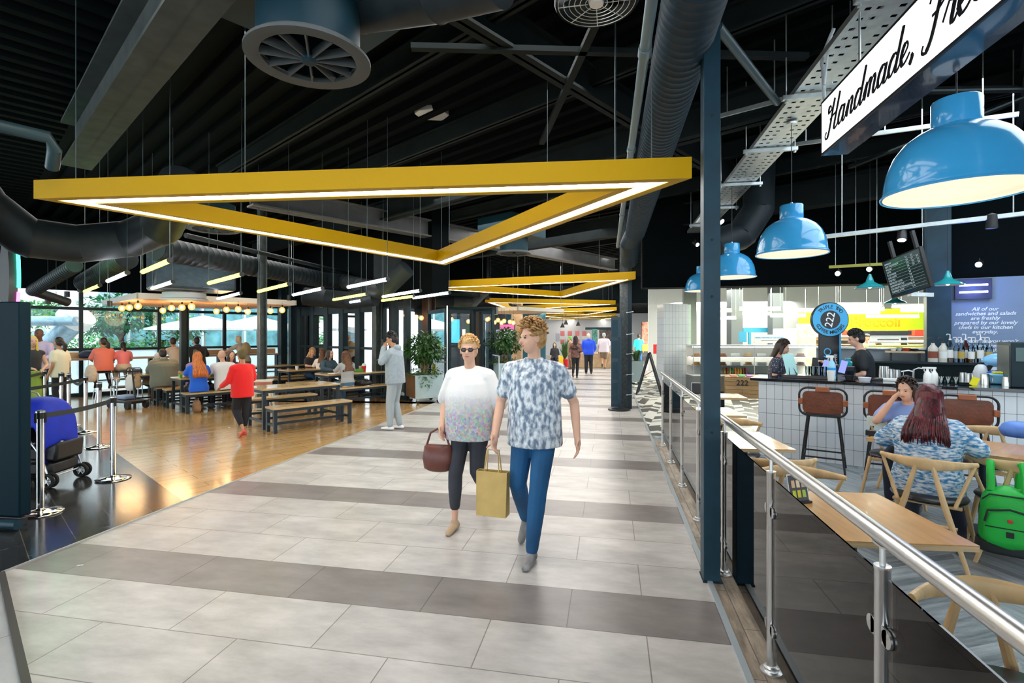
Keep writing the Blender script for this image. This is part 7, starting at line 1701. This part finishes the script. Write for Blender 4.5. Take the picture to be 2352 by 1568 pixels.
# ---- hoodie man
heather = cloth_m('heather_grey_jersey', (.30, .36, .40), noise=.15, nscale=20)
def phone(root, s, hp, HC, NK, PEL, arms, up, RT, FW):
    e, w = arms[-1]; MB().box(-.012, .012, -.02, .02, -.06, .06, Matrix.Translation(w + V((.02, .04, .09)))).build('phone', black_p, root, M=Matrix.Scale(s, 4))
person('young man in a heather-grey hoodie and joggers with a phone at his ear', F(908, 986), PI * .97, 1.74, skin=skin_m, lean=3, hturn=14, hpitch=14, legs={1: ((.08, .05, .49), (.09, -.04, .085)), -1: ((-.08, .06, .49), (-.08, .06, .085))},
       arms={-1: ((-.28, .12, 1.22), (-.10, .18, 1.47)), 1: ((.25, .04, 1.17), (.09, .25, 1.24))}, top=dict(m=heather, sleeve='long', g=.024, hood=True, hem=-.08, loose=.02, name='hoodie'), bottom=dict(m=cloth_m('pale_grey_joggers', (.36, .41, .44)), g=.022), hair=('short', hk), shoes=mat('white_trainer', (.85, .85, .85), .5), vox=.011, detail=True, extra=phone)
# ---- boy in red
person('boy in a bright red sweatshirt and black three-quarter trousers standing on the wood floor', F(557, 1000), TW + .15, 1.44, hpitch=20, legs={1: ((.09, .06, .50), (.06, .04, .085)), -1: ((-.09, .10, .53), (-.10, -.22, .16))}, arms={1: ((.26, .05, 1.15), (.22, .24, 1.08)), -1: ((-.26, .04, 1.14), (-.28, .26, 1.02))},
       top=dict(m=cloth_m('bright_red_jersey', (.85, .008, .01)), sleeve='long', g=.03, loose=.03, hem=-.12, name='sweatshirt'), bottom=dict(m=mat('black_cotton', (.012, .013, .02), .8), len='crop', g=.02), hair=('short', mat('olive_brown_hair', (.10, .075, .02), .6)), shoes=mat('red_trainer', (.75, .12, .08), .5), vox=.012, skin=skin_m)
# ---- seated at tables
def seat(label, u, b, face, hgt, off=0, **k):
    p = RB(u, b); return person(label, p, face, hgt, sit=k.pop('sit', .44), vox=k.pop('vox', .016), **k)
fwd = {1: ((.24, .18, .98), (.10, .36, .88)), -1: ((-.24, .18, .98), (-.10, .36, .88))}
def desk(z=.80, y=.36, x=.12): return {1: ((.25, .16, z + .02), (x, y, z)), -1: ((-.25, .16, z + .02), (-x, y, z))}
blk_tr = mat('black_cotton', (.012, .013, .02), .8)
seat('ginger woman with very long straight hair in a bright blue top, back to the camera', 457, 12.68, TW, 1.68, top=dict(m=cloth_m('bright_blue_top', (.005, .12, .72)), sleeve='short'), bottom=dict(m=blk_tr), hair=('verylong', hgi), fem=True, arms=desk(), lean=8, detail=True, vox=.013, fat=1.15)
seat('bald man in a white shirt, back to the camera, beside the ginger woman', 517, 12.68, TW, 1.80, top=dict(m=cloth_m('white_shirt_cotton', (.82, .78, .76)), sleeve='long', g=.02), bottom=dict(m=blk_tr), hair=('bald', None), arms=desk(), lean=14, fat=1.25, vox=.014)
seat('broad man in a grey-green jumper with dark hair, back to the camera', 378, 14.55, TW, 1.80, top=dict(m=cloth_m('grey_green_wool', (.17, .18, .14)), sleeve='long', g=.045, hood=True), bottom=dict(m=mat('brown_trousers', (.15, .07, .045), .8)), hair=('short', hk), arms=desk(), lean=12, fat=1.75, vox=.016, hpitch=12)
seat('elderly person with grey hair and striped top at the end of the far table', 343, 15.2, TW - 1.2, 1.60, top=dict(m=mat('brown_stripe_knit', (.45, .30, .22), .8, col2=(.18, .12, .1), nscale=14, stretch=(.1, .1, 3)), sleeve='long'), bottom=dict(m=blk_tr), hair=('short', hgr), skin=skin_m, arms=desk(.85), lean=18, fem=True, hpitch=10)
seat('person with dark tied hair and glasses in a lilac top, facing the ginger woman', 444, 13.95, -E2[1] * 0 + TH - PI / 2 + .4, 1.70, top=dict(m=cloth_m('lilac_top', (.30, .20, .36)), sleeve='half'), bottom=dict(m=blk_tr), hair=('bun', hb), skin=skin_m, arms=desk(), lean=10, hturn=25)
seat('woman with long dark hair facing the bald man across the table', 527, 13.95, TH - PI / 2, 1.66, top=dict(m=cloth_m('dark_top', (.06, .05, .07)), sleeve='half'), bottom=dict(m=blk_tr), hair=('long', hb), arms=desk(), lean=10, fem=True)
# ---- at the window bar
pk = cloth_m('coral_jersey', (.90, .23, .16)); pk2 = cloth_m('pink_jersey', (.92, .25, .27))
seat('woman in a coral top with a curly ponytail, on a stool at the window bar', 238, 17.0, TW, 1.70, sit=.74, top=dict(m=pk, sleeve='long', g=.02), bottom=dict(m=mat('maroon_leggings', (.05, .012, .03), .8)), hair=('pony', hb), skin=skin_m, arms={1: ((.25, .12, 1.13), (.2, .36, 1.06)), -1: ((-.25, .1, 1.12), (-.2, .34, 1.06))}, lean=6, fem=True, fat=1.3, hturn=35, vox=.014, legs={1: ((.14, .34, .72), (.16, .12, .42)), -1: ((-.14, .34, .72), (-.16, .05, .46))})
seat('girl in a pink t-shirt with a beige jacket round her waist at the window bar', 284, 17.0, TW, 1.45, sit=.74, top=dict(m=pk2, sleeve='short', g=.02), bottom=dict(m=beige, g=.05), hair=('pony', hk), skin=skin_m, arms={1: ((.24, .16, 1.22), (.2, .4, 1.16)), -1: ((-.24, .14, 1.22), (-.2, .38, 1.16))}, lean=6, fem=True, legs={1: ((.14, .34, .86), (.16, .12, .52)), -1: ((-.14, .34, .86), (-.16, .05, .56))})
seat('man in a cream shirt leaning on the window bar, partly behind the slim dark column', 405, 17.05, TW + .3, 1.72, sit=.74, top=dict(m=cloth_m('cream_shirt', (.72, .62, .52)), sleeve='short'), bottom=dict(m=blk_tr), hair=('short', hb), skin=skin_m, arms={1: ((.28, .1, 1.12), (.2, .36, 1.05)), -1: ((-.26, .2, 1.12), (-.3, .42, 1.06))}, lean=12)
seat('person with a dark top bun in a black top, sitting at the window bar', 455, 17.0, TW + .1, 1.72, sit=.74, top=dict(m=cloth_m('black_jersey', (.02, .02, .025)), sleeve='half', g=.03, hood=True), bottom=dict(m=blk_tr), hair=('bun', hk), arms={1: ((.28, .1, 1.12), (.2, .36, 1.05)), -1: ((-.26, .2, 1.12), (-.2, .4, 1.06))}, lean=10, fat=1.25, hturn=20)
def bpack(root, s, hp, HC, NK, PEL, arms, up, RT, FW):
    mb = MB(); c = PEL + up * .28 - FW * .17; mb.ell(c, .15, .10, .22, 14, 10); mb.build('backpack', mat('khaki_backpack', (.42, .33, .19), .7), root, smooth=180, M=Matrix.Scale(s, 4))
person('grey-haired man with a khaki backpack leaning over the window bar', RB(563, 16.8), TW + .3, 1.74, lean=24, top=dict(m=cloth_m('grey_tshirt', (.45, .43, .40)), sleeve='short'), bottom=dict(m=mat('taupe_shorts', (.22, .17, .12), .8), len='shorts'), hair=('short', mat('fair_grey_hair', (.6, .5, .35), .6)), arms={1: ((.27, .50, 1.20), (.2, .62, 1.12)), -1: ((-.28, .46, 1.18), (-.3, .62, 1.10))}, extra=bpack)
# ---- right-hand tables
seat('blonde woman with glasses in a black t-shirt sitting by the folding doors', 711, 14.62, TH - PI / 2 + .2, 1.66, top=dict(m=cloth_m('black_jersey', (.02, .02, .025)), sleeve='short'), bottom=dict(m=jeans), hair=('bob', hbd), arms=desk(.82), lean=8, fem=True, hturn=-20, hpitch=8, detail=True)
seat('woman with dark blonde hair in a white top beyond the denim-jacket woman', 738, 14.0, TH + .9, 1.64, top=dict(m=cloth_m('white_shirt_cotton', (.82, .78, .76)), sleeve='half'), bottom=dict(m=jeans), hair=('long', hcu), arms=desk(.82), lean=14, fem=True)
seat('smiling brunette in a denim jacket facing the camera', 751, 12.62, TH - PI / 2 + .15, 1.68, top=dict(m=mat('dark_denim_jacket', (.05, .09, .12), .8, noise=.3), sleeve='long', g=.03), bottom=dict(m=blk_tr), hair=('long', hb), arms=desk(.82), lean=8, fem=True, hturn=8, detail=True, vox=.013, legs={1: ((.12, .3, .48), (.12, .2, .09)), -1: ((-.12, .3, .48), (-.12, .2, .09))})
seat('young woman with curly brown hair in a grey cropped top and jeans, seen from behind', 799, 11.26, TW, 1.68, top=dict(m=cloth_m('grey_crop_knit', (.38, .40, .42)), sleeve='long', hem=.06), bottom=dict(m=mat('mid_blue_jeans', (.06, .17, .30), .8, noise=.3)), hair=('curlylong', hcu), arms=desk(.84), lean=8, fem=True, detail=True, vox=.013)
# ---- standing by the queue barrier
person('woman in a green wide-leg outfit with bare shoulders behind the queue barrier', P2(72, 10.2), -.3, 1.68, top=dict(m=cloth_m('black_jersey', (.02, .02, .025)), sleeve='none'), bottom=dict(m=cloth_m('olive_green_cloth', (.28, .42, .06)), len='skirt', g=.03), hair=('long', mat('yellow_blonde_hair', (.75, .6, .10), .6)), arms={1: ((.24, .02, 1.12), (.1, .24, 1.08)), -1: ((-.24, .04, 1.12), (-.1, .26, 1.06))}, fem=True)
person('tall man in a lavender shirt standing behind the woman in green', P2(92, 12.0), -1.2, 1.84, skin=skin_d, top=dict(m=cloth_m('lavender_shirt', (.62, .50, .70)), sleeve='long', g=.02), bottom=dict(m=blk_tr), hair=('bald', None), arms={1: ((.26, .02, 1.16), (.14, .22, 1.02)), -1: ((-.26, .04, 1.16), (-.12, .24, 1.0))})
person('young woman in a white t-shirt and black trousers standing sideways at the barrier', P2(137, 11.3), PI + .2, 1.64, top=dict(m=cloth_m('cream_white_tee', (.82, .78, .60)), sleeve='short', g=.02, loose=.02), bottom=dict(m=blk_tr), hair=('pony', hb), skin=skin_m, fem=True)
# ---- far corridor
person('woman with long dark hair in black walking away down the corridor', P2(1322, 20.0), PI / 2, 1.66, top=dict(m=mat('black_patterned_top', (.02, .02, .022), .7, col2=(.35, .15, .12), nscale=9), sleeve='half', g=.02), bottom=dict(m=blk_tr), hair=('verylong', mat('black_red_hair', (.03, .006, .008), .5)), fem=True, vox=.02, legs={1: ((.07, .12, .5), (.05, .12, .085)), -1: ((-.08, .0, .52), (-.09, -.26, .2))})
person('white-haired man in a bright blue jacket and black trousers walking away', P2(1352, 22.2), PI / 2 + .1, 1.74, top=dict(m=cloth_m('cobalt_jacket', (.005, .07, .80)), sleeve='long', g=.05, hood=True), bottom=dict(m=blk_tr, g=.03), hair=('short', mat('white_hair', (.65, .6, .5), .6)), fat=1.2, vox=.02, arms={1: ((.27, .05, 1.14), (.22, .2, .98)), -1: ((-.27, .05, 1.14), (-.22, .2, .98))})
person('man in a pale mauve shirt and brown shorts walking away', P2(1387, 25.2), PI / 2, 1.78, top=dict(m=cloth_m('pale_mauve_shirt', (.62, .54, .60)), sleeve='short', g=.04, loose=.03), bottom=dict(m=mat('brown_shorts', (.20, .14, .08), .8), len='shorts', g=.03), hair=('short', hgr), skin=skin_m, fat=1.15, vox=.02, legs={1: ((.08, .1, .5), (.06, .1, .085)), -1: ((-.08, .12, .56), (-.08, -.15, .26))})
person('dark-haired person in black sitting at the far café seats', P2(1274, 26), -PI / 2, 1.62, sit=.44, top=dict(m=cloth_m('black_jersey', (.02, .02, .025)), sleeve='half'), bottom=dict(m=blk_tr), hair=('long', hk), vox=.022, fem=True)
t = thing('low_stool', 'small stool under the dark-haired person at the far café seats', 'stool', (*P2(1274, 26), 0)); MB().box(-.2, .2, -.2, .2, .36, .40).build('seat', black_p, t)
for x in (-.17, .17):
    for y in (-.17, .17): MB().cyl((x, y, 0), (x, y, .36), .015, 6).build('leg', black_p, t)
person('person in olive green with tan coat standing by the far café plant', P2(1310, 25.4), PI, 1.62, top=dict(m=cloth_m('tan_coat', (.30, .20, .09)), sleeve='long', g=.04), bottom=dict(m=mat('brown_trousers', (.15, .07, .045), .8)), hair=('short', mat('green_cap', (.1, .4, .05), .6)), vox=.022)
person('person in a turquoise top standing at the far white shop', P2(1467, 27.5), PI / 2, 1.72, top=dict(m=cloth_m('turquoise_top', (.02, .62, .58)), sleeve='half', g=.03), bottom=dict(m=jeans), hair=('short', hb), vox=.022)
# ---- café
dots = mat('navy_polka_dot', (.03, .035, .06), .7)
def polka(m):
    t_ = m.node_tree; p = t_.nodes['Principled BSDF']; tc = t_.nodes.new('ShaderNodeTexCoord'); v = t_.nodes.new('ShaderNodeTexVoronoi'); v.inputs['Scale'].default_value = 45; v.inputs['Randomness'].default_value = .2
    r_ = t_.nodes.new('ShaderNodeMapRange'); r_.inputs[1].default_value = .28; r_.inputs[2].default_value = .22; mx = t_.nodes.new('ShaderNodeMix'); mx.data_type = 'RGBA'; mx.inputs['A'].default_value = (.03, .035, .06, 1); mx.inputs['B'].default_value = (.7, .72, .75, 1)
    K = t_.links.new; K(tc.outputs['Object'], v.inputs[0]); K(v.outputs['Distance'], r_.inputs[0]); K(r_.outputs[0], mx.inputs['Factor']); K(mx.outputs['Result'], p.inputs['Base Color'])
polka(dots)
gp = RC(1781, .98)
person('dark-haired girl with a bob in a navy polka-dot top behind the bar', gp, CR - .15, 1.62, top=dict(m=dots, sleeve='short', hem=.04), bottom=dict(m=blk_tr), hair=('bob', hb), fem=True, hturn=20, hpitch=22, lean=6, detail=True, vox=.011, arms={1: ((.22, .04, 1.15), (.16, .26, 1.10)), -1: ((-.22, .06, 1.15), (-.1, .28, 1.12))})
bk = mat('black_print_tee', (.010, .014, .018), .75, bump=.2, bscale=8)
def badge(root, s, hp, HC, NK, PEL, arms, up, RT, FW):
    for z in (.30, .18): 
        c = PEL + up * z + FW * .148; c = (c + RT * -.03); MB().tube([(c.x + .045 * math.cos(i * PI / 10), c.y + .002 - .012 * math.cos(i * PI / 10) ** 2, c.z + .045 * math.sin(i * PI / 10)) for i in range(20)], .0035, 5, closed=True, cap=False).build('printed_ring', bl_m, root, M=Matrix.Scale(s, 4))
bp_ = RC(1988, 1.02)
person('young barista with short dark hair in a black t-shirt with blue rings, reaching left', bp_, CR + PI + .12, 1.77, top=dict(m=bk, sleeve='short', g=.02, hem=-.10), bottom=dict(m=mat('grey_jeans', (.08, .10, .12), .8)), hair=('short', hk), hpitch=18, lean=6, detail=True, vox=.010, arms={1: ((.22, .20, 1.16), (.12, .48, 1.26)), -1: ((-.24, .06, 1.13), (-.16, .34, 1.04))}, curl=.9, extra=badge)
person('kitchen worker in a cap and white top standing at the ovens', P2(1990, 15.3), -PI / 2, 1.72, top=dict(m=cloth_m('white_shirt_cotton', (.82, .78, .76)), sleeve='half'), bottom=dict(m=blk_tr), hair=('cap', black_p), skin=skin_m, vox=.02)
person('dark-haired kitchen worker in black before the oven', P2(2018, 14.9), PI * .8, 1.50, top=dict(m=cloth_m('black_jersey', (.02, .02, .025)), sleeve='half'), bottom=dict(m=blk_tr), hair=('long', hb), vox=.02, fem=True)
marl = mat('blue_white_marl_knit', (.70, .76, .82), .8, col2=(.03, .20, .42), nscale=30, stretch=(.8, .8, 2.4), bump=.5, bscale=70)
person('red-haired woman in a blue and white marled jumper, seated with her back to the camera', (2.47, 4.60), DEG(56), 1.66, sit=.44, top=dict(m=marl, sleeve='long', g=.026, hem=-.12, name='jumper'), bottom=dict(m=mat('navy_trousers', (.015, .02, .04), .8)), hair=('long', hre), fem=True, lean=10, fat=1.42, detail=True, vox=.010, hturn=6,
       arms={1: ((.32, .10, .86), (.20, .38, .84)), -1: ((-.32, .12, .86), (-.16, .38, .86))}, legs={1: ((.16, .38, .50), (.20, .12, .10)), -1: ((-.14, .38, .50), (-.14, .36, .09))})
person('woman in a light blue t-shirt seated across the table, her hand at her face', (3.02, 5.92), DEG(-124), 1.62, sit=.44, top=dict(m=cloth_m('light_blue_tee', (.22, .34, .72)), sleeve='short', g=.02), bottom=dict(m=mat('navy_trousers', (.015, .02, .04), .8)), hair=('bob', hb), fem=True, lean=14, hturn=-18, hpitch=12, detail=True, vox=.011,
       arms={1: ((.26, .26, .88), (.12, .24, 1.12)), -1: ((-.24, .22, .92), (-.14, .42, .86))}, fat=1.15)
